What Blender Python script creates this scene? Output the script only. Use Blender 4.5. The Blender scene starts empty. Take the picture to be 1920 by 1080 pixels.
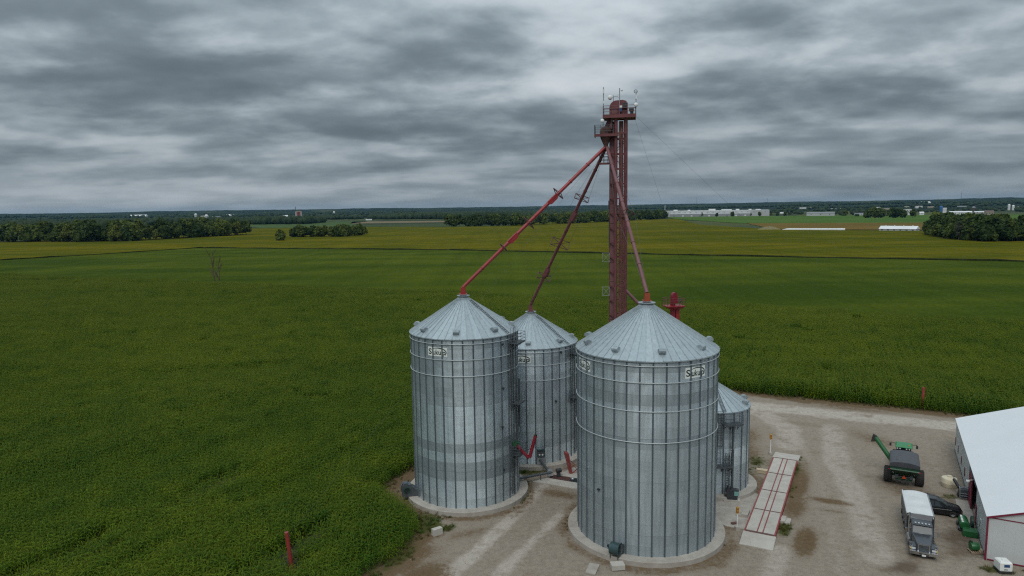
import bpy, math, random
import numpy as np
from mathutils import Vector, Matrix
R_ = math.radians
S = bpy.context.scene
COL = S.collection
random.seed(7)
rng = np.random.default_rng(11)

# ------------------------------------------------------------------ camera
H_CAM = 35.0
PITCH = math.atan(150.5 / 1280.0)
ROLL = R_(0.85)
cd = bpy.data.cameras.new('camera')
cd.sensor_width = 36.0
cd.lens = 24.0
cd.clip_start = 0.5
cd.clip_end = 60000.0
cam = bpy.data.objects.new('camera', cd)
COL.objects.link(cam)
cam.location = (0, 0, H_CAM)
f_ = Vector((0, math.cos(PITCH), -math.sin(PITCH)))
u_ = Vector((0, math.sin(PITCH), math.cos(PITCH)))
r_ = Vector((1, 0, 0))
rt = math.cos(ROLL) * r_ - math.sin(ROLL) * u_
up = math.cos(ROLL) * u_ + math.sin(ROLL) * r_
m3 = Matrix((rt, up, -f_)).transposed()
cam.rotation_euler = m3.to_euler()
S.camera = cam

# ------------------------------------------------------------------ sky
SUN_EL, SUN_AZ = 52.0, 196.0      # azimuth clockwise from +Y: behind the camera, a little to the left
w = bpy.data.worlds.new('World')
S.world = w
w.use_nodes = True
nt = w.node_tree
nt.nodes.clear()
N = nt.nodes.new
LK = nt.links.new


def wmath(op, a, b=None, c=None, clamp=False):
    n = N('ShaderNodeMath')
    n.operation = op
    n.use_clamp = clamp
    for i, v in enumerate((a, b, c)):
        if v is None:
            continue
        if isinstance(v, (int, float)):
            n.inputs[i].default_value = v
        else:
            LK(v, n.inputs[i])
    return n.outputs[0]


tc = N('ShaderNodeTexCoord')
sep = N('ShaderNodeSeparateXYZ')
LK(tc.outputs['Generated'], sep.inputs[0])
dz = wmath('MAXIMUM', sep.outputs[2], 0.004)
den = wmath('ADD', dz, 0.10)
px = wmath('DIVIDE', sep.outputs[0], den)
py = wmath('DIVIDE', sep.outputs[1], den)


def deck(k, lift):
    """position in a cloud deck seen k thick, looking a little higher by lift"""
    zz = wmath('ADD', dz, lift + k)
    c = N('ShaderNodeCombineXYZ')
    LK(wmath('DIVIDE', sep.outputs[0], zz), c.inputs[0])
    LK(wmath('DIVIDE', sep.outputs[1], zz), c.inputs[1])
    return c.outputs[0]


def wnoise(vec, scale, detail, rough, off, dist=0.0, sx=1.0, sy=1.0):
    mp = N('ShaderNodeMapping')
    mp.inputs['Location'].default_value = off
    mp.inputs['Scale'].default_value = (scale * sx, scale * sy, scale)
    LK(vec, mp.inputs[0])
    n = N('ShaderNodeTexNoise')
    n.inputs['Scale'].default_value = 1.0
    n.inputs['Detail'].default_value = detail
    n.inputs['Roughness'].default_value = rough
    n.inputs['Distortion'].default_value = dist
    LK(mp.outputs[0], n.inputs['Vector'])
    return wmath('SUBTRACT', n.outputs['Fac'], 0.5)


def thickness(lift):
    a = wnoise(deck(0.10, lift), 1.15, 3.0, 0.5, (3.1, 7.7, 1.0), 0.2, 0.9, 1.05)
    b = wnoise(deck(0.30, lift), 4.2, 5.0, 0.55, (11.3, 2.2, 4.0), 0.15, 0.9, 1.1)
    c = wnoise(deck(0.55, lift), 11.0, 5.0, 0.55, (4.4, 8.1, 3.0), 0.2, 0.9, 1.0)
    # heaps with firm edges: the broad swell is steepened, smaller heaps ride on it
    a = wmath('MULTIPLY', wmath('TANH', wmath('MULTIPLY', wmath('ADD', a, wmath('MULTIPLY', b, 0.45)), 6.0)), 0.17)
    return wmath('ADD', a, wmath('ADD', wmath('MULTIPLY', b, 0.19), wmath('MULTIPLY', c, 0.07)))


t0, t1 = thickness(0.0), thickness(0.016)
pv0 = deck(0.10, 0.0)
wx = wnoise(pv0, 1.7, 5.0, 0.55, (21.0, 4.0, 2.0))
wy = wnoise(pv0, 1.7, 5.0, 0.55, (2.0, 31.0, 6.0))
cl = wmath('MULTIPLY', t0, -1.35)
# tops of the heaps catch the light, their undersides stay dark
cl = wmath('ADD', cl, wmath('MULTIPLY', wmath('SUBTRACT', t0, t1), 1.9))
# the main cloud masses of the day, each at its own place in the deck, with ragged edges
bx0 = wmath('ADD', px, wmath('MULTIPLY', wx, 0.9))
by0 = wmath('ADD', py, wmath('MULTIPLY', wy, 0.8))
BLOBS = [
    (-1.54, 2.46, 0.28, 0.13, -0.18), (-1.13, 2.51, 0.12, 0.14, 0.15), (-1.9, 2.8, 0.13, 0.14, 0.22), (-2.21, 3.19, 0.14, 0.17, -0.2),
    (-1.56, 3.34, 0.39, 0.29, -0.42), (-1.17, 2.97, 0.15, 0.14, 0.2), (-0.75, 2.99, 0.18, 0.17, 0.24), (-0.79, 3.34, 0.44, 0.2, -0.34),
    (-0.24, 2.82, 0.32, 0.21, -0.22), (0.28, 3.0, 0.22, 0.52, 0.26), (0.69, 3.29, 0.17, 0.33, 0.1), (0.91, 2.75, 0.27, 0.15, -0.34),
    (0.98, 3.27, 0.27, 0.16, 0.12), (1.67, 3.17, 0.25, 0.2, 0.22), (1.3, 2.84, 0.17, 0.12, 0.16), (2.39, 3.4, 0.16, 0.23, 0.26),
    (1.78, 3.8, 0.52, 0.26, -0.36), (2.52, 4.14, 0.46, 0.21, -0.16), (0.83, 4.61, 0.46, 0.26, -0.2), (-0.56, 4.69, 0.74, 0.3, -0.3),
    (-2.23, 3.77, 0.29, 0.17, -0.26), (-2.86, 4.42, 0.35, 0.24, 0.24), (-3.34, 4.85, 0.34, 0.16, -0.22), (-0.93, 3.87, 0.26, 0.18, 0.18),
    (2.09, 5.51, 0.65, 0.28, 0.18), (-1.86, 4.53, 0.34, 0.19, 0.1), (0.13, 3.86, 0.24, 0.27, 0.1), (-2.68, 5.32, 0.55, 0.17, 0.14),
    (-0.27, 6.18, 1.22, 0.29, -0.12), (3.21, 6.0, 0.99, 0.25, -0.14), (-4.16, 7.3, 1.38, 0.6, 0.6), (-1.56, 7.84, 1.7, 0.5, 0.16),
    (3.99, 7.44, 1.69, 0.6, -0.16)]
for bx_, by_, sx_, sy_, amp in BLOBS:
    ex = wmath('DIVIDE', wmath('SUBTRACT', bx0, bx_), sx_ * 1.35)
    ey = wmath('DIVIDE', wmath('SUBTRACT', by0, by_), sy_ * 1.45)
    r2 = wmath('ADD', wmath('MULTIPLY', ex, ex), wmath('MULTIPLY', ey, ey))
    g = wmath('POWER', 2.718, wmath('MULTIPLY', r2, -0.7))
    cl = wmath('ADD', cl, wmath('MULTIPLY', g, amp * 1.05))
# clouds flatten out towards the horizon
fade = wmath('SMOOTH_MIN', wmath('MULTIPLY', sep.outputs[2], 9.0), 1.0, 0.4)
fade = wmath('MAXIMUM', wmath('ADD', fade, 0.36), 0.36)
cl = wmath('MULTIPLY', cl, fade)
# soft shoulders: no cloud goes quite black or quite white
cl = wmath('ADD', wmath('MULTIPLY', wmath('TANH', wmath('MULTIPLY', cl, 1.5)), 0.47), 0.48)
ramp = N('ShaderNodeValToRGB')
LK(cl, ramp.inputs[0])
els = ramp.color_ramp.elements
els[0].position = 0.0
els[0].color = (0.098, 0.128, 0.152, 1)
els[1].position = 1.0
els[1].color = (0.69, 0.72, 0.745, 1)
for pos, c in ((0.25, (0.170, 0.212, 0.243, 1)), (0.52, (0.290, 0.345, 0.382, 1)), (0.80, (0.48, 0.53, 0.57, 1))):
    e = els.new(pos)
    e.color = c
# overcast luminance law: the sky brightens towards the zenith
lum = wmath('MULTIPLY', wmath('ADD', wmath('MULTIPLY', dz, 2.0), 1.0), 0.82)
sky = N('ShaderNodeTexSky')
sky.sky_type = 'NISHITA'
sky.sun_disc = False
sky.sun_elevation = R_(SUN_EL)
sky.sun_rotation = R_(SUN_AZ)
sky.altitude = 300
mul = N('ShaderNodeVectorMath')
mul.operation = 'SCALE'
LK(ramp.outputs[0], mul.inputs[0])
LK(wmath('MULTIPLY', lum, 10.0), mul.inputs['Scale'])
mixs = N('ShaderNodeMix')
mixs.data_type = 'RGBA'
mixs.inputs['Factor'].default_value = 0.996
LK(sky.outputs[0], mixs.inputs[6])
LK(mul.outputs[0], mixs.inputs[7])
bg = N('ShaderNodeBackground')
bg.inputs['Strength'].default_value = 0.1
LK(mixs.outputs[2], bg.inputs[0])
wo = N('ShaderNodeOutputWorld')
LK(bg.outputs[0], wo.inputs[0])

# ------------------------------------------------------------------ sun
sd = bpy.data.lights.new('sun', 'SUN')
sd.energy = 1.35
sd.angle = R_(28)
sd.color = (1.0, 0.96, 0.90)
sun = bpy.data.objects.new('sun', sd)
COL.objects.link(sun)
a_ = R_(SUN_AZ)
sdir = Vector((math.sin(a_) * math.cos(R_(SUN_EL)), math.cos(a_) * math.cos(R_(SUN_EL)), math.sin(R_(SUN_EL))))
sun.rotation_euler = sdir.to_track_quat('Z', 'Y').to_euler()
sun.location = (0, -50, 120)

S.view_settings.view_transform = 'Standard'
S.view_settings.look = 'None'
S.view_settings.exposure = 0.0
S.view_settings.gamma = 1.0
S.view_settings.use_curve_mapping = False
S.cycles.use_denoising = False
S.cycles.filter_width = 1.2
S.cycles.max_bounces = 6
S.cycles.diffuse_bounces = 3
S.cycles.glossy_bounces = 3
S.cycles.volume_bounces = 0
S.cycles.transparent_max_bounces = 6


# ================================================================== helpers
class MB:
    """collects polygons; build() links them as ONE mesh object"""

    def __init__(self):
        self.v, self.f, self.m = [], [], []
        self.mi = 0

    def add(self, vs, fs, M=None):
        o = len(self.v)
        for p in vs:
            p = Vector(p)
            if M is not None:
                p = M @ p
            self.v.append(tuple(p))
        for q in fs:
            self.f.append(tuple(i + o for i in q))
            self.m.append(self.mi)
        return self

    def poly(self, pts, M=None):
        return self.add(pts, [tuple(range(len(pts)))], M)

    def box(self, c, s, M=None, top=1.0, topy=None):
        x, y, z = s[0] / 2, s[1] / 2, s[2] / 2
        ty = top if topy is None else topy
        vs = [(c[0] + a * x * (top if k > 0 else 1), c[1] + b * y * (ty if k > 0 else 1), c[2] + k * z)
              for k in (-1, 1) for a, b in ((-1, -1), (1, -1), (1, 1), (-1, 1))]
        return self.add(vs, [(3, 2, 1, 0), (4, 5, 6, 7), (0, 1, 5, 4), (1, 2, 6, 5), (2, 3, 7, 6), (3, 0, 4, 7)], M)

    def bar(self, p, q, wd, ht=None, M=None):
        """box beam from p to q"""
        p, q = Vector(p), Vector(q)
        d = (q - p)
        L = d.length
        if L < 1e-6:
            return self
        T = Matrix.Translation((p + q) / 2) @ d.to_track_quat('X', 'Z').to_matrix().to_4x4()
        if M is not None:
            T = M @ T
        return self.box((0, 0, 0), (L, wd, ht or wd), T)

    def tube(self, p, q, r0, r1=None, n=8, cap=True, M=None):
        p, q = Vector(p), Vector(q)
        r1 = r0 if r1 is None else r1
        d = (q - p).normalized()
        a = d.orthogonal().normalized()
        b = d.cross(a)
        vs = []
        for c, r in ((p, r0), (q, r1)):
            for i in range(n):
                t = 2 * math.pi * i / n
                vs.append(c + (a * math.cos(t) + b * math.sin(t)) * r)
        fs = [(i, (i + 1) % n, n + (i + 1) % n, n + i) for i in range(n)]
        if cap:
            fs += [tuple(range(n - 1, -1, -1)), tuple(range(n, 2 * n))]
        return self.add(vs, fs, M)

    def path(self, pts, r, n=6, M=None):
        for a, b in zip(pts[:-1], pts[1:]):
            self.tube(a, b, r, r, n, True, M)
        return self

    def lathe(self, prof, n=24, M=None, a0=0.0, a1=2 * math.pi):
        full = abs(a1 - a0 - 2 * math.pi) < 1e-6
        k = n if full else n + 1
        vs = []
        for i in range(k):
            t = a0 + (a1 - a0) * i / n
            for r, z in prof:
                vs.append((r * math.cos(t), r * math.sin(t), z))
        P = len(prof)
        fs = []
        for i in range(n):
            j = (i + 1) % k
            for q in range(P - 1):
                fs.append((i * P + q, j * P + q, j * P + q + 1, i * P + q + 1))
        return self.add(vs, fs, M)

    def prism(self, pts, z0, z1, M=None):
        n = len(pts)
        vs = [(p[0], p[1], z0) for p in pts] + [(p[0], p[1], z1) for p in pts]
        fs = [tuple(range(n - 1, -1, -1)), tuple(range(n, 2 * n))] + [(i, (i + 1) % n, n + (i + 1) % n, n + i) for i in range(n)]
        return self.add(vs, fs, M)

    def side(self, pts, x0, x1, M=None):
        """profile in (y,z) extruded along x"""
        n = len(pts)
        vs = [(x0, p[0], p[1]) for p in pts] + [(x1, p[0], p[1]) for p in pts]
        fs = [tuple(range(n)), tuple(range(2 * n - 1, n - 1, -1))] + [(i, n + i, n + (i + 1) % n, (i + 1) % n) for i in range(n)]
        return self.add(vs, fs, M)

    def loft(self, rings, M=None, cap=True):
        n = len(rings[0])
        vs = [p for r in rings for p in r]
        fs = []
        for k in range(len(rings) - 1):
            for i in range(n):
                j = (i + 1) % n
                fs.append((k * n + i, k * n + j, (k + 1) * n + j, (k + 1) * n + i))
        if cap:
            fs += [tuple(range(n - 1, -1, -1)), tuple(range((len(rings) - 1) * n, len(rings) * n))]
        return self.add(vs, fs, M)

    def sphere(self, c, r, n=10, M=None, sz=1.0):
        prof = [(r * math.sin(math.pi * i / (n // 2)) + 1e-5, -r * sz * math.cos(math.pi * i / (n // 2))) for i in range(n // 2 + 1)]
        T = Matrix.Translation(c)
        return self.lathe(prof, n, (M @ T) if M is not None else T)

    def mesh(self, name, mats, smooth=None):
        me = bpy.data.meshes.new(name)
        me.from_pydata(self.v, [], self.f)
        if not isinstance(mats, (list, tuple)):
            mats = [mats]
        for m in mats:
            me.materials.append(m)
        if len(mats) > 1:
            me.polygons.foreach_set('material_index', self.m)
        if smooth:
            me.polygons.foreach_set('use_smooth', [True] * len(me.polygons))
            me.set_sharp_from_angle(angle=R_(smooth))
        me.update()
        return me

    def build(self, name, mats, parent=None, smooth=None):
        return link(name, self.mesh(name, mats, smooth), parent)


def link(name, me, parent=None):
    o = bpy.data.objects.new(name, me)
    COL.objects.link(o)
    if parent is not None:
        o.parent = parent
    return o


def tag(o, label=None, cat=None, group=None, kind=None):
    if label:
        o['label'] = label
    if cat:
        o['category'] = cat
    if group:
        o['group'] = group
    if kind:
        o['kind'] = kind
    return o


def empty(name, loc, rz=0.0, label=None, cat=None, group=None):
    o = bpy.data.objects.new(name, None)
    o.empty_display_size = 0.3
    COL.objects.link(o)
    o.location = loc
    o.rotation_euler = (0, 0, rz)
    return tag(o, label, cat, group)


def copy_tree(o, parent=None, kids=None):
    kids = kids if kids is not None else KIDS(o)
    c = o.copy()
    COL.objects.link(c)
    if parent is not None:
        c.parent = parent
    for ch in list(o.children):
        copy_tree(ch, c)
    return c


def KIDS(o):
    return list(o.children)


# ------------------------------------------------------------------ materials
def shader(name):
    m = bpy.data.materials.new(name)
    m.use_nodes = True
    t = m.node_tree
    b = t.nodes['Principled BSDF']
    return m, t, b


def mat(name, col, rough=0.6, metal=0.0, var=0.12, scale=3.0, bump=0.0, bscale=40.0, dirt=None, dirt_amt=0.0, spec=0.5, trans=0.0):
    m, t, b = shader(name)
    n = t.nodes.new
    l = t.links.new
    b.inputs['Roughness'].default_value = rough
    b.inputs['Metallic'].default_value = metal
    b.inputs['Specular IOR Level'].default_value = spec
    geo = n('ShaderNodeNewGeometry')
    ns = n('ShaderNodeTexNoise')
    ns.inputs['Scale'].default_value = scale
    ns.inputs['Detail'].default_value = 6
    l(geo.outputs['Position'], ns.inputs['Vector'])
    mr = n('ShaderNodeMapRange')
    mr.inputs[1].default_value = 0.25
    mr.inputs[2].default_value = 0.75
    mr.inputs[3].default_value = 1 - var
    mr.inputs[4].default_value = 1 + var
    l(ns.outputs[0], mr.inputs[0])
    sc = n('ShaderNodeVectorMath')
    sc.operation = 'SCALE'
    sc.inputs[0].default_value = col[:3]
    l(mr.outputs[0], sc.inputs['Scale'])
    out = sc.outputs[0]
    if dirt is not None:
        n2_ = n('ShaderNodeTexNoise')
        n2_.inputs['Scale'].default_value = scale * 0.45
        n2_.inputs['Detail'].default_value = 8
        n2_.inputs['Roughness'].default_value = 0.65
        l(geo.outputs['Position'], n2_.inputs['Vector'])
        m2 = n('ShaderNodeMapRange')
        m2.inputs[1].default_value = 0.48
        m2.inputs[2].default_value = 0.72
        m2.inputs[3].default_value = 0.0
        m2.inputs[4].default_value = dirt_amt
        l(n2_.outputs[0], m2.inputs[0])
        mx = n('ShaderNodeMix')
        mx.data_type = 'RGBA'
        l(m2.outputs[0], mx.inputs['Factor'])
        l(out, mx.inputs[6])
        mx.inputs[7].default_value = (*dirt, 1)
        out = mx.outputs[2]
    l(out, b.inputs['Base Color'])
    if bump > 0:
        nb = n('ShaderNodeTexNoise')
        nb.inputs['Scale'].default_value = bscale
        nb.inputs['Detail'].default_value = 5
        l(geo.outputs['Position'], nb.inputs['Vector'])
        bp = n('ShaderNodeBump')
        bp.inputs['Strength'].default_value = bump
        bp.inputs['Distance'].default_value = 0.05
        l(nb.outputs[0], bp.inputs['Height'])
        l(bp.outputs[0], b.inputs['Normal'])
    return m


def galv(name, corr=True, base=(0.54, 0.615, 0.65), rough=0.42, metal=0.85):
    """galvanised steel; object colour r = tone, g = roughness, per sheet"""
    m, t, b = shader(name)
    n = t.nodes.new
    l = t.links.new
    oi = n('ShaderNodeObjectInfo')
    sp = n('ShaderNodeSeparateColor')
    l(oi.outputs['Color'], sp.inputs[0])
    geo = n('ShaderNodeNewGeometry')
    # streaks running down the wall
    mp = n('ShaderNodeMapping')
    mp.inputs['Scale'].default_value = (3.0, 3.0, 0.22)
    l(geo.outputs['Position'], mp.inputs[0])
    ns = n('ShaderNodeTexNoise')
    ns.inputs['Scale'].default_value = 1.0
    ns.inputs['Detail'].default_value = 8
    ns.inputs['Roughness'].default_value = 0.65
    l(mp.outputs[0], ns.inputs['Vector'])
    # spangle
    vo = n('ShaderNodeTexNoise')
    vo.inputs['Scale'].default_value = 9.0
    vo.inputs['Detail'].default_value = 4
    l(geo.outputs['Position'], vo.inputs['Vector'])

    def mr(src, a, c, lo=0.28, hi=0.72):
        q = n('ShaderNodeMapRange')
        q.inputs[1].default_value = lo
        q.inputs[2].default_value = hi
        q.inputs[3].default_value = a
        q.inputs[4].default_value = c
        l(src, q.inputs[0])
        return q.outputs[0]

    def mu(a, c, op='MULTIPLY'):
        q = n('ShaderNodeMath')
        q.operation = op
        for i, v in enumerate((a, c)):
            if isinstance(v, (int, float)):
                q.inputs[i].default_value = v
            else:
                l(v, q.inputs[i])
        return q.outputs[0]
    tone = mu(sp.outputs[0], mr(ns.outputs[0], 0.84, 1.13))
    tone = mu(tone, mr(vo.outputs[0], 0.94, 1.06))
    rnd = n('ShaderNodeMapRange')
    rnd.inputs[3].default_value = 0.94
    rnd.inputs[4].default_value = 1.06
    l(oi.outputs['Random'], rnd.inputs[0])
    tone = mu(tone, rnd.outputs[0])
    sc = n('ShaderNodeVectorMath')
    sc.operation = 'SCALE'
    sc.inputs[0].default_value = base
    l(tone, sc.inputs['Scale'])
    l(sc.outputs[0], b.inputs['Base Color'])
    b.inputs['Metallic'].default_value = metal
    l(mu(sp.outputs[1], mr(ns.outputs[0], 0.9, 1.12)), b.inputs['Roughness'])
    if corr:
        sx = n('ShaderNodeSeparateXYZ')
        l(geo.outputs['Position'], sx.inputs[0])
        q = n('ShaderNodeMath')
        q.operation = 'COSINE'
        l(mu(sx.outputs[2], 2 * math.pi / 0.1016), q.inputs[0])
        cz = n('ShaderNodeCombineXYZ')
        l(mu(q.outputs[0], 0.42), cz.inputs[2])
        ad = n('ShaderNodeVectorMath')
        l(geo.outputs['Normal'], ad.inputs[0])
        l(cz.outputs[0], ad.inputs[1])
        nn_ = n('ShaderNodeVectorMath')
        nn_.operation = 'NORMALIZE'
        l(ad.outputs[0], nn_.inputs[0])
        l(nn_.outputs[0], b.inputs['Normal'])
    return m


M = {}
M['wall'] = galv('galvanised_corrugated')
M['galv'] = galv('galvanised_plain', corr=False)
M['stiff'] = galv('galvanised_post', corr=False, base=(0.15, 0.185, 0.21), metal=0.5)  # darker than the sheets: shade of the open channel put into the colour
M['roofm'] = galv('galvanised_roof', corr=False, base=(0.39, 0.45, 0.475), metal=0.5)
M['truss'] = mat('truss_steel', (0.085, 0.030, 0.032), 0.6, var=0.2)
M['hoop'] = mat('hoop_steel', (0.42, 0.46, 0.47), 0.5, 0.2, var=0.1)
M['conc'] = mat('concrete', (0.36, 0.33, 0.29), 0.9, var=0.14, scale=1.3, bump=0.3, bscale=30, dirt=(0.2, 0.165, 0.125), dirt_amt=0.5)
M['conc_pale'] = mat('pale_concrete', (0.43, 0.405, 0.36), 0.9, var=0.12, scale=0.9, bump=0.25, bscale=30, dirt=(0.27, 0.24, 0.2), dirt_amt=0.6)
M['maroon'] = mat('faded_maroon_paint', (0.150, 0.042, 0.048), 0.5, var=0.25, scale=1.2, dirt=(0.10, 0.045, 0.022), dirt_amt=0.75)
M['maroon_pink'] = mat('chalky_maroon_paint', (0.175, 0.075, 0.082), 0.6, var=0.2, scale=1.0, dirt=(0.12, 0.06, 0.04), dirt_amt=0.6)
M['rusty_pink'] = mat('rusty_pink_paint', (0.24, 0.095, 0.075), 0.6, var=0.25, scale=0.8, dirt=(0.17, 0.07, 0.03), dirt_amt=0.8)
M['red'] = mat('red_paint', (0.28, 0.018, 0.022), 0.42, var=0.15, scale=1.5, dirt=(0.16, 0.03, 0.02), dirt_amt=0.5)
M['red_bright'] = mat('fresh_red_paint', (0.19, 0.009, 0.022), 0.45, var=0.1, scale=2)
M['scale_red'] = mat('worn_red_steel', (0.24, 0.045, 0.042), 0.6, var=0.2, scale=2, dirt=(0.16, 0.09, 0.07), dirt_amt=0.6)
M['post_red'] = mat('red_post_paint', (0.30, 0.035, 0.028), 0.6, var=0.15, scale=3, dirt=(0.16, 0.05, 0.03), dirt_amt=0.5)
M['orange'] = mat('orange_fitting', (0.28, 0.055, 0.02), 0.5, var=0.1)
M['dark'] = mat('dark_metal', (0.045, 0.05, 0.055), 0.55, 0.3, var=0.2)
M['dgalv'] = mat('dull_steel', (0.10, 0.115, 0.125), 0.5, 0.5, var=0.2)
M['steel'] = mat('pale_steel', (0.38, 0.41, 0.43), 0.4, 0.6, var=0.15)
M['black'] = mat('black_rubber', (0.022, 0.021, 0.02), 0.85, var=0.2, scale=6, dirt=(0.08, 0.065, 0.05), dirt_amt=0.35)
M['white'] = mat('white_paint', (0.74, 0.75, 0.74), 0.45, var=0.06)
M['whitep'] = mat('white_plastic', (0.72, 0.73, 0.70), 0.5, var=0.05)
M['sign_white'] = mat('sign_white', (0.74, 0.77, 0.73), 0.5, var=0.05)
M['sign_green'] = mat('sign_dark_green', (0.012, 0.040, 0.026), 0.5, var=0.05)
M['grate'] = mat('rusty_grate', (0.115, 0.058, 0.048), 0.8, var=0.2, scale=5)
M['yellow'] = mat('yellow_paint', (0.42, 0.23, 0.03), 0.5, var=0.1)
M['blue'] = mat('blue_paint', (0.02, 0.06, 0.17), 0.5, var=0.1)
M['shed_roof'] = mat('white_roof_sheet', (0.66, 0.685, 0.70), 0.5, var=0.025, scale=0.25, spec=0.4)
M['shed_wall'] = mat('pale_wall_sheet', (0.50, 0.525, 0.52), 0.5, var=0.04, scale=0.6, dirt=(0.36, 0.36, 0.33), dirt_amt=0.25)
M['shed_trim'] = mat('maroon_trim', (0.17, 0.012, 0.035), 0.5, var=0.1)
M['green'] = mat('green_machine_paint', (0.012, 0.105, 0.03), 0.38, var=0.12, dirt=(0.05, 0.08, 0.03), dirt_amt=0.35)
M['dgreen'] = mat('dark_green_paint', (0.012, 0.055, 0.028), 0.45, var=0.15, dirt=(0.05, 0.06, 0.04), dirt_amt=0.4)
M['lgreen'] = mat('light_green_roof', (0.03, 0.20, 0.075), 0.4, var=0.08)
M['tarp'] = mat('charcoal_tarp', (0.055, 0.058, 0.066), 0.5, var=0.2, scale=1.5, bump=0.4, bscale=3)
M['wtarp'] = mat('white_tarp', (0.60, 0.62, 0.62), 0.5, var=0.06, scale=1.2, bump=0.5, bscale=2.0, dirt=(0.40, 0.41, 0.41), dirt_amt=0.4)
M['truck'] = mat('graphite_paint', (0.085, 0.095, 0.108), 0.28, 0.5, var=0.08, dirt=(0.10, 0.09, 0.08), dirt_amt=0.25)
M['alu'] = mat('aluminium', (0.32, 0.33, 0.335), 0.38, 0.7, var=0.12, scale=2)
M['chrome'] = mat('chrome', (0.55, 0.57, 0.60), 0.15, 1.0, var=0.05)
M['glass'] = mat('tinted_glass', (0.02, 0.028, 0.032), 0.06, 0.0, var=0.05, spec=0.9)
M['wglass'] = mat('windscreen_glass', (0.055, 0.07, 0.075), 0.22, 0.0, var=0.05, spec=0.3)
M['vanp'] = mat('black_car_paint', (0.010, 0.011, 0.013), 0.2, 0.1, var=0.05, spec=0.6)
M['vanroof'] = mat('black_car_roof', (0.030, 0.032, 0.038), 0.2, 0.1, var=0.05, spec=0.8)
M['amber'] = mat('amber_lens', (0.62, 0.42, 0.14), 0.3, var=0.05)
M['lens'] = mat('lamp_lens', (0.55, 0.57, 0.58), 0.15, var=0.05)
M['redlens'] = mat('red_lens', (0.45, 0.015, 0.02), 0.3, var=0.05)
M['smv'] = mat('orange_red_triangle', (0.62, 0.07, 0.02), 0.5, var=0.05)
M['cream'] = mat('cream_poly_tank', (0.60, 0.54, 0.40), 0.5, var=0.07, dirt=(0.4, 0.33, 0.2), dirt_amt=0.3)
M['wood'] = mat('weathered_wood', (0.30, 0.22, 0.15), 0.85, var=0.25, scale=5)
M['tan'] = mat('tan_box', (0.46, 0.38, 0.26), 0.8, var=0.12)
M['bark'] = mat('bark', (0.07, 0.055, 0.042), 0.9, var=0.25, scale=2)
M['deadwood'] = mat('bare_branch', (0.075, 0.052, 0.036), 0.9, var=0.2, scale=2)
M['door_dark'] = mat('dark_interior', (0.012, 0.016, 0.02), 0.8, var=0.1)  # near-black puts the shade inside openings into colour; the pit cover is black
M['teal'] = mat('teal_fan_paint', (0.045, 0.085, 0.09), 0.4, 0.4, var=0.2, dirt=(0.1, 0.11, 0.11), dirt_amt=0.3)


def leaf_mat(name, lo, hi, s1=0.03, s2=0.6, transl=0.25, rough=0.65, rnd=0.25, cut=(0.7, 1.3)):
    m, t, b = shader(name)
    n = t.nodes.new
    l = t.links.new
    geo = n('ShaderNodeNewGeometry')
    a = n('ShaderNodeTexNoise')
    a.inputs['Scale'].default_value = s1
    a.inputs['Detail'].default_value = 4
    l(geo.outputs['Position'], a.inputs['Vector'])
    c = n('ShaderNodeTexNoise')
    c.inputs['Scale'].default_value = s2
    c.inputs['Detail'].default_value = 3
    l(geo.outputs['Position'], c.inputs['Vector'])
    oi = n('ShaderNodeObjectInfo')
    ad = n('ShaderNodeMath')
    ad.operation = 'MULTIPLY_ADD'
    l(oi.outputs['Random'], ad.inputs[0])
    ad.inputs[1].default_value = rnd
    ad.inputs[2].default_value = -rnd / 2
    s = n('ShaderNodeMath')
    s.operation = 'ADD'
    l(a.outputs[0], s.inputs[0])
    l(c.outputs[0], s.inputs[1])
    s2_ = n('ShaderNodeMath')
    s2_.operation = 'ADD'
    l(s.outputs[0], s2_.inputs[0])
    l(ad.outputs[0], s2_.inputs[1])
    mr = n('ShaderNodeMapRange')
    mr.inputs[1].default_value, mr.inputs[2].default_value = cut
    l(s2_.outputs[0], mr.inputs[0])
    mx = n('ShaderNodeMix')
    mx.data_type = 'RGBA'
    mx.inputs[6].default_value = (*lo, 1)
    mx.inputs[7].default_value = (*hi, 1)
    l(mr.outputs[0], mx.inputs['Factor'])
    l(mx.outputs[2], b.inputs['Base Color'])
    b.inputs['Roughness'].default_value = rough
    b.inputs['Specular IOR Level'].default_value = 0.12
    if transl > 0:
        tr = n('ShaderNodeBsdfTranslucent')
        l(mx.outputs[2], tr.inputs[0])
        ms = n('ShaderNodeMixShader')
        ms.inputs[0].default_value = transl
        l(b.outputs[0], ms.inputs[1])
        l(tr.outputs[0], ms.inputs[2])
        l(ms.outputs[0], t.nodes['Material Output'].inputs[0])
    return m


M['corn_far'] = leaf_mat('ripening_corn_leaf', (0.056, 0.126, 0.009), (0.152, 0.212, 0.011), 0.016, 0.25, 0.35, cut=(0.78, 1.22))
M['corn'] = leaf_mat('corn_leaf', (0.054, 0.124, 0.010), (0.146, 0.208, 0.012), 0.016, 0.25, 0.35, cut=(0.78, 1.22))
M['tassel_far'] = leaf_mat('ripe_tassel', (0.12, 0.167, 0.02), (0.195, 0.222, 0.03), 0.02, 0.5, 0.2)
M['tassel'] = leaf_mat('corn_tassel', (0.12, 0.165, 0.02), (0.19, 0.22, 0.03), 0.02, 0.5, 0.2)
M['grass'] = leaf_mat('weed_grass', (0.05, 0.075, 0.016), (0.13, 0.12, 0.035), 0.12, 0.8, 0.25)
M['weed'] = leaf_mat('broad_weed', (0.035, 0.085, 0.014), (0.075, 0.14, 0.02), 0.12, 0.8, 0.25)
M['crown'] = leaf_mat('tree_foliage', (0.034, 0.060, 0.014), (0.098, 0.128, 0.026), 0.006, 0.12, 0.2, rnd=0.7)
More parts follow.
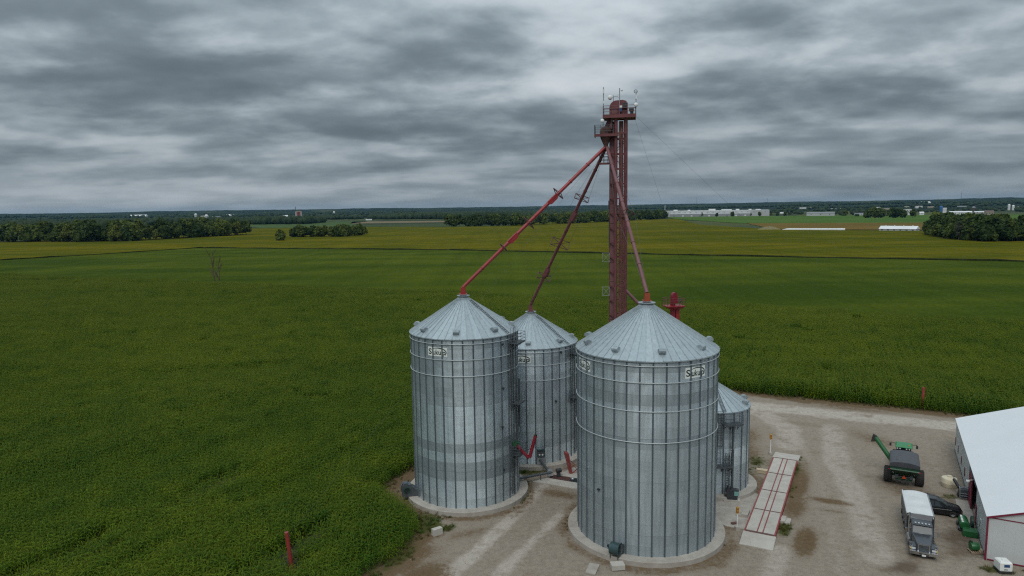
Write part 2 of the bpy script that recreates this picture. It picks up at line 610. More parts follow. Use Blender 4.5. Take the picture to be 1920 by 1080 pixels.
M['crown_y'] = leaf_mat('yellowish_foliage', (0.07, 0.09, 0.016), (0.12, 0.14, 0.026), 0.006, 0.12, 0.2, rnd=0.5)
M['crown_g'] = leaf_mat('greyish_foliage', (0.06, 0.07, 0.045), (0.10, 0.105, 0.07), 0.006, 0.12, 0.2, rnd=0.3)
M['crown_r'] = leaf_mat('reddish_foliage', (0.09, 0.03, 0.025), (0.13, 0.045, 0.035), 0.006, 0.12, 0.2, rnd=0.3)
M['far_wood'] = leaf_mat('far_foliage', (0.016, 0.030, 0.012), (0.036, 0.056, 0.020), 0.004, 0.05, 0.0, rnd=0.0)


# value noise on arrays
def vnoise(x, y, s, seed=0):
    x, y = np.asarray(x, float) * s, np.asarray(y, float) * s
    xi, yi = np.floor(x).astype(np.int64), np.floor(y).astype(np.int64)
    fx, fy = x - xi, y - yi
    fx, fy = fx * fx * (3 - 2 * fx), fy * fy * (3 - 2 * fy)

    def h(i, j):
        k = (i * 374761393 + j * 668265263 + seed * 982451653) & 0x7fffffff
        k = ((k ^ (k >> 13)) * 1274126177) & 0x7fffffff
        return ((k ^ (k >> 16)) & 0xffff) / 65535.0
    return (h(xi, yi) * (1 - fx) * (1 - fy) + h(xi + 1, yi) * fx * (1 - fy) + h(xi, yi + 1) * (1 - fx) * fy + h(xi + 1, yi + 1) * fx * fy)


def fbm(x, y, s, seed=0, o=4):
    t, a, tot = 0, 1.0, 0
    for k in range(o):
        t = t + a * vnoise(x, y, s * 2 ** k, seed + k * 17)
        tot += a
        a *= 0.5
    return t / tot


def inside(poly, x, y):
    x, y = np.asarray(x, float), np.asarray(y, float)
    r = np.zeros(x.shape, bool)
    n = len(poly)
    for i in range(n):
        x1, y1 = poly[i]
        x2, y2 = poly[(i + 1) % n]
        if y1 == y2:
            continue
        c = ((y1 > y) != (y2 > y)) & (x < (x2 - x1) * (y - y1) / (y2 - y1) + x1)
        r ^= c
    return r


def segdist(x, y, p, q):
    x, y = np.asarray(x, float), np.asarray(y, float)
    dx, dy = q[0] - p[0], q[1] - p[1]
    t = np.clip(((x - p[0]) * dx + (y - p[1]) * dy) / (dx * dx + dy * dy), 0, 1)
    return np.hypot(x - p[0] - t * dx, y - p[1] - t * dy)


def linedist(x, y, pts):
    d = np.full(np.shape(x), 1e9)
    for p, q in zip(pts[:-1], pts[1:]):
        d = np.minimum(d, segdist(x, y, p, q))
    return d


def smooth01(a, lo, hi):
    t = np.clip((a - lo) / (hi - lo), 0, 1)
    return t * t * (3 - 2 * t)


def np_mesh(name, V, F, mats, parent=None, mi=None, smooth=False):
    me = bpy.data.meshes.new(name)
    V = np.asarray(V, np.float32)
    F = np.asarray(F, np.int32)
    me.vertices.add(len(V))
    me.vertices.foreach_set('co', V.ravel())
    k = F.shape[1]
    me.loops.add(F.size)
    me.loops.foreach_set('vertex_index', F.ravel())
    me.polygons.add(len(F))
    me.polygons.foreach_set('loop_start', np.arange(0, F.size, k, dtype=np.int32))
    me.polygons.foreach_set('loop_total', np.full(len(F), k, np.int32))
    if not isinstance(mats, (list, tuple)):
        mats = [mats]
    for m in mats:
        me.materials.append(m)
    if mi is not None:
        me.polygons.foreach_set('material_index', np.asarray(mi, np.int32))
    if smooth:
        me.polygons.foreach_set('use_smooth', np.ones(len(F), bool))
    me.update(calc_edges=True)
    return me


# instances on points as ONE stuff object
def scatter(name, P, rz, sc, pick, protos, label, cat):
    coll = bpy.data.collections.new(name + '_kinds')
    for p in protos:
        coll.objects.link(p)
    me = bpy.data.meshes.new(name)
    P = np.asarray(P, np.float32)
    me.vertices.add(len(P))
    me.vertices.foreach_set('co', P.ravel())
    for nm, ty, arr in (('turn', 'FLOAT', rz), ('size', 'FLOAT', sc), ('kind_index', 'INT', pick)):
        at = me.attributes.new(nm, ty, 'POINT')
        at.data.foreach_set('value', np.asarray(arr, np.float32 if ty == 'FLOAT' else np.int32))
    o = link(name, me)
    g = bpy.data.node_groups.new(name + '_scatter', 'GeometryNodeTree')
    g.interface.new_socket('Geometry', in_out='INPUT', socket_type='NodeSocketGeometry')
    g.interface.new_socket('Geometry', in_out='OUTPUT', socket_type='NodeSocketGeometry')
    n = g.nodes.new
    gi, go = n('NodeGroupInput'), n('NodeGroupOutput')
    ci = n('GeometryNodeCollectionInfo')
    ci.inputs['Collection'].default_value = coll
    ci.inputs['Separate Children'].default_value = True
    ci.inputs['Reset Children'].default_value = True
    ip = n('GeometryNodeInstanceOnPoints')
    ip.inputs['Pick Instance'].default_value = True

    def attr(nm, ty):
        a = n('GeometryNodeInputNamedAttribute')
        a.data_type = ty
        a.inputs['Name'].default_value = nm
        return a.outputs['Attribute']
    cx = n('ShaderNodeCombineXYZ')
    e2 = n('FunctionNodeEulerToRotation')
    g.links.new(attr('turn', 'FLOAT'), cx.inputs[2])
    g.links.new(cx.outputs[0], e2.inputs[0])
    g.links.new(gi.outputs[0], ip.inputs['Points'])
    g.links.new(ci.outputs[0], ip.inputs['Instance'])
    g.links.new(attr('kind_index', 'INT'), ip.inputs['Instance Index'])
    g.links.new(e2.outputs[0], ip.inputs['Rotation'])
    g.links.new(attr('size', 'FLOAT'), ip.inputs['Scale'])
    g.links.new(ip.outputs[0], go.inputs[0])
    md = o.modifiers.new('scatter', 'NODES')
    md.node_group = g
    tag(o, label, cat, kind='stuff')
    return o

# ================================================================== terrain
YARD = [(-15.2, 48), (-14.8, 62.1), (-12.2, 65), (-10.4, 70.6), (-11.5, 74), (-14.8, 78), (-17.2, 81.0), (-14.6, 88.5), (-9.5, 98),
        (-1, 105), (12, 108), (24, 121), (39.3, 128.2), (43.5, 124.2), (56.6, 118.2), (67, 113.1), (81.3, 105.4), (100, 96),
        (150, 72), (150, 30), (60, 30)]
U_ROW = np.array([0.43, 0.903])
V_ROW = np.array([0.903, -0.43])
BINS = {'front': (14.16, 71.13, 7.30), 'left': (-5.91, 81.97, 6.45), 'rear': (2.59, 95.45, 6.44), 'small': (24.66, 83.11, 4.6)}


def hill_z(x, y):
    r = np.hypot(x, y)
    ramp_ = smooth01(r, 3000, 8800)
    az = np.arctan2(x, y)
    amp = 44 + 16 * (fbm(az * 3.0 + 5, r * 0.0002, 1.0, 3) - 0.5) * 2 + 9 * smooth01(az, 0.2, 0.65) - 3.0 * smooth01(-az, 0.45, 0.65)
    bumps = (fbm(x, y, 1 / 900.0, 9) - 0.5) * 26 * smooth01(r, 3200, 5200)
    fine = (fbm(x, y, 1 / 60.0, 21, 3) - 0.5) * 9 * smooth01(r, 4200, 5200)
    return ramp_ * amp + bumps * 0.8 + fine - 0.6


def ground_material():
    m, t, b = shader('far_ground')
    n, l = t.nodes.new, t.links.new
    geo = n('ShaderNodeNewGeometry')
    vo = n('ShaderNodeTexVoronoi')
    vo.inputs['Scale'].default_value = 1 / 420.0
    l(geo.outputs['Position'], vo.inputs['Vector'])
    sp = n('ShaderNodeSeparateColor')
    l(vo.outputs['Color'], sp.inputs[0])
    cr = n('ShaderNodeValToRGB')
    l(sp.outputs[0], cr.inputs[0])
    e = cr.color_ramp.elements
    e[0].color = (0.040, 0.058, 0.020, 1)
    e[1].position = 1.0
    e[1].color = (0.15, 0.125, 0.075, 1)
    for p, c in ((0.35, (0.055, 0.08, 0.026, 1)), (0.6, (0.085, 0.10, 0.03, 1)), (0.8, (0.06, 0.085, 0.04, 1))):
        x = e.new(p)
        x.color = c
    cr.color_ramp.interpolation = 'CONSTANT'
    ns = n('ShaderNodeTexNoise')
    ns.inputs['Scale'].default_value = 0.02
    ns.inputs['Detail'].default_value = 8
    l(geo.outputs['Position'], ns.inputs['Vector'])
    mx = n('ShaderNodeMix')
    mx.data_type = 'RGBA'
    mx.blend_type = 'MULTIPLY'
    mx.inputs['Factor'].default_value = 0.5
    l(cr.outputs[0], mx.inputs[6])
    l(ns.outputs[0], mx.inputs[7])
    l(mx.outputs[2], b.inputs['Base Color'])
    b.inputs['Roughness'].default_value = 0.95
    b.inputs['Specular IOR Level'].default_value = 0.1
    return m


def hill_material():
    m, t, b = shader('hill_cover')
    n, l = t.nodes.new, t.links.new
    geo = n('ShaderNodeNewGeometry')
    ns = n('ShaderNodeTexNoise')
    ns.inputs['Scale'].default_value = 1 / 500.0
    ns.inputs['Detail'].default_value = 3
    l(geo.outputs['Position'], ns.inputs['Vector'])
    cr = n('ShaderNodeValToRGB')
    l(ns.outputs[0], cr.inputs[0])
    e = cr.color_ramp.elements
    e[0].position = 0.3
    e[0].color = (0.016, 0.030, 0.016, 1)
    e[1].position = 0.72
    e[1].color = (0.10, 0.11, 0.045, 1)
    for p, c in ((0.58, (0.022, 0.038, 0.018, 1)), (0.64, (0.06, 0.08, 0.03, 1))):
        x = e.new(p)
        x.color = c
    n2_ = n('ShaderNodeTexNoise')
    n2_.inputs['Scale'].default_value = 0.03
    n2_.inputs['Detail'].default_value = 5
    l(geo.outputs['Position'], n2_.inputs['Vector'])
    mx = n('ShaderNodeMix')
    mx.data_type = 'RGBA'
    mx.blend_type = 'MULTIPLY'
    mx.inputs['Factor'].default_value = 0.6
    l(cr.outputs[0], mx.inputs[6])
    l(n2_.outputs[0], mx.inputs[7])
    l(mx.outputs[2], b.inputs['Base Color'])
    b.inputs['Roughness'].default_value = 1.0
    b.inputs['Specular IOR Level'].default_value = 0.05
    return m


g = MB()
g.poly([(-14000, -3000, -0.15), (14000, -3000, -0.15), (14000, 14000, -0.15), (-14000, 14000, -0.15)])
tag(g.build('ground', ground_material()), 'dark farmland reaching to the horizon', kind='structure')

# hills on the horizon
na, nr = 620, 46
az = np.linspace(R_(-58), R_(58), na)
rr = 3050 * (11800 / 3050.0) ** (np.linspace(0, 1, nr))
AZ, RR = np.meshgrid(az, rr)
X, Y = RR * np.sin(AZ), RR * np.cos(AZ)
Z = hill_z(X, Y)
Z[0] = -0.6
V = np.stack([X, Y, Z], -1).reshape(-1, 3)
idx = np.arange(na * nr).reshape(nr, na)
F = np.stack([idx[:-1, :-1], idx[:-1, 1:], idx[1:, 1:], idx[1:, :-1]], -1).reshape(-1, 4)
tag(link('hills', np_mesh('hills', V, F, hill_material(), smooth=True)), 'low wooded hills along the horizon', kind='structure')


def yard_material():
    m, t, b = shader('gravel_yard')
    n, l = t.nodes.new, t.links.new
    geo = n('ShaderNodeNewGeometry')

    def noise(s, d=6, rough=0.6):
        q = n('ShaderNodeTexNoise')
        q.inputs['Scale'].default_value = s
        q.inputs['Detail'].default_value = d
        q.inputs['Roughness'].default_value = rough
        l(geo.outputs['Position'], q.inputs['Vector'])
        return q.outputs[0]

    def attr(a):
        q = n('ShaderNodeAttribute')
        q.attribute_name = a
        return q.outputs['Fac']

    def math_(op, a, c, clamp=False):
        q = n('ShaderNodeMath')
        q.operation = op
        q.use_clamp = clamp
        for i, v in enumerate((a, c)):
            if isinstance(v, (int, float)):
                q.inputs[i].default_value = v
            else:
                l(v, q.inputs[i])
        return q.outputs[0]

    def mix(fac, a, c):
        q = n('ShaderNodeMix')
        q.data_type = 'RGBA'
        l(fac, q.inputs['Factor'])
        for i, v in ((6, a), (7, c)):
            if isinstance(v, tuple):
                q.inputs[i].default_value = (*v, 1)
            else:
                l(v, q.inputs[i])
        return q.outputs[2]

    def sharp(a, nz, lo, hi):
        s = math_('ADD', a, math_('MULTIPLY', math_('SUBTRACT', nz, 0.5), 1.5))
        q = n('ShaderNodeMapRange')
        q.interpolation_type = 'SMOOTHSTEP'
        q.inputs[1].default_value = lo
        q.inputs[2].default_value = hi
        l(s, q.inputs[0])
        return q.outputs[0]
    nA, nB, nC, nD = noise(0.35, 8, 0.62), noise(1.7, 8, 0.68), noise(9.0, 4, 0.6), noise(0.09, 4)
    # tone of the gravel
    base = mix(sharp(attr('pale'), nA, 0.2, 0.8), (0.255, 0.216, 0.172), (0.40, 0.36, 0.31))
    base = mix(sharp(attr('dirt'), nB, 0.14, 0.72), base, (0.128, 0.087, 0.048))
    base = mix(sharp(attr('dark_patch'), nA, 0.2, 0.85), base, (0.105, 0.080, 0.058))
    # patchy brown everywhere
    pat = n('ShaderNodeMapRange')
    pat.inputs[1].default_value = 0.50
    pat.inputs[2].default_value = 0.72
    pat.inputs[4].default_value = 0.75
    l(nA, pat.inputs[0])
    base = mix(pat.outputs[0], base, (0.155, 0.112, 0.070))
    base = mix(sharp(attr('grass'), nB, 0.3, 0.8), base, (0.062, 0.066, 0.018))
    # stones
    st = n('ShaderNodeMapRange')
    st.inputs[1].default_value = 0.3
    st.inputs[2].default_value = 0.7
    st.inputs[3].default_value = 0.84
    st.inputs[4].default_value = 1.16
    l(nC, st.inputs[0])
    st2 = n('ShaderNodeMapRange')
    st2.inputs[1].default_value = 0.3
    st2.inputs[2].default_value = 0.7
    st2.inputs[3].default_value = 0.80
    st2.inputs[4].default_value = 1.2
    l(nB, st2.inputs[0])
    sc = n('ShaderNodeVectorMath')
    sc.operation = 'SCALE'
    l(base, sc.inputs[0])
    l(math_('MULTIPLY', st.outputs[0], st2.outputs[0]), sc.inputs['Scale'])
    l(sc.outputs[0], b.inputs['Base Color'])
    b.inputs['Roughness'].default_value = 0.95
    b.inputs['Specular IOR Level'].default_value = 0.15
    bp = n('ShaderNodeBump')
    bp.inputs['Strength'].default_value = 0.6
    bp.inputs['Distance'].default_value = 0.08
    l(math_('ADD', nC, math_('MULTIPLY', nB, 1.5)), bp.inputs['Height'])
    l(bp.outputs[0], b.inputs['Normal'])
    return m


def yard_paint(x, y):
    """dirt, pale, grass, damp weights in the yard"""
    ed = linedist(x, y, YARD[:17])
    jit = (fbm(x, y, 0.35, 5) - 0.5)
    dirt = 0.85 * (1 - smooth01(ed + jit * 3, 1.0, 4.2))
    grass = np.zeros_like(dirt)
    pale = np.full_like(dirt, 0.25)
    dark_patch = np.zeros_like(dirt)
    for cx, cy, R in BINS.values():
        d = np.hypot(x - cx, y - cy) - (R + 1.1)
        dirt = np.maximum(dirt, 0.55 * (1 - smooth01(np.abs(d - 0.5) + jit * 2.2, 0.2, 1.5)))

    def blob(cx, cy, sx, sy, rot, amp):
        c, s = math.cos(rot), math.sin(rot)
        a, b_ = (x - cx) * c + (y - cy) * s, -(x - cx) * s + (y - cy) * c
        return amp * np.exp(-((a / sx) ** 2 + (b_ / sy) ** 2))
    row = math.atan2(0.884, 0.467)
    # wheel tracks running past the front bin
    for pts, amp, wd in (([(16, 110), (8, 92), (2.2, 80), (-2.1, 70.3), (-6.5, 62), (-12, 50)], 0.75, 1.5),
                         ([(5.8, 75.3), (1.9, 69.0), (-0.9, 63.6), (-6, 52)], 0.65, 1.3),
                         ([(27, 66), (24.0, 60.5), (19, 50)], 0.55, 1.8),
                         ([(40, 96), (43, 104), (42, 112), (30, 122)], 0.6, 3.5),
                         ([(38, 118), (52, 111), (66, 105), (90, 92)], 0.75, 4.5),
                         ([(36, 64), (40, 76), (44, 90), (50, 104)], 0.55, 3.0),
                         ([(30, 58), (34, 70), (39, 84), (43, 100)], 0.35, 1.0)):
        pale = np.maximum(pale, amp * (1 - smooth01(linedist(x, y, pts) + jit, wd * 0.3, wd)))
    # bare brown ground by the scale and round the machines
    for b_ in ((36.6, 87.5, 2.0, 1.3, row, 0.8), (35.4, 82.0, 6.5, 1.3, row, 1.1), (32.6, 76.0, 4.0, 1.3, row, .9), (30.2, 67.6, 3.4, 1.1, row, 1.2),
               (37.2, 77.2, 0.8, 2.8, row, 0.95), (36.2, 74.6, 0.5, 2.0, row, 0.6), (36.0, 88.6, 2.5, 1.6, row, 1.0), (38.5, 88.0, 3.5, 1.4, row, 0.5),
               (34.5, 100, 6, 3.0, row, 0.7), (32.0, 93, 6, 3.0, row, 0.75), (53.5, 98, 3, 6, 0.3, 0.5), (48.0, 79, 3.0, 5, 0.4, 0.55),
               (-11, 66, 3.5, 2.2, 0.6, 0.9), (-9, 62, 3.5, 3.0, 0.6, 0.8), (-13.5, 60, 3, 4, 0.3, 0.9), (-5, 70.5, 3.5, 1.2, 0.4, 0.5), (0.5, 76, 3, 1.3, 1.1, 0.5),
               (46, 106, 8, 1.2, -0.44, 0.35), (58, 113.5, 9, 1.6, -0.44, 0.55), (40, 99, 1.2, 5, 0.2, 0.4),
               (5.5, 80.3, 3.5, 1.3, -0.44, 0.7)):
        dirt = np.maximum(dirt, blob(*b_))
    for b_ in ((37.6, 62.3, 2.6, 1.6, 0.5, 0.8), (40.2, 66.5, 4.0, 1.6, row, 0.5), (46.5, 68, 6, 2.2, row, 0.75), (50.5, 75, 5, 2.0, row, 0.55),
               (47.0, 83.5, 3.0, 2.5, row, 0.55), (53.5, 88.5, 5, 2.0, row, 0.4), (8, 62.3, 3.0, 0.8, -0.2, 0.4)):
        dark_patch = np.maximum(dark_patch, blob(*b_))  # darker ground tone beside truck, cart, shed and fan slab
    for b_ in ((37.2, 87.0, 3.6, 0.8, row, 0.95), (34.3, 81.0, 4.0, 0.8, row, 0.6), (29.2, 70.6, 2.4, 0.9, row, 1.1), (39.3, 91.0, 1.6, 1.3, row, 0.6), (33.2, 90.0, 3.0, 1.7, row, 0.75),
               (31.0, 87.0, 3.5, 1.6, row, 0.55), (51.9, 77.9, 1.6, 0.8, 0.3, 0.85), (43.0, 93.0, 1.4, 1.0, 0, 0.4), (45.6, 61.4, 1.8, 0.9, -0.4, 0.85),
               (50.5, 60.0, 4.0, 0.7, -0.46, 0.7), (-9.9, 73.0, 1.6, 2.6, 0.3, 1.4), (-8.0, 71.6, 1.6, 1.0, 0.3, 1.0), (-11.8, 65.5, 1.2, 3.5, -0.5, 0.9), (2.0, 88.2, 2.6, 1.8, 0.2, 1.2),
               (-13.2, 85, 1.0, 5.0, -0.4, 0.5), (-13.8, 62.3, 1.6, 4.0, -0.3, 0.55), (-14.4, 79.5, 1.4, 3, -0.6, 0.35), (34, 97, 5, 1.5, row, 0.4)):
        grass = np.maximum(grass, blob(*b_))
    return dirt, pale, grass, dark_patch


nx, ny = 290, 170
gx, gy = np.linspace(-21, 150, nx), np.linspace(32, 131, ny)
X, Y = np.meshgrid(gx, gy)
Z = -0.02 + (fbm(X, Y, 0.3, 31) - 0.5) * 0.07
idx = np.arange(nx * ny).reshape(ny, nx)
F = np.stack([idx[:-1, :-1], idx[:-1, 1:], idx[1:, 1:], idx[1:, :-1]], -1).reshape(-1, 4)
cx_, cy_ = X.ravel()[F].mean(1), Y.ravel()[F].mean(1)
keep = inside(YARD, cx_, cy_) | (linedist(cx_, cy_, YARD) < 1.6)
F = F[keep]
used = np.unique(F)
rem = -np.ones(nx * ny, int)
rem[used] = np.arange(len(used))
V = np.stack([X.ravel(), Y.ravel(), Z.ravel()], -1)[used]
me = np_mesh('gravel_yard', V, rem[F], yard_material(), smooth=True)
for nm, arr in zip(('dirt', 'pale', 'grass', 'dark_patch'), yard_paint(V[:, 0], V[:, 1])):
    at_ = me.attributes.new(nm, 'FLOAT', 'POINT')
    at_.data.foreach_set('value', arr.astype(np.float32))
tag(link('gravel_yard', me), 'worn gravel and dirt yard round the bins', kind='structure')


# ------------------------------------------------------------------ far fields: canopies with real height
ROWROT = math.atan2(U_ROW[1], U_ROW[0])


def field_mat(name, lo, hi, s1, s2, stretch=(1, 1, 1), rot=0.0, bump=0.5, bscale=0.8, fine=(0.78, 1.22), rows=0.10):
    m, t, b = shader(name)
    n, l = t.nodes.new, t.links.new
    geo = n('ShaderNodeNewGeometry')
    mp = n('ShaderNodeMapping')
    mp.inputs['Rotation'].default_value = (0, 0, rot)
    mp.inputs['Scale'].default_value = stretch
    l(geo.outputs['Position'], mp.inputs[0])

    def nz(s, d, src):
        q = n('ShaderNodeTexNoise')
        q.inputs['Scale'].default_value = s
        q.inputs['Detail'].default_value = d
        l(src, q.inputs['Vector'])
        return q.outputs[0]
    a, c, f = nz(s1, 4, mp.outputs[0]), nz(s2, 5, mp.outputs[0]), nz(0.9, 6, geo.outputs['Position'])
    ad = n('ShaderNodeMath')
    l(a, ad.inputs[0])
    l(c, ad.inputs[1])
    mr = n('ShaderNodeMapRange')
    mr.inputs[1].default_value = 0.82
    mr.inputs[2].default_value = 1.20
    l(ad.outputs[0], mr.inputs[0])
    mx = n('ShaderNodeMix')
    mx.data_type = 'RGBA'
    mx.inputs[6].default_value = (*lo, 1)
    mx.inputs[7].default_value = (*hi, 1)
    l(mr.outputs[0], mx.inputs['Factor'])
    m2 = n('ShaderNodeMapRange')
    m2.inputs[1].default_value = 0.3
    m2.inputs[2].default_value = 0.7
    m2.inputs[3].default_value, m2.inputs[4].default_value = fine
    l(f, m2.inputs[0])
    # drill passes and tramlines along the rows
    mpr = n('ShaderNodeMapping')
    mpr.inputs['Rotation'].default_value = (0, 0, math.pi / 2 - ROWROT)
    mpr.inputs['Scale'].default_value = (0.11, 0.004, 1)
    l(geo.outputs['Position'], mpr.inputs[0])
    rw = nz(1.0, 4, mpr.outputs[0])
    m3_ = n('ShaderNodeMapRange')
    m3_.inputs[1].default_value = 0.3
    m3_.inputs[2].default_value = 0.7
    m3_.inputs[3].default_value, m3_.inputs[4].default_value = 1 - rows, 1 + rows
    l(rw, m3_.inputs[0])
    mm = n('ShaderNodeMath')
    mm.operation = 'MULTIPLY'
    l(m2.outputs[0], mm.inputs[0])
    l(m3_.outputs[0], mm.inputs[1])
    sc = n('ShaderNodeVectorMath')
    sc.operation = 'SCALE'
    l(mx.outputs[2], sc.inputs[0])
    l(mm.outputs[0], sc.inputs['Scale'])
    l(sc.outputs[0], b.inputs['Base Color'])
    b.inputs['Roughness'].default_value = 1.0
    b.inputs['Specular IOR Level'].default_value = 0.02
    q = nz(bscale, 6, geo.outputs['Position'])
    bp = n('ShaderNodeBump')
    bp.inputs['Strength'].default_value = bump
    bp.inputs['Distance'].default_value = 0.6
    l(q, bp.inputs['Height'])
    l(bp.outputs[0], b.inputs['Normal'])
    return m


def ragged(poly, amp, step=14.0, seed=1):
    r = random.Random(seed)
    out = []
    for p, q in zip(poly, poly[1:] + poly[:1]):
        L = math.hypot(q[0] - p[0], q[1] - p[1])
        n = max(1, min(60, int(L / step)))
        nx_, ny_ = -(q[1] - p[1]) / max(L, 1e-6), (q[0] - p[0]) / max(L, 1e-6)
        for i in range(n):
            t = i / n
            j = r.uniform(-amp, amp) if i else 0.0
            out.append((p[0] + (q[0] - p[0]) * t + nx_ * j, p[1] + (q[1] - p[1]) * t + ny_ * j))
    return out


def field(name, poly, z, m, label):
    p = MB()
    poly = ragged(poly, 1.3, 16.0, len(name))
    p.prism(poly, -0.12, z)
    return tag(p.build(name, m), label, kind='structure')


M['soy'] = field_mat('turning_soybeans', (0.060, 0.070, 0.003), (0.118, 0.104, 0.005), 0.006, 0.03, (0.5, 1.6, 1), -0.1, 0.5, 0.6)
M['midgreen'] = field_mat('green_soybeans', (0.034, 0.058, 0.005), (0.068, 0.088, 0.007), 0.005, 0.02, (0.5, 1.5, 1), -0.45, 0.4, 0.6)
M['brownfield'] = field_mat('ripening_field', (0.12, 0.085, 0.022), (0.155, 0.105, 0.03), 0.004, 0.02, (0.5, 1.5, 1), 0, 0.3, 0.5)
M['brightgreen'] = field_mat('bright_meadow', (0.055, 0.11, 0.022), (0.085, 0.14, 0.03), 0.004, 0.02, (0.5, 1.5, 1), 0, 0.3, 0.5)
M['tanfield'] = field_mat('stubble', (0.17, 0.135, 0.085), (0.21, 0.165, 0.105), 0.004, 0.02, (0.5, 1.5, 1), 0, 0.3, 0.5)
M['palegreen'] = field_mat('pale_pasture', (0.05, 0.085, 0.03), (0.075, 0.11, 0.04), 0.004, 0.02, (0.5, 1.5, 1), 0, 0.3, 0.5)
M['bank'] = field_mat('rough_bank', (0.022, 0.030, 0.010), (0.042, 0.048, 0.016), 0.03, 0.2, bump=0.8)

CORN_FAR = [(-420, 445), (-290.9, 386.6), (-173.9, 335.6), (-96.7, 299.9), (-19.4, 272.6), (26.6, 242.0), (61.2, 228.2), (104.8, 207.1), (142.7, 187.7), (260, 130)]
LANE = [(-540, 315), (-391.8, 522.4), (-346.3, 584.0), (-300.4, 664.8), (-48.7, 571.7), (125.7, 471.2), (290.0, 384.9), (560, 240)]
off = np.array([-0.45, -0.893]) * 5.0
field('green_bean_field', CORN_FAR[::-1] + [(x + off[0], y + off[1]) for x, y in LANE], 0.8, M['midgreen'], 'smooth dark green bean field beyond the corn')
lane = MB()
lr = random.Random(8)
for (x0, y0), (x1, y1) in zip(LANE[:-1], LANE[1:]):
    n = int(math.hypot(x1 - x0, y1 - y0) / 12)
    prev = None
    for q in range(n + 1):
        t = q / n
        x, y = x0 + (x1 - x0) * t, y0 + (y1 - y0) * t
        h = 1.5 + lr.uniform(-.35, .45)
        w0, w1 = lr.uniform(5.2, 6.6), lr.uniform(-.2, .9)
        a, b_ = (x + off[0] / 5 * w0, y + off[1] / 5 * w0), (x - off[0] / 5 * w1, y - off[1] / 5 * w1)
        cur = [(a[0], a[1], -.1), (a[0], a[1], h), (b_[0], b_[1], h * .9), (b_[0], b_[1], -.1)]
        if prev:
            k = len(lane.v)
            lane.add(prev + cur, [(0, 4, 5, 1), (1, 5, 6, 2), (2, 6, 7, 3)])
        prev = cur
tag(lane.build('grass_lane', M['bank']), 'dark grassy lane between two fields', kind='structure')
field('yellow_bean_field', LANE + [(700, 330), (620, 560), (490, 800), (358, 906), (330, 1200), (425, 1755), (60, 1830), (0, 1325), (-120, 1305), (-290, 1400), (-540, 1400), (-480, 1040), (-660, 890), (-1000, 760), (-900, 500)],
      0.85, M['soy'], 'wide yellow-green bean field turning ripe')
field('ripening_field', [(362, 945), (500, 850), (760, 760), (1000, 980), (430, 1250)], 0.7, M['brownfield'], 'brownish ripening field behind the white barn')
field('meadow', [(425, 1256), (1005, 985), (1500, 1500), (905, 1905), (760, 1985), (470, 2060), (418, 1745)], 0.5, M['brightgreen'], 'bright green meadow in front of the warehouse')
field('stubble_field', [(-480, 2080), (-190, 1990), (-160, 1800), (-420, 1790)], 0.3, M['tanfield'], 'tan stubble field near the farmhouse')
field('pasture', [(-880, 2120), (-520, 1430), (-300, 1430), (-420, 1780), (-430, 2100)], 0.3, M['palegreen'], 'pale green pasture behind the copse')
field('dark_bank', [(343, 915), (352, 945), (510, 845), (492, 808)], 0.25, M['bank'], 'dark weedy strip along the barns')


# ================================================================== corn
def corn_plant(seed, lod=0):
    r = random.Random(seed)
    V, F, MI = [], [], []

    def quad(a, b, c, d, m):
        k = len(V)
        V.extend((a, b, c, d))
        F.append((k, k + 1, k + 2, k + 3))
        MI.append(m)
    h = r.uniform(2.15, 2.5)
    plane = r.uniform(0, math.pi)
    nl = 9 if lod == 0 else 6
    sg = 4 if lod == 0 else 3
    wst = 0.022 if lod == 0 else 0.03
    ca, sa = math.cos(plane), math.sin(plane)
    quad((-wst * ca, -wst * sa, 0), (wst * ca, wst * sa, 0), (wst * 0.5 * ca, wst * 0.5 * sa, h), (-wst * 0.5 * ca, -wst * 0.5 * sa, h), 0)
    for i in range(nl):
        t = i / (nl - 1)
        z0 = h * (0.30 + 0.60 * t) if lod else h * (0.22 + 0.68 * t)
        a = plane + (i % 2) * math.pi + r.uniform(-0.55, 0.55)
        ln = (1.05 - 0.38 * t) * r.uniform(0.85, 1.2)
        wd = (0.055 if lod == 0 else 0.085) * (1 - 0.2 * t)
        d = (math.cos(a), math.sin(a))
        pn = (-d[1], d[0])
        pts = []
        rise = r.uniform(0.45, 0.75)
        droop = r.uniform(0.55, 1.05) * (1.1 - 0.5 * t)
        for k in range(sg + 1):
            s = k / sg
            pts.append((d[0] * ln * s, d[1] * ln * s, z0 + rise * ln * s - droop * ln * s * s * 1.15, wd * (0.7 + 0.6 * s) if s < 0.4 else wd * 1.15 * (1 - s) / 0.6 + 0.004))
        tw = r.uniform(-0.25, 0.25)
        for p, q in zip(pts[:-1], pts[1:]):
            quad((p[0] - pn[0] * p[3], p[1] - pn[1] * p[3], p[2] - tw * p[3]), (q[0] - pn[0] * q[3], q[1] - pn[1] * q[3], q[2] - tw * q[3]),
                 (q[0] + pn[0] * q[3], q[1] + pn[1] * q[3], q[2] + tw * q[3]), (p[0] + pn[0] * p[3], p[1] + pn[1] * p[3], p[2] + tw * p[3]), 0)
    for i in range(5):
        a = r.uniform(0, 6.28)
        sp = 0.0 if i == 0 else r.uniform(0.05, 0.13)
        ww = 0.013 if lod == 0 else 0.017
        tx, ty, tz = math.cos(a) * sp, math.sin(a) * sp, h + r.uniform(0.2, 0.34)
        quad((-ww * math.sin(a), ww * math.cos(a), h - 0.05), (ww * math.sin(a), -ww * math.cos(a), h - 0.05), (tx + ww * math.sin(a), ty - ww * math.cos(a), tz), (tx - ww * math.sin(a), ty + ww * math.cos(a), tz), 1)
    return np.array(V), np.array(F), np.array(MI)


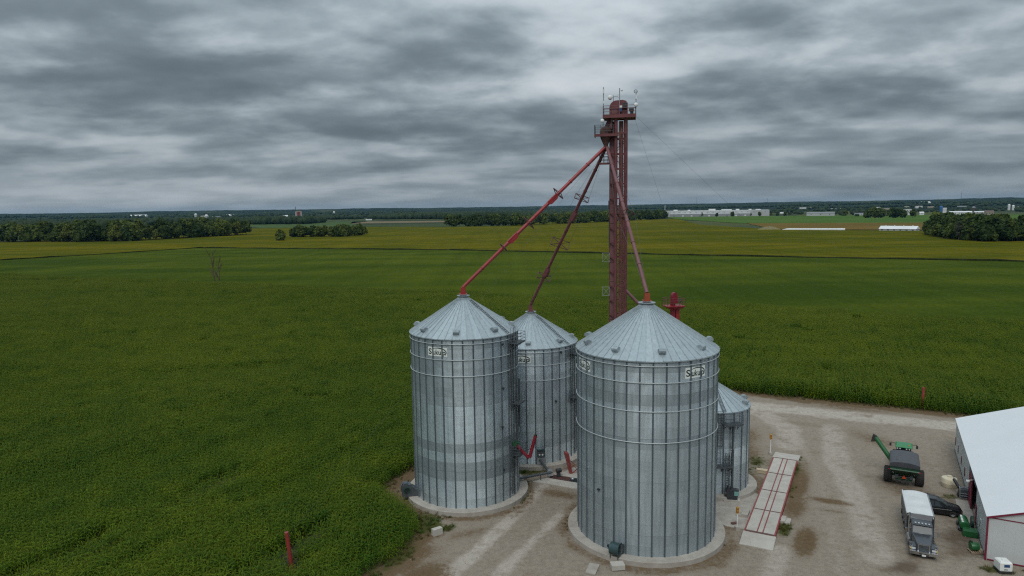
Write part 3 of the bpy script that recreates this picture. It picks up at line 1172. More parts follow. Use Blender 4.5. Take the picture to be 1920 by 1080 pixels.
cornmats = [M['corn'], M['tassel']]
near_protos = []
for k in range(5):
    V, F, MI = corn_plant(100 + k)
    near_protos.append(bpy.data.objects.new('corn_plant_kind%d' % k, np_mesh('corn_plant', V, F, cornmats, mi=MI)))
TRACKS = [[(-70, 20), (-45.5, 64.8), (-41.4, 74.3), (-35.6, 90.3), (-27.7, 109.7), (-24.1, 114.1), (-10, 147)], [(-26, 60), (-21, 70), (-16.5, 77.5), (-13, 80)]]


def corn_ok(x, y):
    ok = ~inside(YARD, x, y)
    far = CORN_FAR + [(400, 40), (400, 20), (-420, 20)]
    ok &= inside(far, x, y)
    td = np.minimum(linedist(x, y, TRACKS[0]), linedist(x, y, TRACKS[1]))
    gap = fbm(x, y, 0.13, 44, 2)
    ok &= ~((td < 0.75 + 0.6 * (gap > 0.60)) & (gap > 0.47))
    ok &= ~((np.hypot(x + 21.5, y - 62.4) < 0.7 + .9 * fbm(x, y, 0.7, 3, 2)))
    ok &= ~((fbm(x, y, 0.25, 71, 3) > 0.785))
    return ok


NEAR = 150.0


def near_edge(x, y):
    return NEAR + 50 * (fbm(x, y, 0.03, 61, 3) - 0.5)


# single plants in rows near the yard
na_, nb_ = int(330 / 0.76), int(360 / 0.19)
ia = np.arange(-int(260 / 0.76), int(170 / 0.76))
ib = np.arange(int(0 / 0.19), int(175 / 0.19))
A, B = np.meshgrid(ia * 0.76, ib * 0.19, indexing='ij')
A, B = A.ravel(), B.ravel()
ROWH = 1 + 0.16 * (vnoise(np.round(A / 0.76) * 3.7, np.zeros_like(A), 1.0, 91) - 0.5)
A = A + rng.normal(0, 0.045 + 0.14 * smooth01(A * V_ROW[0] + B * U_ROW[0], -10, 30), A.size) + (fbm(A, B, 0.02, 5, 2) - 0.5) * 1.6
B = B + rng.normal(0, 0.04, B.size)
PX = A * V_ROW[0] + B * U_ROW[0]
PY = A * V_ROW[1] + B * U_ROW[1]
rad = np.hypot(PX, PY)
sel = (rad < near_edge(PX, PY)) & (PY > 44) & (np.abs(PX) < PY * 1.15 + 16) & corn_ok(PX, PY) & (rng.random(PX.size) < 0.96)
ROWH = ROWH[sel]
PX, PY = PX[sel], PY[sel]
wave = 0.78 + 0.42 * fbm(PX, PY, 0.09, 12, 3) + 0.10 * (vnoise(PX * 1.2, PY, 0.5, 8) - 0.5)
wave *= ROWH
edge = linedist(PX, PY, YARD)
wave *= 0.80 + 0.20 * smooth01(edge, 0.2, 2.5)
n_ = len(PX)
scatter('corn_field', np.stack([PX, PY, np.full(n_, -0.12)], -1), rng.uniform(0, 6.28, n_), wave * rng.uniform(0.93, 1.07, n_), rng.integers(0, 5, n_), near_protos,
        'dense green corn crop in rows beside the yard', 'corn')
# tiles of corn farther out
TL, TW = 4.0, 3.04
tile_protos = []
for k in range(4):
    r = random.Random(k)
    Vs, Fs, Ms, o = [], [], [], 0
    kinds = [corn_plant(300 + k * 10 + q, 1) for q in range(8)]
    for row in range(4):
        for j in range(20):
            V, F, MI = r.choice(kinds)
            a = r.uniform(0, 6.28)
            c, s = math.cos(a), math.sin(a)
            sc = r.uniform(0.88, 1.08)
            W = V @ np.array([[c, s, 0], [-s, c, 0], [0, 0, 1]]) * sc
            W = W + np.array([-TW / 2 + 0.38 + row * 0.76 + r.gauss(0, 0.24), -TL / 2 + 0.1 + j * 0.2 + r.gauss(0, 0.05), 0])
            Vs.append(W)
            Fs.append(F + o)
            Ms.append(MI)
            o += len(W)
    tile_protos.append(bpy.data.objects.new('corn_tile_kind%d' % k, np_mesh('corn_tile', np.concatenate(Vs), np.concatenate(Fs), [M['corn_far'], M['tassel_far']], mi=np.concatenate(Ms))))
ia = np.arange(-170, 150)
ib = np.arange(5, 130)
A, B = np.meshgrid(ia * TW, ib * TL, indexing='ij')
A, B = A.ravel(), B.ravel()
PX = A * V_ROW[0] + B * U_ROW[0]
PY = A * V_ROW[1] + B * U_ROW[1]
rad = np.hypot(PX, PY)
sel = (rad >= near_edge(PX, PY) - 1.0) & (PY > 30) & (np.abs(PX) < PY * 1.25 + 20) & corn_ok(PX, PY)
PX, PY = PX[sel], PY[sel]
wave = 0.72 + 0.56 * fbm(PX * 0.6, PY * 1.5, 0.05, 12, 3)
n_ = len(PX)
base_rot = math.atan2(-V_ROW[0] * 0 + U_ROW[1], U_ROW[0]) - math.pi / 2
scatter('corn_field', np.stack([PX, PY, np.full(n_, -0.12)], -1), base_rot + math.pi * rng.integers(0, 2, n_), wave, rng.integers(0, 4, n_), tile_protos,
        'far sweep of green corn reaching to the bean field', 'corn')
# bare soil under the crop
sm = mat('corn_soil', (0.055, 0.045, 0.03), 0.95, var=0.3, scale=0.8)
p = MB()
p.poly([(x, y, -0.13) for x, y in CORN_FAR[::-1]] + [(-600, 300, -0.13), (-300, -60, -0.13), (300, -60, -0.13)])
tag(p.build('field_soil', sm), 'dark soil under the corn', kind='structure')


# ------------------------------------------------------------------ weeds and stones
def tuft(seed, n, hgt, spread, m, wd=0.012):
    r = random.Random(seed)
    V, F = [], []
    for i in range(n):
        a, rr_ = r.uniform(0, 6.28), r.uniform(0, spread)
        x, y = math.cos(a) * rr_, math.sin(a) * rr_
        b_ = r.uniform(0, 6.28)
        h = hgt * r.uniform(0.5, 1.1)
        lx, ly = math.cos(b_) * h * 0.5, math.sin(b_) * h * 0.5
        k = len(V)
        px_, py_ = -math.sin(b_) * wd, math.cos(b_) * wd
        V += [(x - px_, y - py_, 0), (x + px_, y + py_, 0), (x + lx * .4 + px_ * .8, y + ly * .4 + py_ * .8, h * .7), (x + lx * .4 - px_ * .8, y + ly * .4 - py_ * .8, h * .7),
              (x + lx, y + ly, h)]
        F += [(k, k + 1, k + 2, k + 3), (k + 3, k + 2, k + 4, k + 4)]
    me = bpy.data.meshes.new('tuft')
    me.from_pydata(V, [], [f if f[2] != f[3] else f[:3] for f in F])
    me.materials.append(m)
    return bpy.data.objects.new('tuft_kind%d' % seed, me)


protos = [tuft(1, 26, 0.28, 0.22, M['grass']), tuft(2, 22, 0.38, 0.22, M['grass']), tuft(3, 22, 0.3, 0.25, M['weed'], 0.03), tuft(4, 30, 0.16, 0.26, M['grass'])]
cand = np.stack([rng.uniform(-20, 75, 60000), rng.uniform(56, 128, 60000)], -1)
cand = cand[inside(YARD, cand[:, 0], cand[:, 1])]
d_, p_, g_, w_ = yard_paint(cand[:, 0], cand[:, 1])
nzv = fbm(cand[:, 0], cand[:, 1], 0.6, 77, 3)
ed = linedist(cand[:, 0], cand[:, 1], YARD[:17])
prob = np.clip(g_ * 1.2 + (nzv - 0.5) * 0.8 - 0.42, 0, 1) * 0.9 + 0.7 * (1 - smooth01(ed, 0.2, 1.4)) * (nzv > 0.42)
ex_ = np.stack([rng.normal(-21.4, .8, 90), rng.normal(61.9, .7, 90)], -1)
blocked = np.zeros(len(cand), bool)
for cx, cy, R in BINS.values():
    dd = np.hypot(cand[:, 0] - cx, cand[:, 1] - cy) - R - 1.12
    blocked |= dd < 0
    prob += ((dd > 0) & (dd < 0.35) & (nzv > 0.6)) * 0.5
SC0, SC1 = np.array([37.6, 93.6]), np.array([24.3, 66.4])
blocked |= segdist(cand[:, 0], cand[:, 1], SC0, SC1) < 1.75
blocked |= inside([(2.0, 84.2), (8.2, 81.2), (8.8, 88.5), (3.5, 90)], cand[:, 0], cand[:, 1])
blocked |= inside([(46.0, 63.2), (80, 45), (97, 77), (62.8, 93.8)], cand[:, 0], cand[:, 1])
sel = (rng.random(len(cand)) < prob) & ~blocked
pts = np.concatenate([cand[sel], ex_])
gs = np.concatenate([g_[sel], np.zeros(90)])
n_ = len(pts)
pick = np.where((rng.random(n_) < 0.10) & (gs > .5), 2, rng.choice([0, 1, 3], n_))
scatter('weeds', np.stack([pts[:, 0], pts[:, 1], np.full(n_, -0.02)], -1), rng.uniform(0, 6.28, n_), rng.uniform(0.6, 1.25, n_), pick, protos,
        'weeds and rough grass growing along the yard edges', 'weeds')


def stone(seed):
    r = random.Random(seed)
    b = MB()
    b.sphere((0, 0, 0), 0.06, 6, sz=0.6)
    b.v = [(x * r.uniform(.7, 1.4), y * r.uniform(.7, 1.4), z) for x, y, z in b.v]
    return bpy.data.objects.new('stone_kind%d' % seed, b.mesh('stone', mat('stone%d' % seed, random.choice([(0.30, 0.265, 0.22), (0.2, 0.17, 0.13)]), 0.95)))


cand = np.stack([rng.uniform(-16, 70, 26000), rng.uniform(58, 125, 26000)], -1)
cand = cand[inside(YARD, cand[:, 0], cand[:, 1])]
prob = (fbm(cand[:, 0], cand[:, 1], 0.5, 55, 3) > 0.52) * 0.45
for cx, cy, R in BINS.values():
    dd = np.hypot(cand[:, 0] - cx, cand[:, 1] - cy) - R - 1.15
    prob = np.where(dd < 0, 0, prob + 0.5 * ((dd > 0) & (dd < 1.6)))
prob[segdist(cand[:, 0], cand[:, 1], SC0, SC1) < 1.7] = 0
pts = cand[rng.random(len(cand)) < prob]
n_ = len(pts)
scatter('loose_stones', np.stack([pts[:, 0], pts[:, 1], np.full(n_, 0.0)], -1), rng.uniform(0, 6.28, n_), rng.uniform(0.2, 0.95, n_) * rng.uniform(.6, 1.0, n_), rng.integers(0, 2, n_), [stone(1), stone(2)],
        'loose stones strewn over the gravel yard', 'stones')

# ================================================================== grain bins
PAD = 0.5


def az_dir(a):
    return Vector((math.sin(a), -math.cos(a), 0))      # azimuth 0 faces the camera side (-Y), positive to the right


def bin_azimuth(cx, cy):
    return math.atan2(-cx, cy) * -1.0                   # turn so that azimuth 0 looks at the viewer's side


def arc(R, a, z):
    return (R * math.sin(a), -R * math.cos(a), z)


def set_tone(o, tone, rough):
    o.color = (tone, rough, 0, 1)


def text_mesh(ch, size, bold=0.0):
    cu = bpy.data.curves.new('letter', 'FONT')
    cu.body = ch
    cu.size = size
    cu.offset = bold
    cu.resolution_u = 4
    ob = bpy.data.objects.new('letter', cu)
    COL.objects.link(ob)
    bpy.context.view_layer.update()
    dg = bpy.context.evaluated_depsgraph_get()
    me = bpy.data.meshes.new_from_object(ob.evaluated_get(dg))
    vs = [tuple(v.co) for v in me.vertices]
    fs = [tuple(p.vertices) for p in me.polygons]
    bpy.data.objects.remove(ob)
    return vs, fs


LETTERS = {c: text_mesh(c, 1.0, 0.018) for c in 'Sukp'}


def make_sign(root, R, a0, zc, wd, ht):
    """white maker's sign bent round the wall: dark green word and an arc, letters cut by the posts"""
    b = MB()
    n = 10
    da = wd / R
    for i in range(n):
        t0, t1 = a0 - da / 2 + da * i / n, a0 - da / 2 + da * (i + 1) / n
        b.poly([arc(R + .022, t0, zc - ht / 2), arc(R + .022, t1, zc - ht / 2), arc(R + .022, t1, zc + ht / 2), arc(R + .022, t0, zc + ht / 2)])
    s = b.build('sign', M['sign_white'], root)

    def put(u, v):
        return arc(R + .032, a0 + u / R, zc + v)
    L = MB()
    for ch, l0, l1, v, k in (('S', .035, .215, -.30, .86), ('u', .285, .415, -.32, .80), ('k', .435, .57, -.32, .80), ('u', .575, .705, -.32, .80), ('p', .785, .93, -.32, .80)):
        vs, fs = LETTERS[ch]
        xs = [p[0] for p in vs]
        x0_, x1_ = min(xs), max(xs)
        L.add([put(wd * (l0 - .5 + (x - x0_) / (x1_ - x0_) * (l1 - l0)), ht * (v + y * k)) for x, y, z in vs], fs)
    L.build('lettering', M['sign_green'], s)
    W = MB()
    ctrl = [(-.24, .28), (-.12, .37), (.05, .41), (.22, .37), (.36, .25), (.45, .05), (.455, -.15), (.41, -.36)]
    pts = []
    for i in range(len(ctrl) - 1):
        p0_, p1_, p2_, p3_ = ctrl[max(0, i - 1)], ctrl[i], ctrl[i + 1], ctrl[min(len(ctrl) - 1, i + 2)]
        for q in range(4):
            t = q / 4
            pts.append(tuple(.5 * (2 * p1_[c] + (p2_[c] - p0_[c]) * t + (2 * p0_[c] - 5 * p1_[c] + 4 * p2_[c] - p3_[c]) * t * t + (3 * p1_[c] - p0_[c] - 3 * p2_[c] + p3_[c]) * t ** 3) for c in (0, 1)))
    pts.append(ctrl[-1])
    npt = len(pts) - 1
    for i in range(npt):
        a_, b2_ = Vector((pts[i][0] * wd, pts[i][1] * ht)), Vector((pts[i + 1][0] * wd, pts[i + 1][1] * ht))
        d_ = (b2_ - a_).normalized()
        nv = Vector((-d_.y, d_.x))
        h0, h1 = .015 + .045 * math.sin(math.pi * i / npt), .015 + .045 * math.sin(math.pi * (i + 1) / npt)
        W.poly([put(*(a_ - nv * h0)), put(*(b2_ - nv * h1)), put(*(b2_ + nv * h1)), put(*(a_ + nv * h0))])
    W.build('swoosh', M['sign_green'], s)
    return s


def vent_mesh():
    b = MB()
    # x across, y outward (downslope), z up; hood curls over and opens downslope
    prof = [(-0.38, 0.0), (-0.38, 0.18), (-0.30, 0.34), (-0.14, 0.46), (0.06, 0.50), (0.22, 0.46), (0.30, 0.34), (0.30, 0.20), (0.12, 0.20), (0.12, 0.0)]
    b.side(prof, -0.33, 0.33)
    b.side([(0.125, 0.0), (0.125, 0.195), (0.29, 0.195), (0.27, 0.03)], -0.29, 0.29)
    return b.mesh('roof_vent', M['roofm'], 30)


VENT = vent_mesh()


def platform(root, R, a, z, wd, dep, rail=True, name='platform'):
    """grated walkway on brackets, hugging the wall, with its guard rail"""
    T = Matrix.Rotation(a, 4, 'Z')
    b = MB()
    y0, y1 = -(R + 0.12), -(R + 0.12 + dep)
    for k in range(7):
        b.box((-wd / 2 + wd * (k + .5) / 7, (y0 + y1) / 2, z), (wd / 7 - 0.02, dep, 0.05), T)
    b.box((0, y1, z - 0.06), (wd, 0.05, 0.16), T)
    b.box((0, y0 - .02, z - 0.06), (wd, 0.05, 0.16), T)
    for s in (-1, 0, 1):
        b.bar((s * wd * .42, y1 + .05, z - .08), (s * wd * .42, y0 + .03, z - .75), 0.06, M=T)
        b.bar((s * wd * .42, y0 + .03, z - .08), (s * wd * .42, y0 + .03, z - .9), 0.07, M=T)
    p = b.build(name, M['dgalv'], root)
    if rail:
        r = MB()
        for x, y in ((-wd / 2, y0), (-wd / 2, y1), (0, y1), (wd / 2, y1), (wd / 2, y0)):
            r.tube((x, y, z), (x, y, z + 1.1), 0.028, n=5, M=T)
        for h in (0.38, 0.74, 1.1):
            r.path([(-wd / 2, y0, z + h), (-wd / 2, y1, z + h), (wd / 2, y1, z + h), (wd / 2, y0, z + h)], 0.026, 5, T)
        r.build('railing', M['dgalv'], p)
    return p


def ladder(root, R, a, z0, z1, cage=True, off=0.16):
    T = Matrix.Rotation(a, 4, 'Z')
    b = MB()
    y = -(R + off)
    for s in (-.22, .22):
        b.box((s, y, (z0 + z1) / 2), (0.05, 0.05, z1 - z0), T)
    k = z0 + .2
    while k < z1:
        b.box((0, y, k), (0.44, 0.035, 0.035), T)
        k += 0.3
    o = b.build('ladder', M['dgalv'], root)
    if cage:
        c = MB()
        zz = [z0 + 2.3 + i * 0.85 for i in range(int(max(0, (z1 + 0.9 - z0 - 2.3)) / 0.85) + 1)]
        for z in zz:
            pts = [(0.36 * math.cos(t), y - 0.36 - 0.36 * math.sin(t) + 0.28, z) for t in [math.pi * q / 8 for q in range(9)]]
            pts = [(0.36, y, z)] + [(p[0], p[1] - 0.0, p[2]) for p in pts] + [(-0.36, y, z)]
            for p, q in zip(pts[:-1], pts[1:]):
                if (Vector(p) - Vector(q)).length > 1e-4:
                    c.bar(p, q, 0.045, 0.03, T)
        for q in range(5):
            t = math.pi * (q + 0) / 4
            x, yy = 0.36 * math.cos(t), y - 0.08 - 0.36 * math.sin(t)
            if zz:
                c.box((x, yy, (zz[0] + zz[-1]) / 2), (0.03, 0.03, zz[-1] - zz[0]), T)
        c.build('ladder_cage', M['dgalv'], o)
    return o


def make_bin(key, label, he, hp, nring, nstiff, bays, phase, npan, tones, hoops, vents, signs=(), rcap=0.62, group='galvanised grain bins'):
    cx, cy, R = BINS[key]
    rz = -math.atan2(cx, cy)
    root = empty('grain_bin', (cx, cy, 0), rz, label, 'grain bin', group)
    # foundation ring
    f = MB()
    Rp = R + 1.1
    f.lathe([(0.01, -0.15), (Rp + .02, -0.15), (Rp, PAD - 0.03), (Rp - 0.03, PAD), (0.01, PAD)], 72)
    f.build('foundation', M['conc'], root, 40)
    hr = (he - PAD) / nring
    da = 2 * math.pi / nstiff
    # wall sheets, every one lapped over the next
    b = MB()
    ns = bays * 2
    for i in range(ns):
        t0, t1 = -bays * da / 2 + bays * da * i / ns, -bays * da / 2 + bays * da * (i + 1) / ns
        o0 = 0.004 * (1 - i / ns)
        o1 = 0.004 * (1 - (i + 1) / ns)
        b.poly([arc(R + .009 + o0, t0, -0.03), arc(R + .009 + o1, t1, -0.03), arc(R + o1, t1, hr), arc(R + o0, t0, hr)])
    b.poly([arc(R + .009 + .004, -bays * da / 2, -0.03), arc(R + .004, -bays * da / 2, hr), arc(R - .006, -bays * da / 2, hr), arc(R - .006, -bays * da / 2, -.03)])
    b.poly([arc(R - .004, -bays * da / 2, -0.03), arc(R - .004, bays * da / 2, -0.03), arc(R + .009, bays * da / 2, -0.03), arc(R + .013, -bays * da / 2, -0.03)])
    sheet = b.mesh('wall_sheet', M['wall'], 30)
    rr_ = random.Random(key)
    for k in range(nring):
        tone, rough = tones[k]
        for j in range(nstiff // bays):
            o = link('wall_sheet', sheet, root)
            o.location = (0, 0, he - (k + 1) * hr)
            o.rotation_euler = (0, 0, phase + (j + 0.5) * bays * da + (k % 2) * da * (1 if bays > 1 else 0))
            set_tone(o, tone * rr_.uniform(0.95, 1.05), rough * rr_.uniform(0.94, 1.06))
    # vertical stiffener posts, rolled with a double rib
    prof = [(-.085, .012), (-.080, .060), (-.026, .066), (-.010, .020), (.010, .020), (.026, .066), (.080, .060), (.085, .012)]
    s = MB()
    for p, q in zip(prof[:-1], prof[1:]):
        s.poly([(p[0], -(R + p[1]), PAD - .0), (q[0], -(R + q[1]), PAD - .0), (q[0], -(R + q[1]), he - .06), (p[0], -(R + p[1]), he - .06)])
    sm_ = s.mesh('stiffener', M['stiff'])
    for j in range(nstiff):
        o = link('stiffener', sm_, root)
        o.rotation_euler = (0, 0, phase + j * da)
        set_tone(o, rr_.uniform(0.9, 1.1), 0.5)
    # hoops
    for z in hoops:
        h = MB()
        n = 72
        h.lathe([(R + .10 + .045 * math.cos(t), z + .045 * math.sin(t)) for t in [2 * math.pi * q / 6 for q in range(7)]], n)
        for q in range(5):
            t = q * 2 * math.pi / 5 + z
            h.box((0, -(R + .09), z), (0.32, 0.1, 0.1), Matrix.Rotation(t, 4, 'Z'))
        h.build('wind_ring', M['hoop'], root, 40)
    # roof panels
    Re = R + 0.16
    dp = 2 * math.pi / npan
    zc = hp - 0.12
    b = MB()

    def P(r, a, dz=0.0):
        z = he + 0.02 + (zc - he) * (Re - r) / (Re - rcap) + dz
        return arc(r, a, z)
    for lo, hi, dz in ((Re, Re * 0.70, 0.012), (Re * 0.70 + .06, Re * 0.36, 0.006), (Re * 0.36 + .06, rcap, 0.0)):
        b.poly([P(lo, -dp / 2, dz), P(lo, dp / 2, dz), P(hi, dp / 2, dz), P(hi, -dp / 2, dz)])
        b.poly([P(lo, -dp / 2, dz), P(lo, -dp / 2, dz - .02), P(lo, dp / 2, dz - .02), P(lo, dp / 2, dz)])
    # standing rib along one edge
    hw = 0.036
    for lo, hi in ((Re + .02, rcap),):
        pts = []
        for r in (lo, hi):
            a = -dp / 2
            w_ = hw / r if r > 1.2 else 0.030
            pts.append([P(r, a - w_, 0.0), P(r, a - w_ * .7, 0.085), P(r, a + w_ * .7, 0.085), P(r, a + w_, 0.0)])
        for q in range(3):
            b.poly([pts[0][q], pts[0][q + 1], pts[1][q + 1], pts[1][q]])
        b.poly(pts[0])
    # eave drip
    b.poly([arc(Re, -dp / 2, he + .03), arc(Re, dp / 2, he + .03), arc(Re, dp / 2, he - .07), arc(Re, -dp / 2, he - .07)])
    pm = b.mesh('roof_panel', M['roofm'])
    for j in range(npan):
        o = link('roof_panel', pm, root)
        o.rotation_euler = (0, 0, phase * 0.5 + j * dp)
        set_tone(o, rr_.uniform(0.93, 1.05), rr_.uniform(0.42, 0.55))
    c = MB()
    c.lathe([(rcap + .18, zc - .12), (rcap + .16, zc + .02), (rcap + .02, zc + .10), (rcap - .04, zc + .26), (rcap + .16, zc + .28), (rcap + .16, zc + .34), (0.02, zc + .34)], 28)
    set_tone(c.build('roof_cap', M['roofm'], root, 40), 0.85, 0.5)
    sl = math.atan2(zc - he, Re - rcap)
    for a in vents:
        o = link('roof_vent', VENT, root)
        r = Re * 0.865
        x, y, z = P(r, a)
        o.location = (x, y, z - 0.05)
        o.rotation_euler = (Matrix.Rotation(a, 3, 'Z') @ Matrix.Rotation(math.pi, 3, 'Z') @ Matrix.Rotation(-sl * 0.8, 3, 'X')).to_euler()
        set_tone(o, rr_.uniform(0.72, 0.95), 0.5)
    for (a, z, wd, ht) in signs:
        make_sign(root, R, a, z, wd, ht)
    return root, sl


def deg(*a):
    return [R_(x) for x in a]


SHINE, MID, DULL, DARK = (1.30, 0.32), (0.98, 0.42), (0.88, 0.46), (0.74, 0.52)
bin_f, sl_f = make_bin('front', 'largest nearest galvanised grain bin with two maker signs under its roof edge', 20.2, 24.7, 18, 36, 3, R_(5.3), 54,
                       [DARK, MID, DULL, DARK, MID, MID, (0.86, .46), DARK, (0.84, .48)] + [(0.86, .47)] * 4 + [(0.80, .48)] * 3 + [(0.76, .5)] * 2,
                       [19.72, 18.1, 15.27, 12.15], deg(-67, -27, 13, 55, 95, 135, 175, 215, 255),
                       [(R_(40.4), 18.92, 2.58, 1.08), (R_(-59.3), 18.92, 2.58, 1.08)], rcap=0.75)
bin_l, sl_l = make_bin('left', 'tall galvanised grain bin at the left by the corn with bright shiny wall bands', 20.35, 24.35, 18, 34, 2, R_(-1.9), 48,
                       [DARK, DULL, (0.84, .46), (0.84, .46), (0.86, .44), (0.86, .42), MID, SHINE, SHINE, SHINE, SHINE, DARK, SHINE, DARK, (0.70, .54), SHINE, SHINE, (1.1, .36)],
                       [19.8, 18.0, 16.1], deg(-98, -53, -9, 37, 80, 125, 171, 216),
                       [(R_(-28.9), 18.9, 2.5, 1.05)])
bin_r, sl_r = make_bin('rear', 'galvanised grain bin at the back between the two tall ones', 16.3, 20.2, 14, 34, 2, R_(-6.3), 48,
                       [MID, (0.95, .40), SHINE, MID, (0.85, .45), MID, MID, DULL, DULL, MID, MID, (0.95, .4), SHINE, SHINE],
                       [15.8, 14.05, 12.0], deg(-94, -49, -4, 42, 82, 131, 176, 221),
                       [(R_(-11.9), 14.95, 2.5, 1.05)])
bin_s, sl_s = make_bin('small', 'short galvanised grain bin half hidden behind the nearest bin', 10.5, 13.2, 9, 22, 2, R_(3), 30,
                       [DARK, DARK, DARK, (0.9, .42), SHINE, SHINE, MID, MID, MID], [], deg(75, 108, 150, 220, 300))
BIN_ROOT = {'front': bin_f, 'left': bin_l, 'rear': bin_r, 'small': bin_s}

# walkways, ladders and rungs over the roofs
platform(bin_l, 6.45, R_(62), 19.3, 2.6, 0.95)
platform(bin_l, 6.45, R_(63), 12.0, 2.0, 0.9)
platform(bin_l, 6.45, R_(63), 5.7, 2.0, 0.9)
ladder(bin_l, 6.45, R_(57), 12.0, 20.3)
ladder(bin_l, 6.45, R_(67), 5.7, 13.0)
ladder(bin_l, 6.45, R_(58), 0.9, 6.6)
platform(bin_r, 6.44, R_(62), 15.2, 2.4, 0.95)
platform(bin_r, 6.44, R_(60), 9.0, 1.8, 0.9)
ladder(bin_r, 6.44, R_(57), 9.0, 16.2)
ladder(bin_r, 6.44, R_(66), 0.8, 9.9)
platform(bin_s, 4.6, R_(29), 9.3, 2.3, 0.95)
platform(bin_s, 4.6, R_(17), 4.2, 2.2, 0.9)
ladder(bin_s, 4.6, R_(13), 4.3, 10.4)
ladder(bin_s, 4.6, R_(26), 0.8, 5.3)


def roof_ladder(root, R, he, hp, a, rcap=0.62):
    T = Matrix.Rotation(a, 4, 'Z')
    b = MB()
    Re = R + .16

    def p(x, t):
        r = Re + (rcap + .4 - Re) * t
        return (x, -r, he + .12 + (hp - .12 - he) * (Re - r) / (Re - rcap))
    for s in (-.2, .2):
        b.bar(p(s, 0.02), p(s, 1), 0.04, M=T)
    for i in range(22):
        b.bar(p(-.2, (i + .5) / 22), p(.2, (i + .5) / 22), 0.04, M=T)
    b.build('roof_ladder', M['dgalv'], root)


roof_ladder(bin_l, 6.45, 20.35, 24.35, R_(52))
roof_ladder(bin_r, 6.44, 16.3, 20.2, R_(52))
roof_ladder(bin_s, 4.6, 10.5, 13.2, R_(20))


def riser(root, R, a, z0, z1, r=0.09, off=0.3):
    b = MB()
    d = az_dir(a)
    b.tube(d * (R + off) + Vector((0, 0, z0)), d * (R + off) + Vector((0, 0, z1)), r, n=8)
    z = z0 + .6
    while z < z1:
        b.bar(d * (R) + Vector((0, 0, z)), d * (R + off) + Vector((0, 0, z)), 0.06)
        z += 2.2
    b.build('conduit', M['dgalv'], root)


riser(bin_l, 6.45, R_(72), 8.7, 14.6, 0.15)
riser(bin_l, 6.45, R_(54), 0.9, 18.5, 0.05, 0.15)
riser(bin_s, 4.6, R_(32), 0.8, 9.2, 0.11)
# wall hatches and sensors, small dark boxes
for root, R, lst in ((bin_l, 6.45, ((42, 19.4), (42, 14.2), (40, 9.6), (41, 4.4))), (bin_r, 6.44, ((38, 15.6), (-20, 14.3), (30, 9))), (bin_f, 7.3, ((-39, 6.5),))):
    for a, z in lst:
        b = MB()
        T = Matrix.Rotation(R_(a), 4, 'Z')
        b.box((0, -(R + .12), z), (0.24, 0.2, 0.16), T)
        b.bar((0.06, -(R + .05), z - .05), (0.06, -(R + .16), z - .3), 0.05, M=T)
        b.build('wall_sensor', M['dark'], root)
# round manhole on the small bin
b = MB()
b.lathe([(0.01, 0.06), (0.42, 0.06), (0.45, 0.0)], 20, Matrix.Rotation(R_(36), 4, 'Z') @ Matrix.Translation((0, -4.63, 6.4)) @ Matrix.Rotation(math.pi / 2, 4, 'X'))
set_tone(b.build('manhole_cover', M['galv'], bin_s, 30), 1.0, .5)


# ------------------------------------------------------------------ fans
def axial_fan(key, a, label):
    cx, cy, R = BINS[key]
    rz = -math.atan2(cx, cy)
    base = Matrix.Rotation(rz, 3, 'Z') @ (az_dir(a) * (R + 0.85))
    root = empty('aeration_fan', (cx + base.x, cy + base.y, PAD), rz + a, label, 'fan', 'fans on the bin foundations')
    b = MB()
    # axle runs tangentially: x axis
    Tx = Matrix.Translation((0, 0, 0.78)) @ Matrix.Rotation(math.pi / 2, 4, 'Y')
    b.lathe([(0.56, -0.5), (0.60, -0.48), (0.60, 0.42), (0.66, 0.5), (0.58, 0.5), (0.54, 0.35), (0.54, -0.3), (0.56, -0.5)], 24, Tx)
    b.build('housing', M['teal'], root, 40)
    b = MB()
    b.lathe([(0.02, 0.1), (0.20, 0.12), (0.20, 0.3), (0.02, 0.32)], 14, Tx)
    for k in range(8):
        t = k * math.pi / 4
        b.box((0.36, 0, 0.2), (0.36, 0.16, 0.03), Tx @ Matrix.Rotation(t, 4, 'Z') @ Matrix.Rotation(0.5, 4, 'X'))
    b.build('impeller', M['dgreen'], root)
    b = MB()
    b.loft([[(-0.25, 0.3, 0.3), (0.45, 0.3, 0.3), (0.45, 0.3, 1.25), (-0.25, 0.3, 1.25)], [(-0.4, 0.86, 0.1), (0.6, 0.86, 0.1), (0.6, 0.86, 0.95), (-0.4, 0.86, 0.95)]])
    b.build('transition', M['dgalv'], root)
    b = MB()
    b.tube((-0.75, 0, 0.78), (-0.35, 0, 0.78), 0.17, n=12)
    b.box((-0.72, -0.1, 0.95), (0.2, 0.2, 0.2))
    b.build('motor', M['dark'], root)
    b = MB()
    for x in (-0.4, 0.4):
        b.box((x, -0.35, 0.15), (0.08, 0.08, 0.5))
        b.box((x, 0.25, 0.15), (0.08, 0.08, 0.5))
    b.build('stand', M['dgalv'], root)
    return root


axial_fan('front', R_(-20.5), 'round teal axial fan blowing into the nearest bin at its foot')
p = MB()
p.box((0, 0, 0.2), (1.3, 0.9, 0.48))
o = tag(p.build('fan_pad', M['conc_pale']), 'small concrete block jutting out below the round teal fan', 'concrete block')
o.location = (9.85, 62.75, 0.08)
o.rotation_euler = (0, 0, 0.1)
p = MB()
p.box((0, 0, 0.04), (1.0, 1.9, 0.12))
o = tag(p.build('concrete_slab', M['conc']), 'broken flat concrete slab lying left of the round teal fan', 'slab')
o.location = (7.4, 62.6, 0.03)
o.rotation_euler = (0, 0, -0.35)

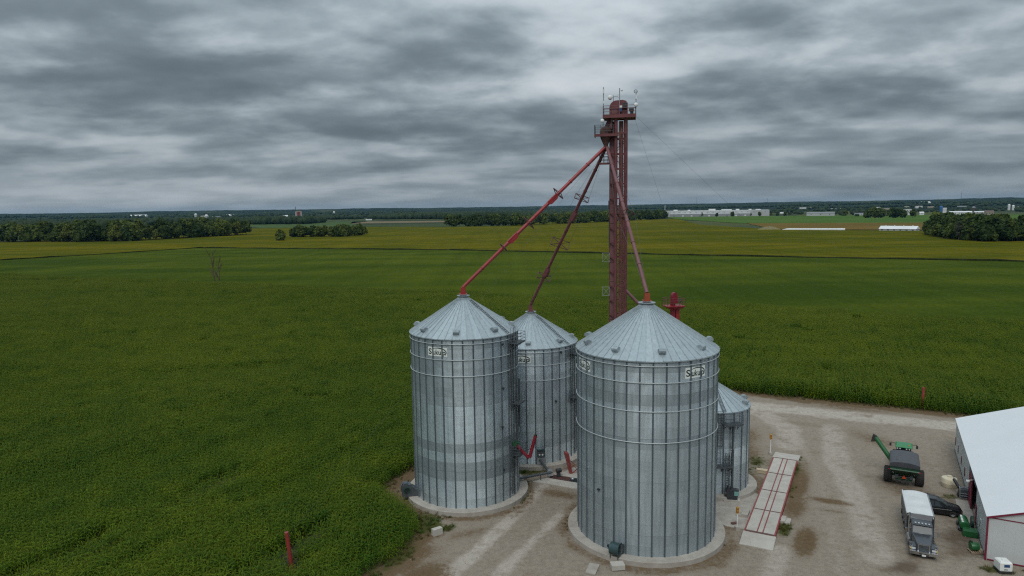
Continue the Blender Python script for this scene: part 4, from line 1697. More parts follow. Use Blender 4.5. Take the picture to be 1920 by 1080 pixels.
# centrifugal fan by the left bin
cx, cy, R = BINS['left']
root = empty('aeration_fan', (cx - 7.25, cy - 2.55, PAD - 0.0), R_(12), 'grey boxy blower with a dark round inlet beside the left bin', 'fan', 'fans on the bin foundations')
b = MB()
b.box((0, 0, 0.75), (1.05, 1.0, 1.5))
b.box((-0.1, 0, 1.58), (0.5, 0.8, 0.16))
b.box((-0.55, -0.2, 1.1), (0.22, 0.5, 0.8))
b.build('housing', M['dgalv'], root)
b = MB()
b.lathe([(0.36, 0.0), (0.40, 0.05), (0.30, 0.08), (0.28, 0.0)], 20, Matrix.Translation((0.05, -0.5, 0.85)) @ Matrix.Rotation(math.pi / 2, 4, 'X'))
b.build('inlet_ring', M['dgreen'], root)
b = MB()
b.lathe([(0.005, 0.02), (0.29, 0.02)], 20, Matrix.Translation((0.05, -0.5, 0.85)) @ Matrix.Rotation(math.pi / 2, 4, 'X'))
b.build('inlet', M['door_dark'], root)
b = MB()
b.loft([[(0.5, -0.45, 0.02), (0.5, 0.45, 0.02), (0.5, 0.45, 1.3), (0.5, -0.45, 1.3)], [(1.0, -0.5, 0.02), (1.0, 0.7, 0.02), (1.0, 0.7, 0.95), (1.0, -0.5, 0.95)], [(1.7, -0.55, 0.02), (1.5, 0.9, 0.02), (1.5, 0.9, 0.5), (1.7, -0.55, 0.5)]])
b.build('duct', M['dgalv'], root)
# fan and drive of the small bin
root = empty('aeration_fan', (25.75, 77.75, 0.0), R_(-12), 'dark fan unit with a teal cover at the foot of the short bin', 'fan', 'fans on the bin foundations')
b = MB()
b.box((0, 0, 0.1), (1.9, 1.3, 0.34))
b.build('base_block', M['conc_pale'], root)
b = MB()
b.box((0, 0, 0.85), (1.3, 0.9, 1.15), top=0.9)
b.tube((-0.8, 0, 0.8), (0.7, 0, 0.8), 0.32, n=14)
for x in (-0.45, -0.1):
    b.tube((x, 0, 1.3), (x, 0, 1.8), 0.08, n=8)
b.build('housing', M['dark'], root, 35)
b = MB()
b.box((0.5, -0.48, 1.05), (0.5, 0.06, 0.5))
b.build('cover', mat('teal_cover', (0.16, 0.34, 0.32), 0.5), root)
b = MB()
b.box((0.42, 0.55, 0.75), (0.9, 0.5, 0.9))
b.build('transition', M['dgalv'], root)

# ------------------------------------------------------------------ control cabinet, conveyor, dump pit
root = empty('control_cabinet', (3.55, 88.75, 0.5), 0.05, 'grey cabinet with two round white dials on the foot of the back bin', 'cabinet')
b = MB()
b.box((0, 0, 1.55), (1.0, 0.4, 1.0))
b.build('cabinet_box', M['dgalv'], root)
b = MB()
b.box((0.05, 0.05, 0.55), (1.25, 0.4, 1.0))
b.build('lower_panel', M['steel'], root)
b = MB()
b.box((0, -0.05, 2.1), (1.0, 0.5, 0.14))
b.build('hood', M['teal'], root)
for x in (-0.2, 0.22):
    b = MB()
    b.lathe([(0.005, 0.03), (0.11, 0.03), (0.12, 0.0)], 14, Matrix.Translation((x, -0.205, 1.45)) @ Matrix.Rotation(math.pi / 2, 4, 'X'))
    b.build('dial', M['white'], root)

root = empty('unload_conveyor', (2.3, 84.5, 0), 0, 'grey unloading pipe running from the left bin to the dump pit with its motor', 'conveyor')
b = MB()
b.tube((-1.9, -1.3, 0.85), (2.6, 0.75, 0.85), 0.16, n=10)
b.build('pipe', M['dgalv'], root, 40)
b = MB()
b.tube((1.15, 4.0, 1.2), (2.05, 1.1, 0.95), 0.17, n=10)
b.build('pipe', M['dgalv'], root, 40)
b = MB()
b.box((2.3, 0.85, 0.75), (0.8, 0.6, 0.7), top=0.8)
b.build('gearbox', M['steel'], root)
b = MB()
b.tube((3.1, 0.9, 0.95), (3.75, 1.1, 0.95), 0.27, n=12)
b.box((3.4, 1.0, 0.4), (0.5, 0.4, 0.7))
b.build('motor', M['dark'], root, 40)
b = MB()
b.box((-1.0, -0.85, 0.35), (0.12, 0.12, 0.75))
b.box((1.0, 0.05, 0.35), (0.12, 0.12, 0.75))
b.build('prop', M['dgalv'], root)

root = empty('dump_pit', (6.0, 84.5, 0), R_(-25), 'pale concrete dump pit slab with a brown grate between the bins', 'dump pit')
b = MB()
b.prism([(-3.2, -1.9), (6.0, -1.9), (6.0, -0.15), (-2.0, -0.15)], -0.1, 0.10)
b.prism([(-1.0, 1.25), (7.0, 1.25), (7.0, 4.6), (0.0, 4.6)], -0.1, 0.10)
b.build('slab', M['conc_pale'], root)
b = MB()
for k in range(16):
    b.box((-1.6 + k * 0.155, 0.55, 0.06), (0.10, 1.3, 0.10))
b.box((-0.4, 0.55, 0.0), (2.7, 1.3, 0.06))
b.build('grate', M['grate'], root)
b = MB()
b.box((2.7, 0.55, 0.02), (3.4, 1.35, 0.14))
b.build('pit_cover', M['door_dark'], root)
for x in (1.35, 2.15):
    b = MB()
    b.sphere((x, 0.55, 0.22), 0.24, 12, sz=0.9)
    b.build('dome', M['steel'], root, 60)

root = empty('pit_hopper', (7.35, 86.7, 0), 0.1, 'tilted dull red hopper panel with braces standing by the dump pit', 'hopper')
b = MB()
b.loft([[(-0.15, -0.3, 0.1), (0.25, -0.3, 0.1), (0.25, 0.35, 0.1), (-0.15, 0.35, 0.1)], [(-0.85, -0.35, 3.05), (-0.25, -0.35, 2.85), (-0.25, 0.4, 2.85), (-0.85, 0.4, 3.05)]])
b.build('chute', M['scale_red'], root)
b = MB()
b.bar((0.15, -0.2, 0.1), (1.3, 0.2, 0.75), 0.09)
b.bar((-0.05, -0.2, 1.5), (1.1, 0.2, 0.35), 0.07)
b.bar((0.05, 0.2, 1.7), (1.25, 0.3, 0.55), 0.07)
b.bar((0.9, 0.1, 0.1), (1.35, 0.2, 0.8), 0.08)
b.build('brace', M['scale_red'], root)

# bent red unloading auger held on the side of the left bin
root = empty('bin_auger', (0.1, 79.0, 0), 0, 'bright red V-shaped folding auger on a green bracket on the left bin', 'auger')
b = MB()
b.tube((0.05, 0, 6.85), (1.62, 0, 5.15), 0.20, n=10)
b.build('lower_tube', M['red_bright'], root, 40)
b = MB()
b.tube((1.72, -0.02, 5.2), (2.45, 0, 7.9), 0.21, n=10)
b.build('upper_tube', M['red_bright'], root, 40)
b = MB()
b.tube((2.38, 0, 7.75), (2.52, 0, 8.05), 0.17, n=10)
b.build('spout_boot', M['black'], root)
b = MB()
b.bar((1.0, 0, 5.9), (2.0, 0, 6.4), 0.07)
b.build('link_rod', M['dark'], root)
b = MB()
b.box((-0.05, 0.1, 6.9), (0.6, 0.8, 0.25))
b.bar((-0.7, 0.1, 7.15), (0.6, 0.1, 6.9), 0.09)
b.bar((-0.3, 0.4, 7.3), (0.5, -0.2, 7.2), 0.08)
b.bar((-0.1, 0.1, 6.2), (0.0, 0.1, 7.4), 0.09)
b.build('bracket', M['green'], root)

# ================================================================== bucket elevator tower
TX, TY = 13.45, 86.0
tower = empty('bucket_elevator', (TX, TY, 0), R_(-10), 'tall maroon bucket elevator tower with a rounded head and platforms above the bins', 'grain elevator')


def rail_loop(b, pts, z, h=1.05, M_=None, closed=False, r=0.03, step=1.2):
    P_ = [Vector((p[0], p[1], z)) for p in pts]
    if closed:
        P_.append(P_[0])
    for p, q in zip(P_[:-1], P_[1:]):
        n = max(1, int(round((q - p).length / step)))
        for i in range(n + 1):
            c = p + (q - p) * i / n
            b.tube(c, c + Vector((0, 0, h)), r, n=5, M=M_)
        for k in (0.35, 0.7, 1.0):
            b.tube(p + Vector((0, 0, h * k)), q + Vector((0, 0, h * k)), r, n=5, M=M_)


for nm, x, y, sx, sy, m in (('leg_casing', -0.74, 0.10, 0.54, 0.44, 'maroon_pink'), ('leg_casing', 0.32, 0.10, 0.52, 0.44, 'rusty_pink')):
    b = MB()
    b.box((x, y, 22.7), (sx, sy, 45.4))
    z = 1.2
    while z < 45:
        b.box((x, y, z), (sx + .10, sy + .10, 0.07))
        z += 2.44
    b.build(nm, M[m], tower)
for x, y in ((-0.30, -0.78), (0.86, -0.62), (0.90, 0.85), (-0.95, 0.95)):
    b = MB()
    b.tube((x, y, 0), (x, y, 45.6), 0.21 if x < 0.8 else 0.22, n=10)
    b.build('support_post', M['maroon'], tower, 50)
b = MB()
b.box((-0.22, -0.2, 22.7), (0.16, 0.16, 45.2))
b.build('drive_shaft_guard', M['maroon_pink'], tower)
z = 3.0
corners = [(-0.95, 0.95), (-1.0, -0.25), (-0.30, -0.78), (0.86, -0.62), (0.90, 0.85)]
while z < 44:
    b = MB()
    for p, q in zip(corners, corners[1:] + corners[:1]):
        b.bar((p[0], p[1], z), (q[0], q[1], z), 0.12)
    b.build('cross_frame', M['maroon'], tower)
    z += 1.83
b = MB()
for k in range(22):
    z0, z1 = 3.0 + k * 1.83, 3.0 + (k + 1) * 1.83
    if z1 > 44:
        break
    s = 1 if k % 2 else -1
    b.bar((0.86, -0.62, z0 if s > 0 else z1), (0.90, 0.85, z1 if s > 0 else z0), 0.07)
    b.bar((-0.95, 0.95, z0 if s > 0 else z1), (0.90, 0.85, z1 if s > 0 else z0), 0.07)
    b.bar((-0.30, -0.78, z0 if s > 0 else z1), (0.86, -0.62, z1 if s > 0 else z0), 0.05)
b.build('diagonal_brace', M['maroon'], tower)
# ladder with cage up the middle
b = MB()
for s in (-.2, .2):
    b.box((0.56 + s, -0.72, 23), (0.05, 0.05, 43))
k = 2.0
while k < 44.4:
    b.box((0.56, -0.72, k), (0.40, 0.035, 0.035))
    k += 0.3
lo = b.build('ladder', M['maroon_pink'], tower)
b = MB()
k = 4.5
while k < 44:
    pts = [(0.56 + 0.36 * math.cos(t), -0.74 - 0.60 * math.sin(t), k) for t in [math.pi * q / 6 for q in range(7)]]
    for p, q in zip(pts[:-1], pts[1:]):
        b.bar(p, q, 0.045, 0.03)
    k += 1.22
for q in range(4):
    t = math.pi * (q + .5) / 4
    b.box((0.56 + 0.36 * math.cos(t), -0.74 - 0.60 * math.sin(t), 24), (0.03, 0.03, 40))
b.build('ladder_cage', M['maroon'], lo)
# head
HZ = 46.05
b = MB()
b.box((0.1, 0.1, HZ - 0.12), (3.9, 2.9, 0.22))
b.box((0.1, -1.33, HZ - 0.16), (3.96, 0.07, 0.42))
b.box((0.1, 1.53, HZ - 0.16), (3.96, 0.07, 0.42))
b.box((-1.86, 0.1, HZ - 0.16), (0.07, 2.9, 0.42))
b.box((2.06, 0.1, HZ - 0.16), (0.07, 2.9, 0.42))
hp_ = b.build('head_platform', M['maroon'], tower)
b = MB()
rail_loop(b, [(-1.84, -1.33), (2.05, -1.33), (2.05, 1.5), (-1.84, 1.5)], HZ, 1.08, closed=True, r=0.028, step=1.0)
b.build('railing', M['maroon'], hp_)
b = MB()
prof = [(-1.12, HZ), (-1.12, HZ + .62)]
for q in range(8):
    t = math.pi - (math.pi / 2) * q / 7
    prof.append((-0.25 + 0.87 * math.cos(t), HZ + 0.95 + 0.87 * math.sin(t)))
prof += [(0.52, HZ + 1.86), (0.95, HZ + 1.72), (1.05, HZ + 1.2), (1.05, HZ)]
vs = [(p[0], -0.36, p[1]) for p in prof] + [(p[0], 0.52, p[1]) for p in prof]
n = len(prof)
b.add(vs, [tuple(range(n)), tuple(range(2 * n - 1, n - 1, -1))] + [(i, n + i, n + (i + 1) % n, (i + 1) % n) for i in range(n)])
hh = b.build('head_housing', M['maroon'], tower, 35)
b = MB()
b.box((0.0, -0.40, HZ + 0.85), (2.2, 0.07, 0.08))
b.box((0.62, -0.39, HZ + 0.9), (0.07, 0.06, 1.7))
b.box((-0.5, -0.39, HZ + 0.45), (0.6, 0.06, 0.5))
b.build('seam', M['maroon_pink'], hh)
b = MB()
b.box((0.80, -0.55, HZ + 1.15), (0.62, 0.4, 0.62))
b.tube((1.25, -0.45, HZ + 0.65), (1.85, -0.45, HZ + 0.65), 0.24, n=10)
b.tube((1.6, -0.4, HZ + 0.1), (1.6, -0.4, HZ + 0.5), 0.2, n=8)
b.build('drive_motor', M['dark'], tower)
b = MB()
b.box((0.22, -0.68, HZ + 0.62), (0.36, 0.25, 0.42))
b.build('junction_box', M['blue'], tower)
b = MB()
b.box((0.26, -0.68, HZ + 1.02), (0.36, 0.26, 0.28))
b.build('junction_box', M['white'], tower)
# distributor below on the left
DX, DY, DZ = -1.55, -0.25, 42.3
b = MB()
b.loft([[(-1.25, -.3, 45.9), (-0.8, -.3, 45.9), (-0.8, .2, 45.9), (-1.25, .2, 45.9)], [(-1.75, -.45, 44.6), (-1.2, -.45, 44.6), (-1.2, .1, 44.6), (-1.75, .1, 44.6)]])
b.build('transition_chute', M['maroon'], tower)
b = MB()
b.box((-0.55, -0.75, 45.2), (0.14, 0.14, 1.5), Matrix.Translation((-0.3, 0, 0)) @ Matrix.Rotation(0.0, 4, 'Y'))
b.bar((-1.25, -0.75, 44.0), (-0.7, -0.75, 45.8), 0.12)
b.build('hanger', M['maroon_pink'], tower)
b = MB()
b.lathe([(0.42, 44.75), (0.66, 44.5), (0.74, 44.2), (0.74, 43.75), (0.62, 43.3), (0.28, 42.55), (0.24, 42.2), (0.01, 42.2)], 18, Matrix.Translation((DX, DY, 0)))
b.box((DX + .25, DY - .66, 44.35), (0.7, 0.3, 0.5))
b.build('distributor', M['grate'], tower, 40)
b = MB()
b.box((-1.45, -0.35, 43.72), (2.9, 1.8, 0.12))
b.box((-1.45, -1.24, 43.66), (2.9, 0.08, 0.32))
b.box((-2.88, -0.35, 43.66), (0.08, 1.8, 0.32))
b.box((0.3, -1.0, 43.85), (1.0, 0.2, 0.2))
dp_ = b.build('distributor_platform', M['maroon'], tower)
b = MB()
rail_loop(b, [(-0.6, -1.22), (-2.88, -1.22), (-2.88, 0.5), (-1.2, 0.5)], 43.78, 1.1, r=0.03, step=0.9)
b.build('railing', M['dgalv'], dp_)
b = MB()
b.box((-1.55, 0.5, 40.3), (1.6, 1.2, 0.12))
b.box((-1.55, -0.1, 40.28), (1.6, 0.08, 0.25))
rp_ = b.build('rest_platform', M['maroon'], tower)
b = MB()
rail_loop(b, [(-0.8, -0.1), (-2.32, -0.1), (-2.32, 1.1), (-0.8, 1.1)], 40.36, 1.15, r=0.028, step=0.45)
b.build('railing', M['dgalv'], rp_)
b = MB()
b.box((-0.25, 0.1, 0.9), (2.6, 1.5, 1.8))
b.build('boot', M['maroon'], tower)
b = MB()
b.box((0, 0, 0.05), (4.6, 4.6, 0.3))
b.build('footing', M['conc'], tower)
b = MB()
for z in (35.2, 18.0):
    b.box((-1.16, -0.2, z), (0.14, 0.1, 1.0))
b.box((-1.12, -0.2, 31.5), (0.1, 0.1, 3.4))
b.build('conduit_box', M['dark'], tower)
# thin square guy frames on the left side of the tower
for z in (28.6, 24.3):
    b = MB()
    c = [(-1.05, -0.3, z + .55), (-1.95, -0.3, z + .55), (-1.95, -0.3, z - .55), (-1.05, -0.3, z - .55)]
    for p, q in zip(c, c[1:] + c[:1]):
        b.bar(p, q, 0.04)
    b.bar(c[0], c[2], 0.03)
    b.bar(c[1], c[3], 0.03)
    b.build('guy_frame', M['steel'], tower)

TROT = Matrix.Translation((TX, TY, 0)) @ Matrix.Rotation(R_(-10), 4, 'Z')


def tw(x, y, z):
    return TROT @ Vector((x, y, z))


# antennas on the tower
def antenna(name, loc, label, mast, parts):
    p = tw(*loc)
    root = empty(name, p, 0, label, 'antenna', 'antennas on the elevator tower')
    b = MB()
    b.tube((0, 0, 0), (0, 0, mast), 0.045, n=6)
    if mast > 2:
        b.tube((0, 0, mast * .55), (0, 0, mast), 0.06, n=6)
    b.build('mast', M['steel'], root)
    for kind, dx, dy, dz_, r in parts:
        if kind == 'dish':
            b = MB()
            T = Matrix.Translation((dx, dy, dz_)) @ Matrix.Rotation(math.pi / 2, 4, 'X') @ Matrix.Rotation(0.25, 4, 'Y')
            b.lathe([(0.01, 0.34 * r), (0.45 * r, 0.28 * r), (0.85 * r, 0.12 * r), (r, -0.15 * r), (r, -0.3 * r), (0.6 * r, -0.55 * r), (0.01, -0.7 * r)], 18, T)
            b.build('dish', M['white'], root, 50)
        elif kind == 'panel':
            b = MB()
            b.box((dx, dy, dz_), (0.16, 0.12, r))
            b.build('panel_antenna', M['white'], root)
        elif kind == 'arm':
            b = MB()
            b.bar((0, 0, dz_), (dx, dy, dz_), 0.06)
            b.build('arm', M['steel'], root)
        elif kind == 'ring':
            b = MB()
            b.lathe([(r, -.05), (r + .05, 0), (r, .05), (r - .05, 0), (r, -.05)], 16, Matrix.Translation((dx, dy, dz_)) @ Matrix.Rotation(1.3, 4, 'X'))
            b.bar((dx - r, dy, dz_), (dx + r, dy, dz_), 0.04)
            b.build('ring_antenna', M['steel'], root)


antenna('whip_antenna', (-1.8, -1.25, HZ - .1), 'tall thin whip antenna at the left corner of the tower head', 3.4, [('panel', 0.0, -.1, 2.9, 0.5), ('panel', 0, -.1, 1.6, 0.3)])
antenna('dish_antenna', (-0.65, 0.2, HZ + 1.6), 'white dish antenna with side arm on top of the tower head', 0.9, [('arm', -0.4, -.2, 0.65, 0), ('arm', 0.6, 0, 0.75, 0), ('dish', -0.42, -0.35, 0.62, 0.30), ('panel', 0.62, 0, 0.85, 0.4)])
antenna('small_dish_antenna', (0.12, -0.75, HZ - .1), 'small white dish on the tall pole in front of the tower head', 3.3, [('dish', 0.26, -0.12, 3.05, 0.15)])
antenna('pole_antenna', (2.1, -1.3, HZ - .3), 'right hand pole with white dish and ring antenna on the tower head', 2.9, [('dish', 0.0, -0.2, 1.35, 0.26), ('ring', -0.05, 0, 2.95, 0.2), ('panel', 0, -.08, 2.3, 0.5)])
antenna('low_dish_antenna', (-1.85, -1.15, 44.6), 'white dish hung under the left corner of the head platform', 1.3, [('dish', -0.1, -0.25, 0.75, 0.25)])


# ------------------------------------------------------------------ downspouts
def spout(start, end, label, m, r, frames, bulges, tilt=0.0, box='red'):
    s, e = Vector(start), Vector(end)
    d = (e - s).normalized()
    root = empty('grain_spout', s, 0, label, 'grain spout', 'grain spouts from the elevator')
    L = (e - s).length
    b = MB()
    b.tube((0, 0, 0), d * L, r, n=12)
    k = 3.0
    while k < L - 1:
        b.tube(d * k, d * (k + .12), r + .05, n=12)
        k += 3.05
    b.build('pipe', M[m], root, 50)
    side = d.cross(Vector((0, 0, 1))).normalized()
    upv = side.cross(d).normalized()
    for t, size in frames:
        c = d * (L * t)
        b = MB()
        ends = [c + side * size, c + upv * size * .8, c - side * size, c - upv * size * .8]
        for p in ends:
            b.bar(c, p, 0.085)
        for p, q in zip(ends, ends[1:] + ends[:1]):
            b.bar(p, q, 0.075)
        b.build('truss_frame', M['truss'], root)
    b = MB()
    pts = [[Vector((0, 0, 0))] * 2] + [[d * (L * t) + side * sz, d * (L * t) - side * sz] for t, sz in frames] + [[d * L] * 2]
    for p, q in zip(pts[:-1], pts[1:]):
        for i in (0, 1):
            b.tube(p[i], q[i], 0.014, n=4)
    b.build('stay_cable', M['dgalv'], root)
    for t in bulges:
        b = MB()
        c0, c1 = d * (L * t - 0.75), d * (L * t + 0.75)
        q = -upv
        b.loft([[c0 + side * 0.215 + upv * .2, c0 - side * 0.215 + upv * .2, c0 - side * 0.215 - upv * .2, c0 + side * 0.215 - upv * .2],
                [d * (L * t - .45) + side * 0.235 + upv * 0.215, d * (L * t - .45) - side * 0.235 + upv * 0.215, d * (L * t - .45) - side * 0.235 - upv * .36, d * (L * t - .45) + side * 0.235 - upv * .36],
                [d * (L * t + .5) + side * 0.235 + upv * 0.215, d * (L * t + .5) - side * 0.235 + upv * 0.215, d * (L * t + .5) - side * 0.235 - upv * .36, d * (L * t + .5) + side * 0.235 - upv * .36],
                [c1 + side * 0.215 + upv * .2, c1 - side * 0.215 + upv * .2, c1 - side * 0.215 - upv * .2, c1 + side * 0.215 - upv * .2]])
        b.build('flow_retarder', M[m], root)
    b = MB()
    lo = e - s
    b.box(lo + Vector((0, 0, -0.42)), (0.62, 0.62, 0.85), top=0.8)
    b.box(lo + Vector((0, 0, -0.80)), (0.9, 0.9, 0.08))
    b.build('inlet_box', M[box], root)
    return root


S0 = tw(DX, DY, 42.25)
spout(S0 + Vector((-.1, 0, 0)), (-5.91, 81.97, 25.55), 'red spout pipe with boxy retarders sloping down to the left bin', 'red', 0.21, [(0.335, 1.1), (0.545, 1.2), (0.72, 0.8)], (0.375, 0.655))
spout(S0 + Vector((0, .1, -.1)), (2.59, 95.45, 21.3), 'maroon spout pipe with wire truss frames sloping back to the rear bin', 'maroon', 0.20, [(0.29, 1.5), (0.575, 2.0), (0.80, 1.5)], (0.40, 0.77), box='maroon')
spout(S0 + Vector((.15, -.1, 0)), (14.16, 71.13, 25.9), 'chalky pink-maroon spout pipe crossing the tower down to the nearest bin', 'maroon_pink', 0.21, [(0.50, 1.1)], (), box='orange')
s0, e0 = tw(0.9, -0.3, 24.5), Vector((24.66, 83.11, 13.5))
root = empty('grain_spout', s0, 0, 'short maroon spout from the tower down behind the nearest bin roof', 'grain spout', 'grain spouts from the elevator')
b = MB()
b.tube((0, 0, 0), e0 - s0, 0.2, n=12)
b.build('pipe', M['maroon_pink'], root, 50)
b = MB()
b.box(e0 - s0 + Vector((0, 0, -.2)), (0.55, 0.55, 0.6))
b.build('inlet_box', M['maroon'], root)

# guy wires and their red anchor posts
for end, lab in (((69.7, 113.0, 3.3), 'thin guy wire from the tower head down to the red post by the shed'),
                 ((-21.7, 63.0, 4.1), 'thin guy wire from the tower down to the red post in the corn'),
                 ((41.0, 133.0, 0.2), 'thin guy wire from the tower head down behind the right hand bins')):
    st = tw(2.1, -1.3, HZ - .3) if end[0] > 60 else (tw(-1.0, -0.6, 43.0) if end[0] < 0 else tw(1.9, -1.0, HZ - .4))
    b = MB()
    b.tube(st, end, 0.008, n=5)
    tag(b.build('guy_wire', M['dark']), lab, 'wire', 'guy wires of the elevator tower')


def anchor_post(p, q, rr0, label):
    root = empty('anchor_post', p, 0, label, 'post', 'red guy wire posts')
    q = Vector(q) - Vector(p)
    b = MB()
    b.tube((0, 0, -.3), q, rr0, rr0 * .92, n=14)
    b.build('post', M['post_red'], root, 40)
    b = MB()
    d = q.normalized()
    b.tube(q, q + d * 0.03, rr0 * .96, n=14)
    b.build('cap', M['scale_red'], root)
    b = MB()
    b.bar(q - d * .35 + Vector((rr0, 0, 0)), q - d * .35 + Vector((rr0 + .12, 0, 0)), 0.08)
    b.build('eye', M['dark'], root)


anchor_post((-21.7, 62.7, -0.1), (-22.0, 62.4, 4.35), 0.20, 'red steel post leaning slightly at the bottom left in the corn')
anchor_post((69.6, 113.0, -0.1), (69.8, 113.3, 3.6), 0.22, 'red steel post at the far yard edge by the corn')

# small red leg
root = empty('small_elevator', (22.3, 93.5, 0), R_(10), 'small bright red elevator head with a railed platform peeping over the nearest bin', 'grain elevator')
b = MB()
b.box((-0.1, 0, 10.9), (0.55, 0.5, 21.8))
b.build('leg_casing', M['red_bright'], root)
b = MB()
b.box((0.55, 0, 10.4), (0.5, 0.5, 20.8))
b.build('leg_casing', M['red'], root)
b = MB()
prof = [(-0.32, 21.6)] + [(0.1 + 0.42 * math.cos(t), 22.45 + 0.62 * math.sin(t)) for t in [math.pi - math.pi * .75 * q / 8 for q in range(9)]] + [(0.52, 21.6)]
n = len(prof)
vs = [(p[0], -0.35, p[1]) for p in prof] + [(p[0], 0.35, p[1]) for p in prof]
b.add(vs, [tuple(range(n)), tuple(range(2 * n - 1, n - 1, -1))] + [(i, n + i, n + (i + 1) % n, (i + 1) % n) for i in range(n)])
b.build('head_housing', M['red_bright'], root, 40)
b = MB()
b.prism([(-1.3, -0.9), (1.35, -0.9), (1.35, 0.9), (-1.3, 0.9)], 21.15, 21.25)
b.loft([[(-1.3, -.92, 21.16), (1.35, -.92, 21.16), (1.35, .92, 21.16), (-1.3, .92, 21.16)], [(-.3, -.3, 20.6), (.75, -.3, 20.6), (.75, .3, 20.6), (-.3, .3, 20.6)]])
pl_ = b.build('platform', M['red'], root)
b = MB()
rail_loop(b, [(-1.28, -0.88), (1.33, -0.88), (1.33, 0.88), (-1.28, 0.88)], 21.25, 1.05, closed=True, r=0.025, step=0.9)
b.build('railing', M['maroon'], pl_)
b = MB()
b.tube((0.95, 0.2, 21.6), (1.2, 0.2, 22.0), 0.2, n=8)
b.build('motor', M['dark'], root)

# ================================================================== truck scale
sdir_ = Vector((0.467, 0.884, 0)).normalized()
ang = math.atan2(sdir_.y, sdir_.x) - math.pi / 2
cA, cB = Vector((25.85, 68.75, 0)), Vector((36.95, 89.7, 0))
SL = (cB - cA).length
root = empty('truck_scale', cA, ang, 'long truck scale deck of pale concrete slabs in a red steel frame', 'truck scale')
SW, SZ = 3.05, 0.42
sec = SL / 4
for k in range(4):
    for s in (-1, 1):
        b = MB()
        b.box((s * 0.90, sec * (k + .5), SZ - .09), (1.10, sec - 0.16, 0.18))
        b.build('deck_slab', M['conc_pale'], root)
    b = MB()
    b.box((0, sec * (k + .5), SZ - .10), (0.46, sec - 0.16, 0.18))
    b.build('centre_slab', M['conc_pale'], root)
for x, w_ in ((-SW / 2 + .03, .14), (-0.29, .11), (0.29, .11), (SW / 2 - .03, .14)):
    b = MB()
    edge_ = abs(x) > 1
    b.box((x, SL / 2, SZ - (.2 if edge_ else .06)), (w_, SL, .44 if edge_ else .17))
    if edge_:
        for q in range(24):
            b.box((x + math.copysign(.09, x), SL * (q + .5) / 24, SZ - .2), (.06, .06, .36))
    b.build('side_beam' if edge_ else 'inner_rail', M['scale_red'], root)
for k in range(5):
    b = MB()
    b.box((0, sec * k, SZ - .045), (SW - .2, 0.16 if k not in (0,) else .3, .15))
    b.build('cross_beam', M['grate'], root)
for y0, y1, L_ in ((-0.12, -2.6, 0), (SL + .12, SL + 3.3, 1)):
    b = MB()
    z1 = 0.05
    b.loft([[(-SW / 2 - .12, y0, -0.1), (SW / 2 + .12, y0, -0.1), (SW / 2 + .12, y0, SZ - .02), (-SW / 2 - .12, y0, SZ - .02)],
            [(-SW / 2 - .12, y1, -0.1), (SW / 2 + .12, y1, -0.1), (SW / 2 + .12, y1, z1), (-SW / 2 - .12, y1, z1)]])
    b.build('approach_ramp', M['conc_pale'], root)
# concrete steps and boxes round the scale
for nm, x, y, rz, parts_, m, lab, cat in (
        ('concrete_steps', 29.75, 72.35, ang, [((-0.45, 0, 0.2), (0.5, 1.5, 0.42)), ((0.05, -.05, 0.14), (0.5, 1.45, 0.3)), ((0.55, -.1, 0.07), (0.5, 1.4, 0.16))], 'conc_pale', 'three pale concrete steps against the right side of the scale', 'steps'),
        ('concrete_steps', 25.9, 73.9, ang, [((0.2, 0, 0.2), (0.7, 1.6, 0.42)), ((-.4, 0, 0.1), (0.6, 1.6, 0.22))], 'conc', 'grey concrete steps on the left side of the scale', 'steps'),
        ('concrete_block', -8.5, 70.3, 0.6, [((0, 0, 0.35), (1.1, 0.55, 0.72))], 'conc_pale', 'pale concrete block tilted in the weeds at the corn edge', 'concrete block')):
    r0 = empty(nm, (x, y, 0), rz, lab, cat)
    for c, s in parts_:
        b = MB()
        b.box(c, s, top=0.985)
        b.build('step' if 'step' in nm else 'block', M[m], r0)
r0 = empty('scale_box', (32.4, 86.0, 0), ang, 'tan box lying by the left edge of the scale', 'box')
b = MB()
b.box((0, 0, 0.22), (1.3, 0.6, 0.4))
b.build('case', M['tan'], r0)
b = MB()
b.box((0, 0, 0.45), (1.36, 0.66, 0.06))
b.build('lid', M['tan'], r0)
# warning posts
for (x, y, h, lab) in ((36.0, 92.6, 2.87, 'white pole with a yellow signal head at the far end of the scale'), (24.0, 70.4, 2.5, 'white pole with a yellow signal head at the near end of the scale')):
    r0 = empty('scale_post', (x, y, 0), 0.15, lab, 'post', 'signal posts at the scale')
    b = MB()
    b.box((0, 0, 0.13), (0.5, 0.5, 0.4), top=0.8)
    b.build('base', M['conc'], r0)
    b = MB()
    b.tube((0, 0, 0.3), (0, 0, h - .6), 0.055, n=8)
    b.build('pole', M['white'], r0)
    b = MB()
    b.box((0, -0.02, h - .32), (0.28, 0.2, 0.62))
    b.box((0, -0.02, h + .02), (0.32, 0.26, 0.06))
    b.build('signal_head', M['yellow'], r0)
    b = MB()
    for k in (-.15, .15):
        b.lathe([(0.005, .02), (0.08, .02), (0.09, 0)], 12, Matrix.Translation((0, -.121, h - .32 + k)) @ Matrix.Rotation(math.pi / 2, 4, 'X'))
    b.build('lens', M['orange'], r0)
r0 = empty('ground_plate', (24.1, 71.6, 0.14), 0.2, 'small dark maroon cover plate behind the near signal pole', 'plate')
b = MB()
b.box((0, 0, 0.02), (0.7, 0.35, 0.12))
b.build('plate', M['grate'], r0)
b = MB()
b.prism([(20.5, 75.5), (23.0, 71.2), (24.9, 70.2), (29.6, 79.2), (28.2, 80.6), (22, 80.0)], -0.08, 0.07)
tag(b.build('concrete_apron', M['conc']), 'concrete apron between the short bin and the scale', kind='structure')

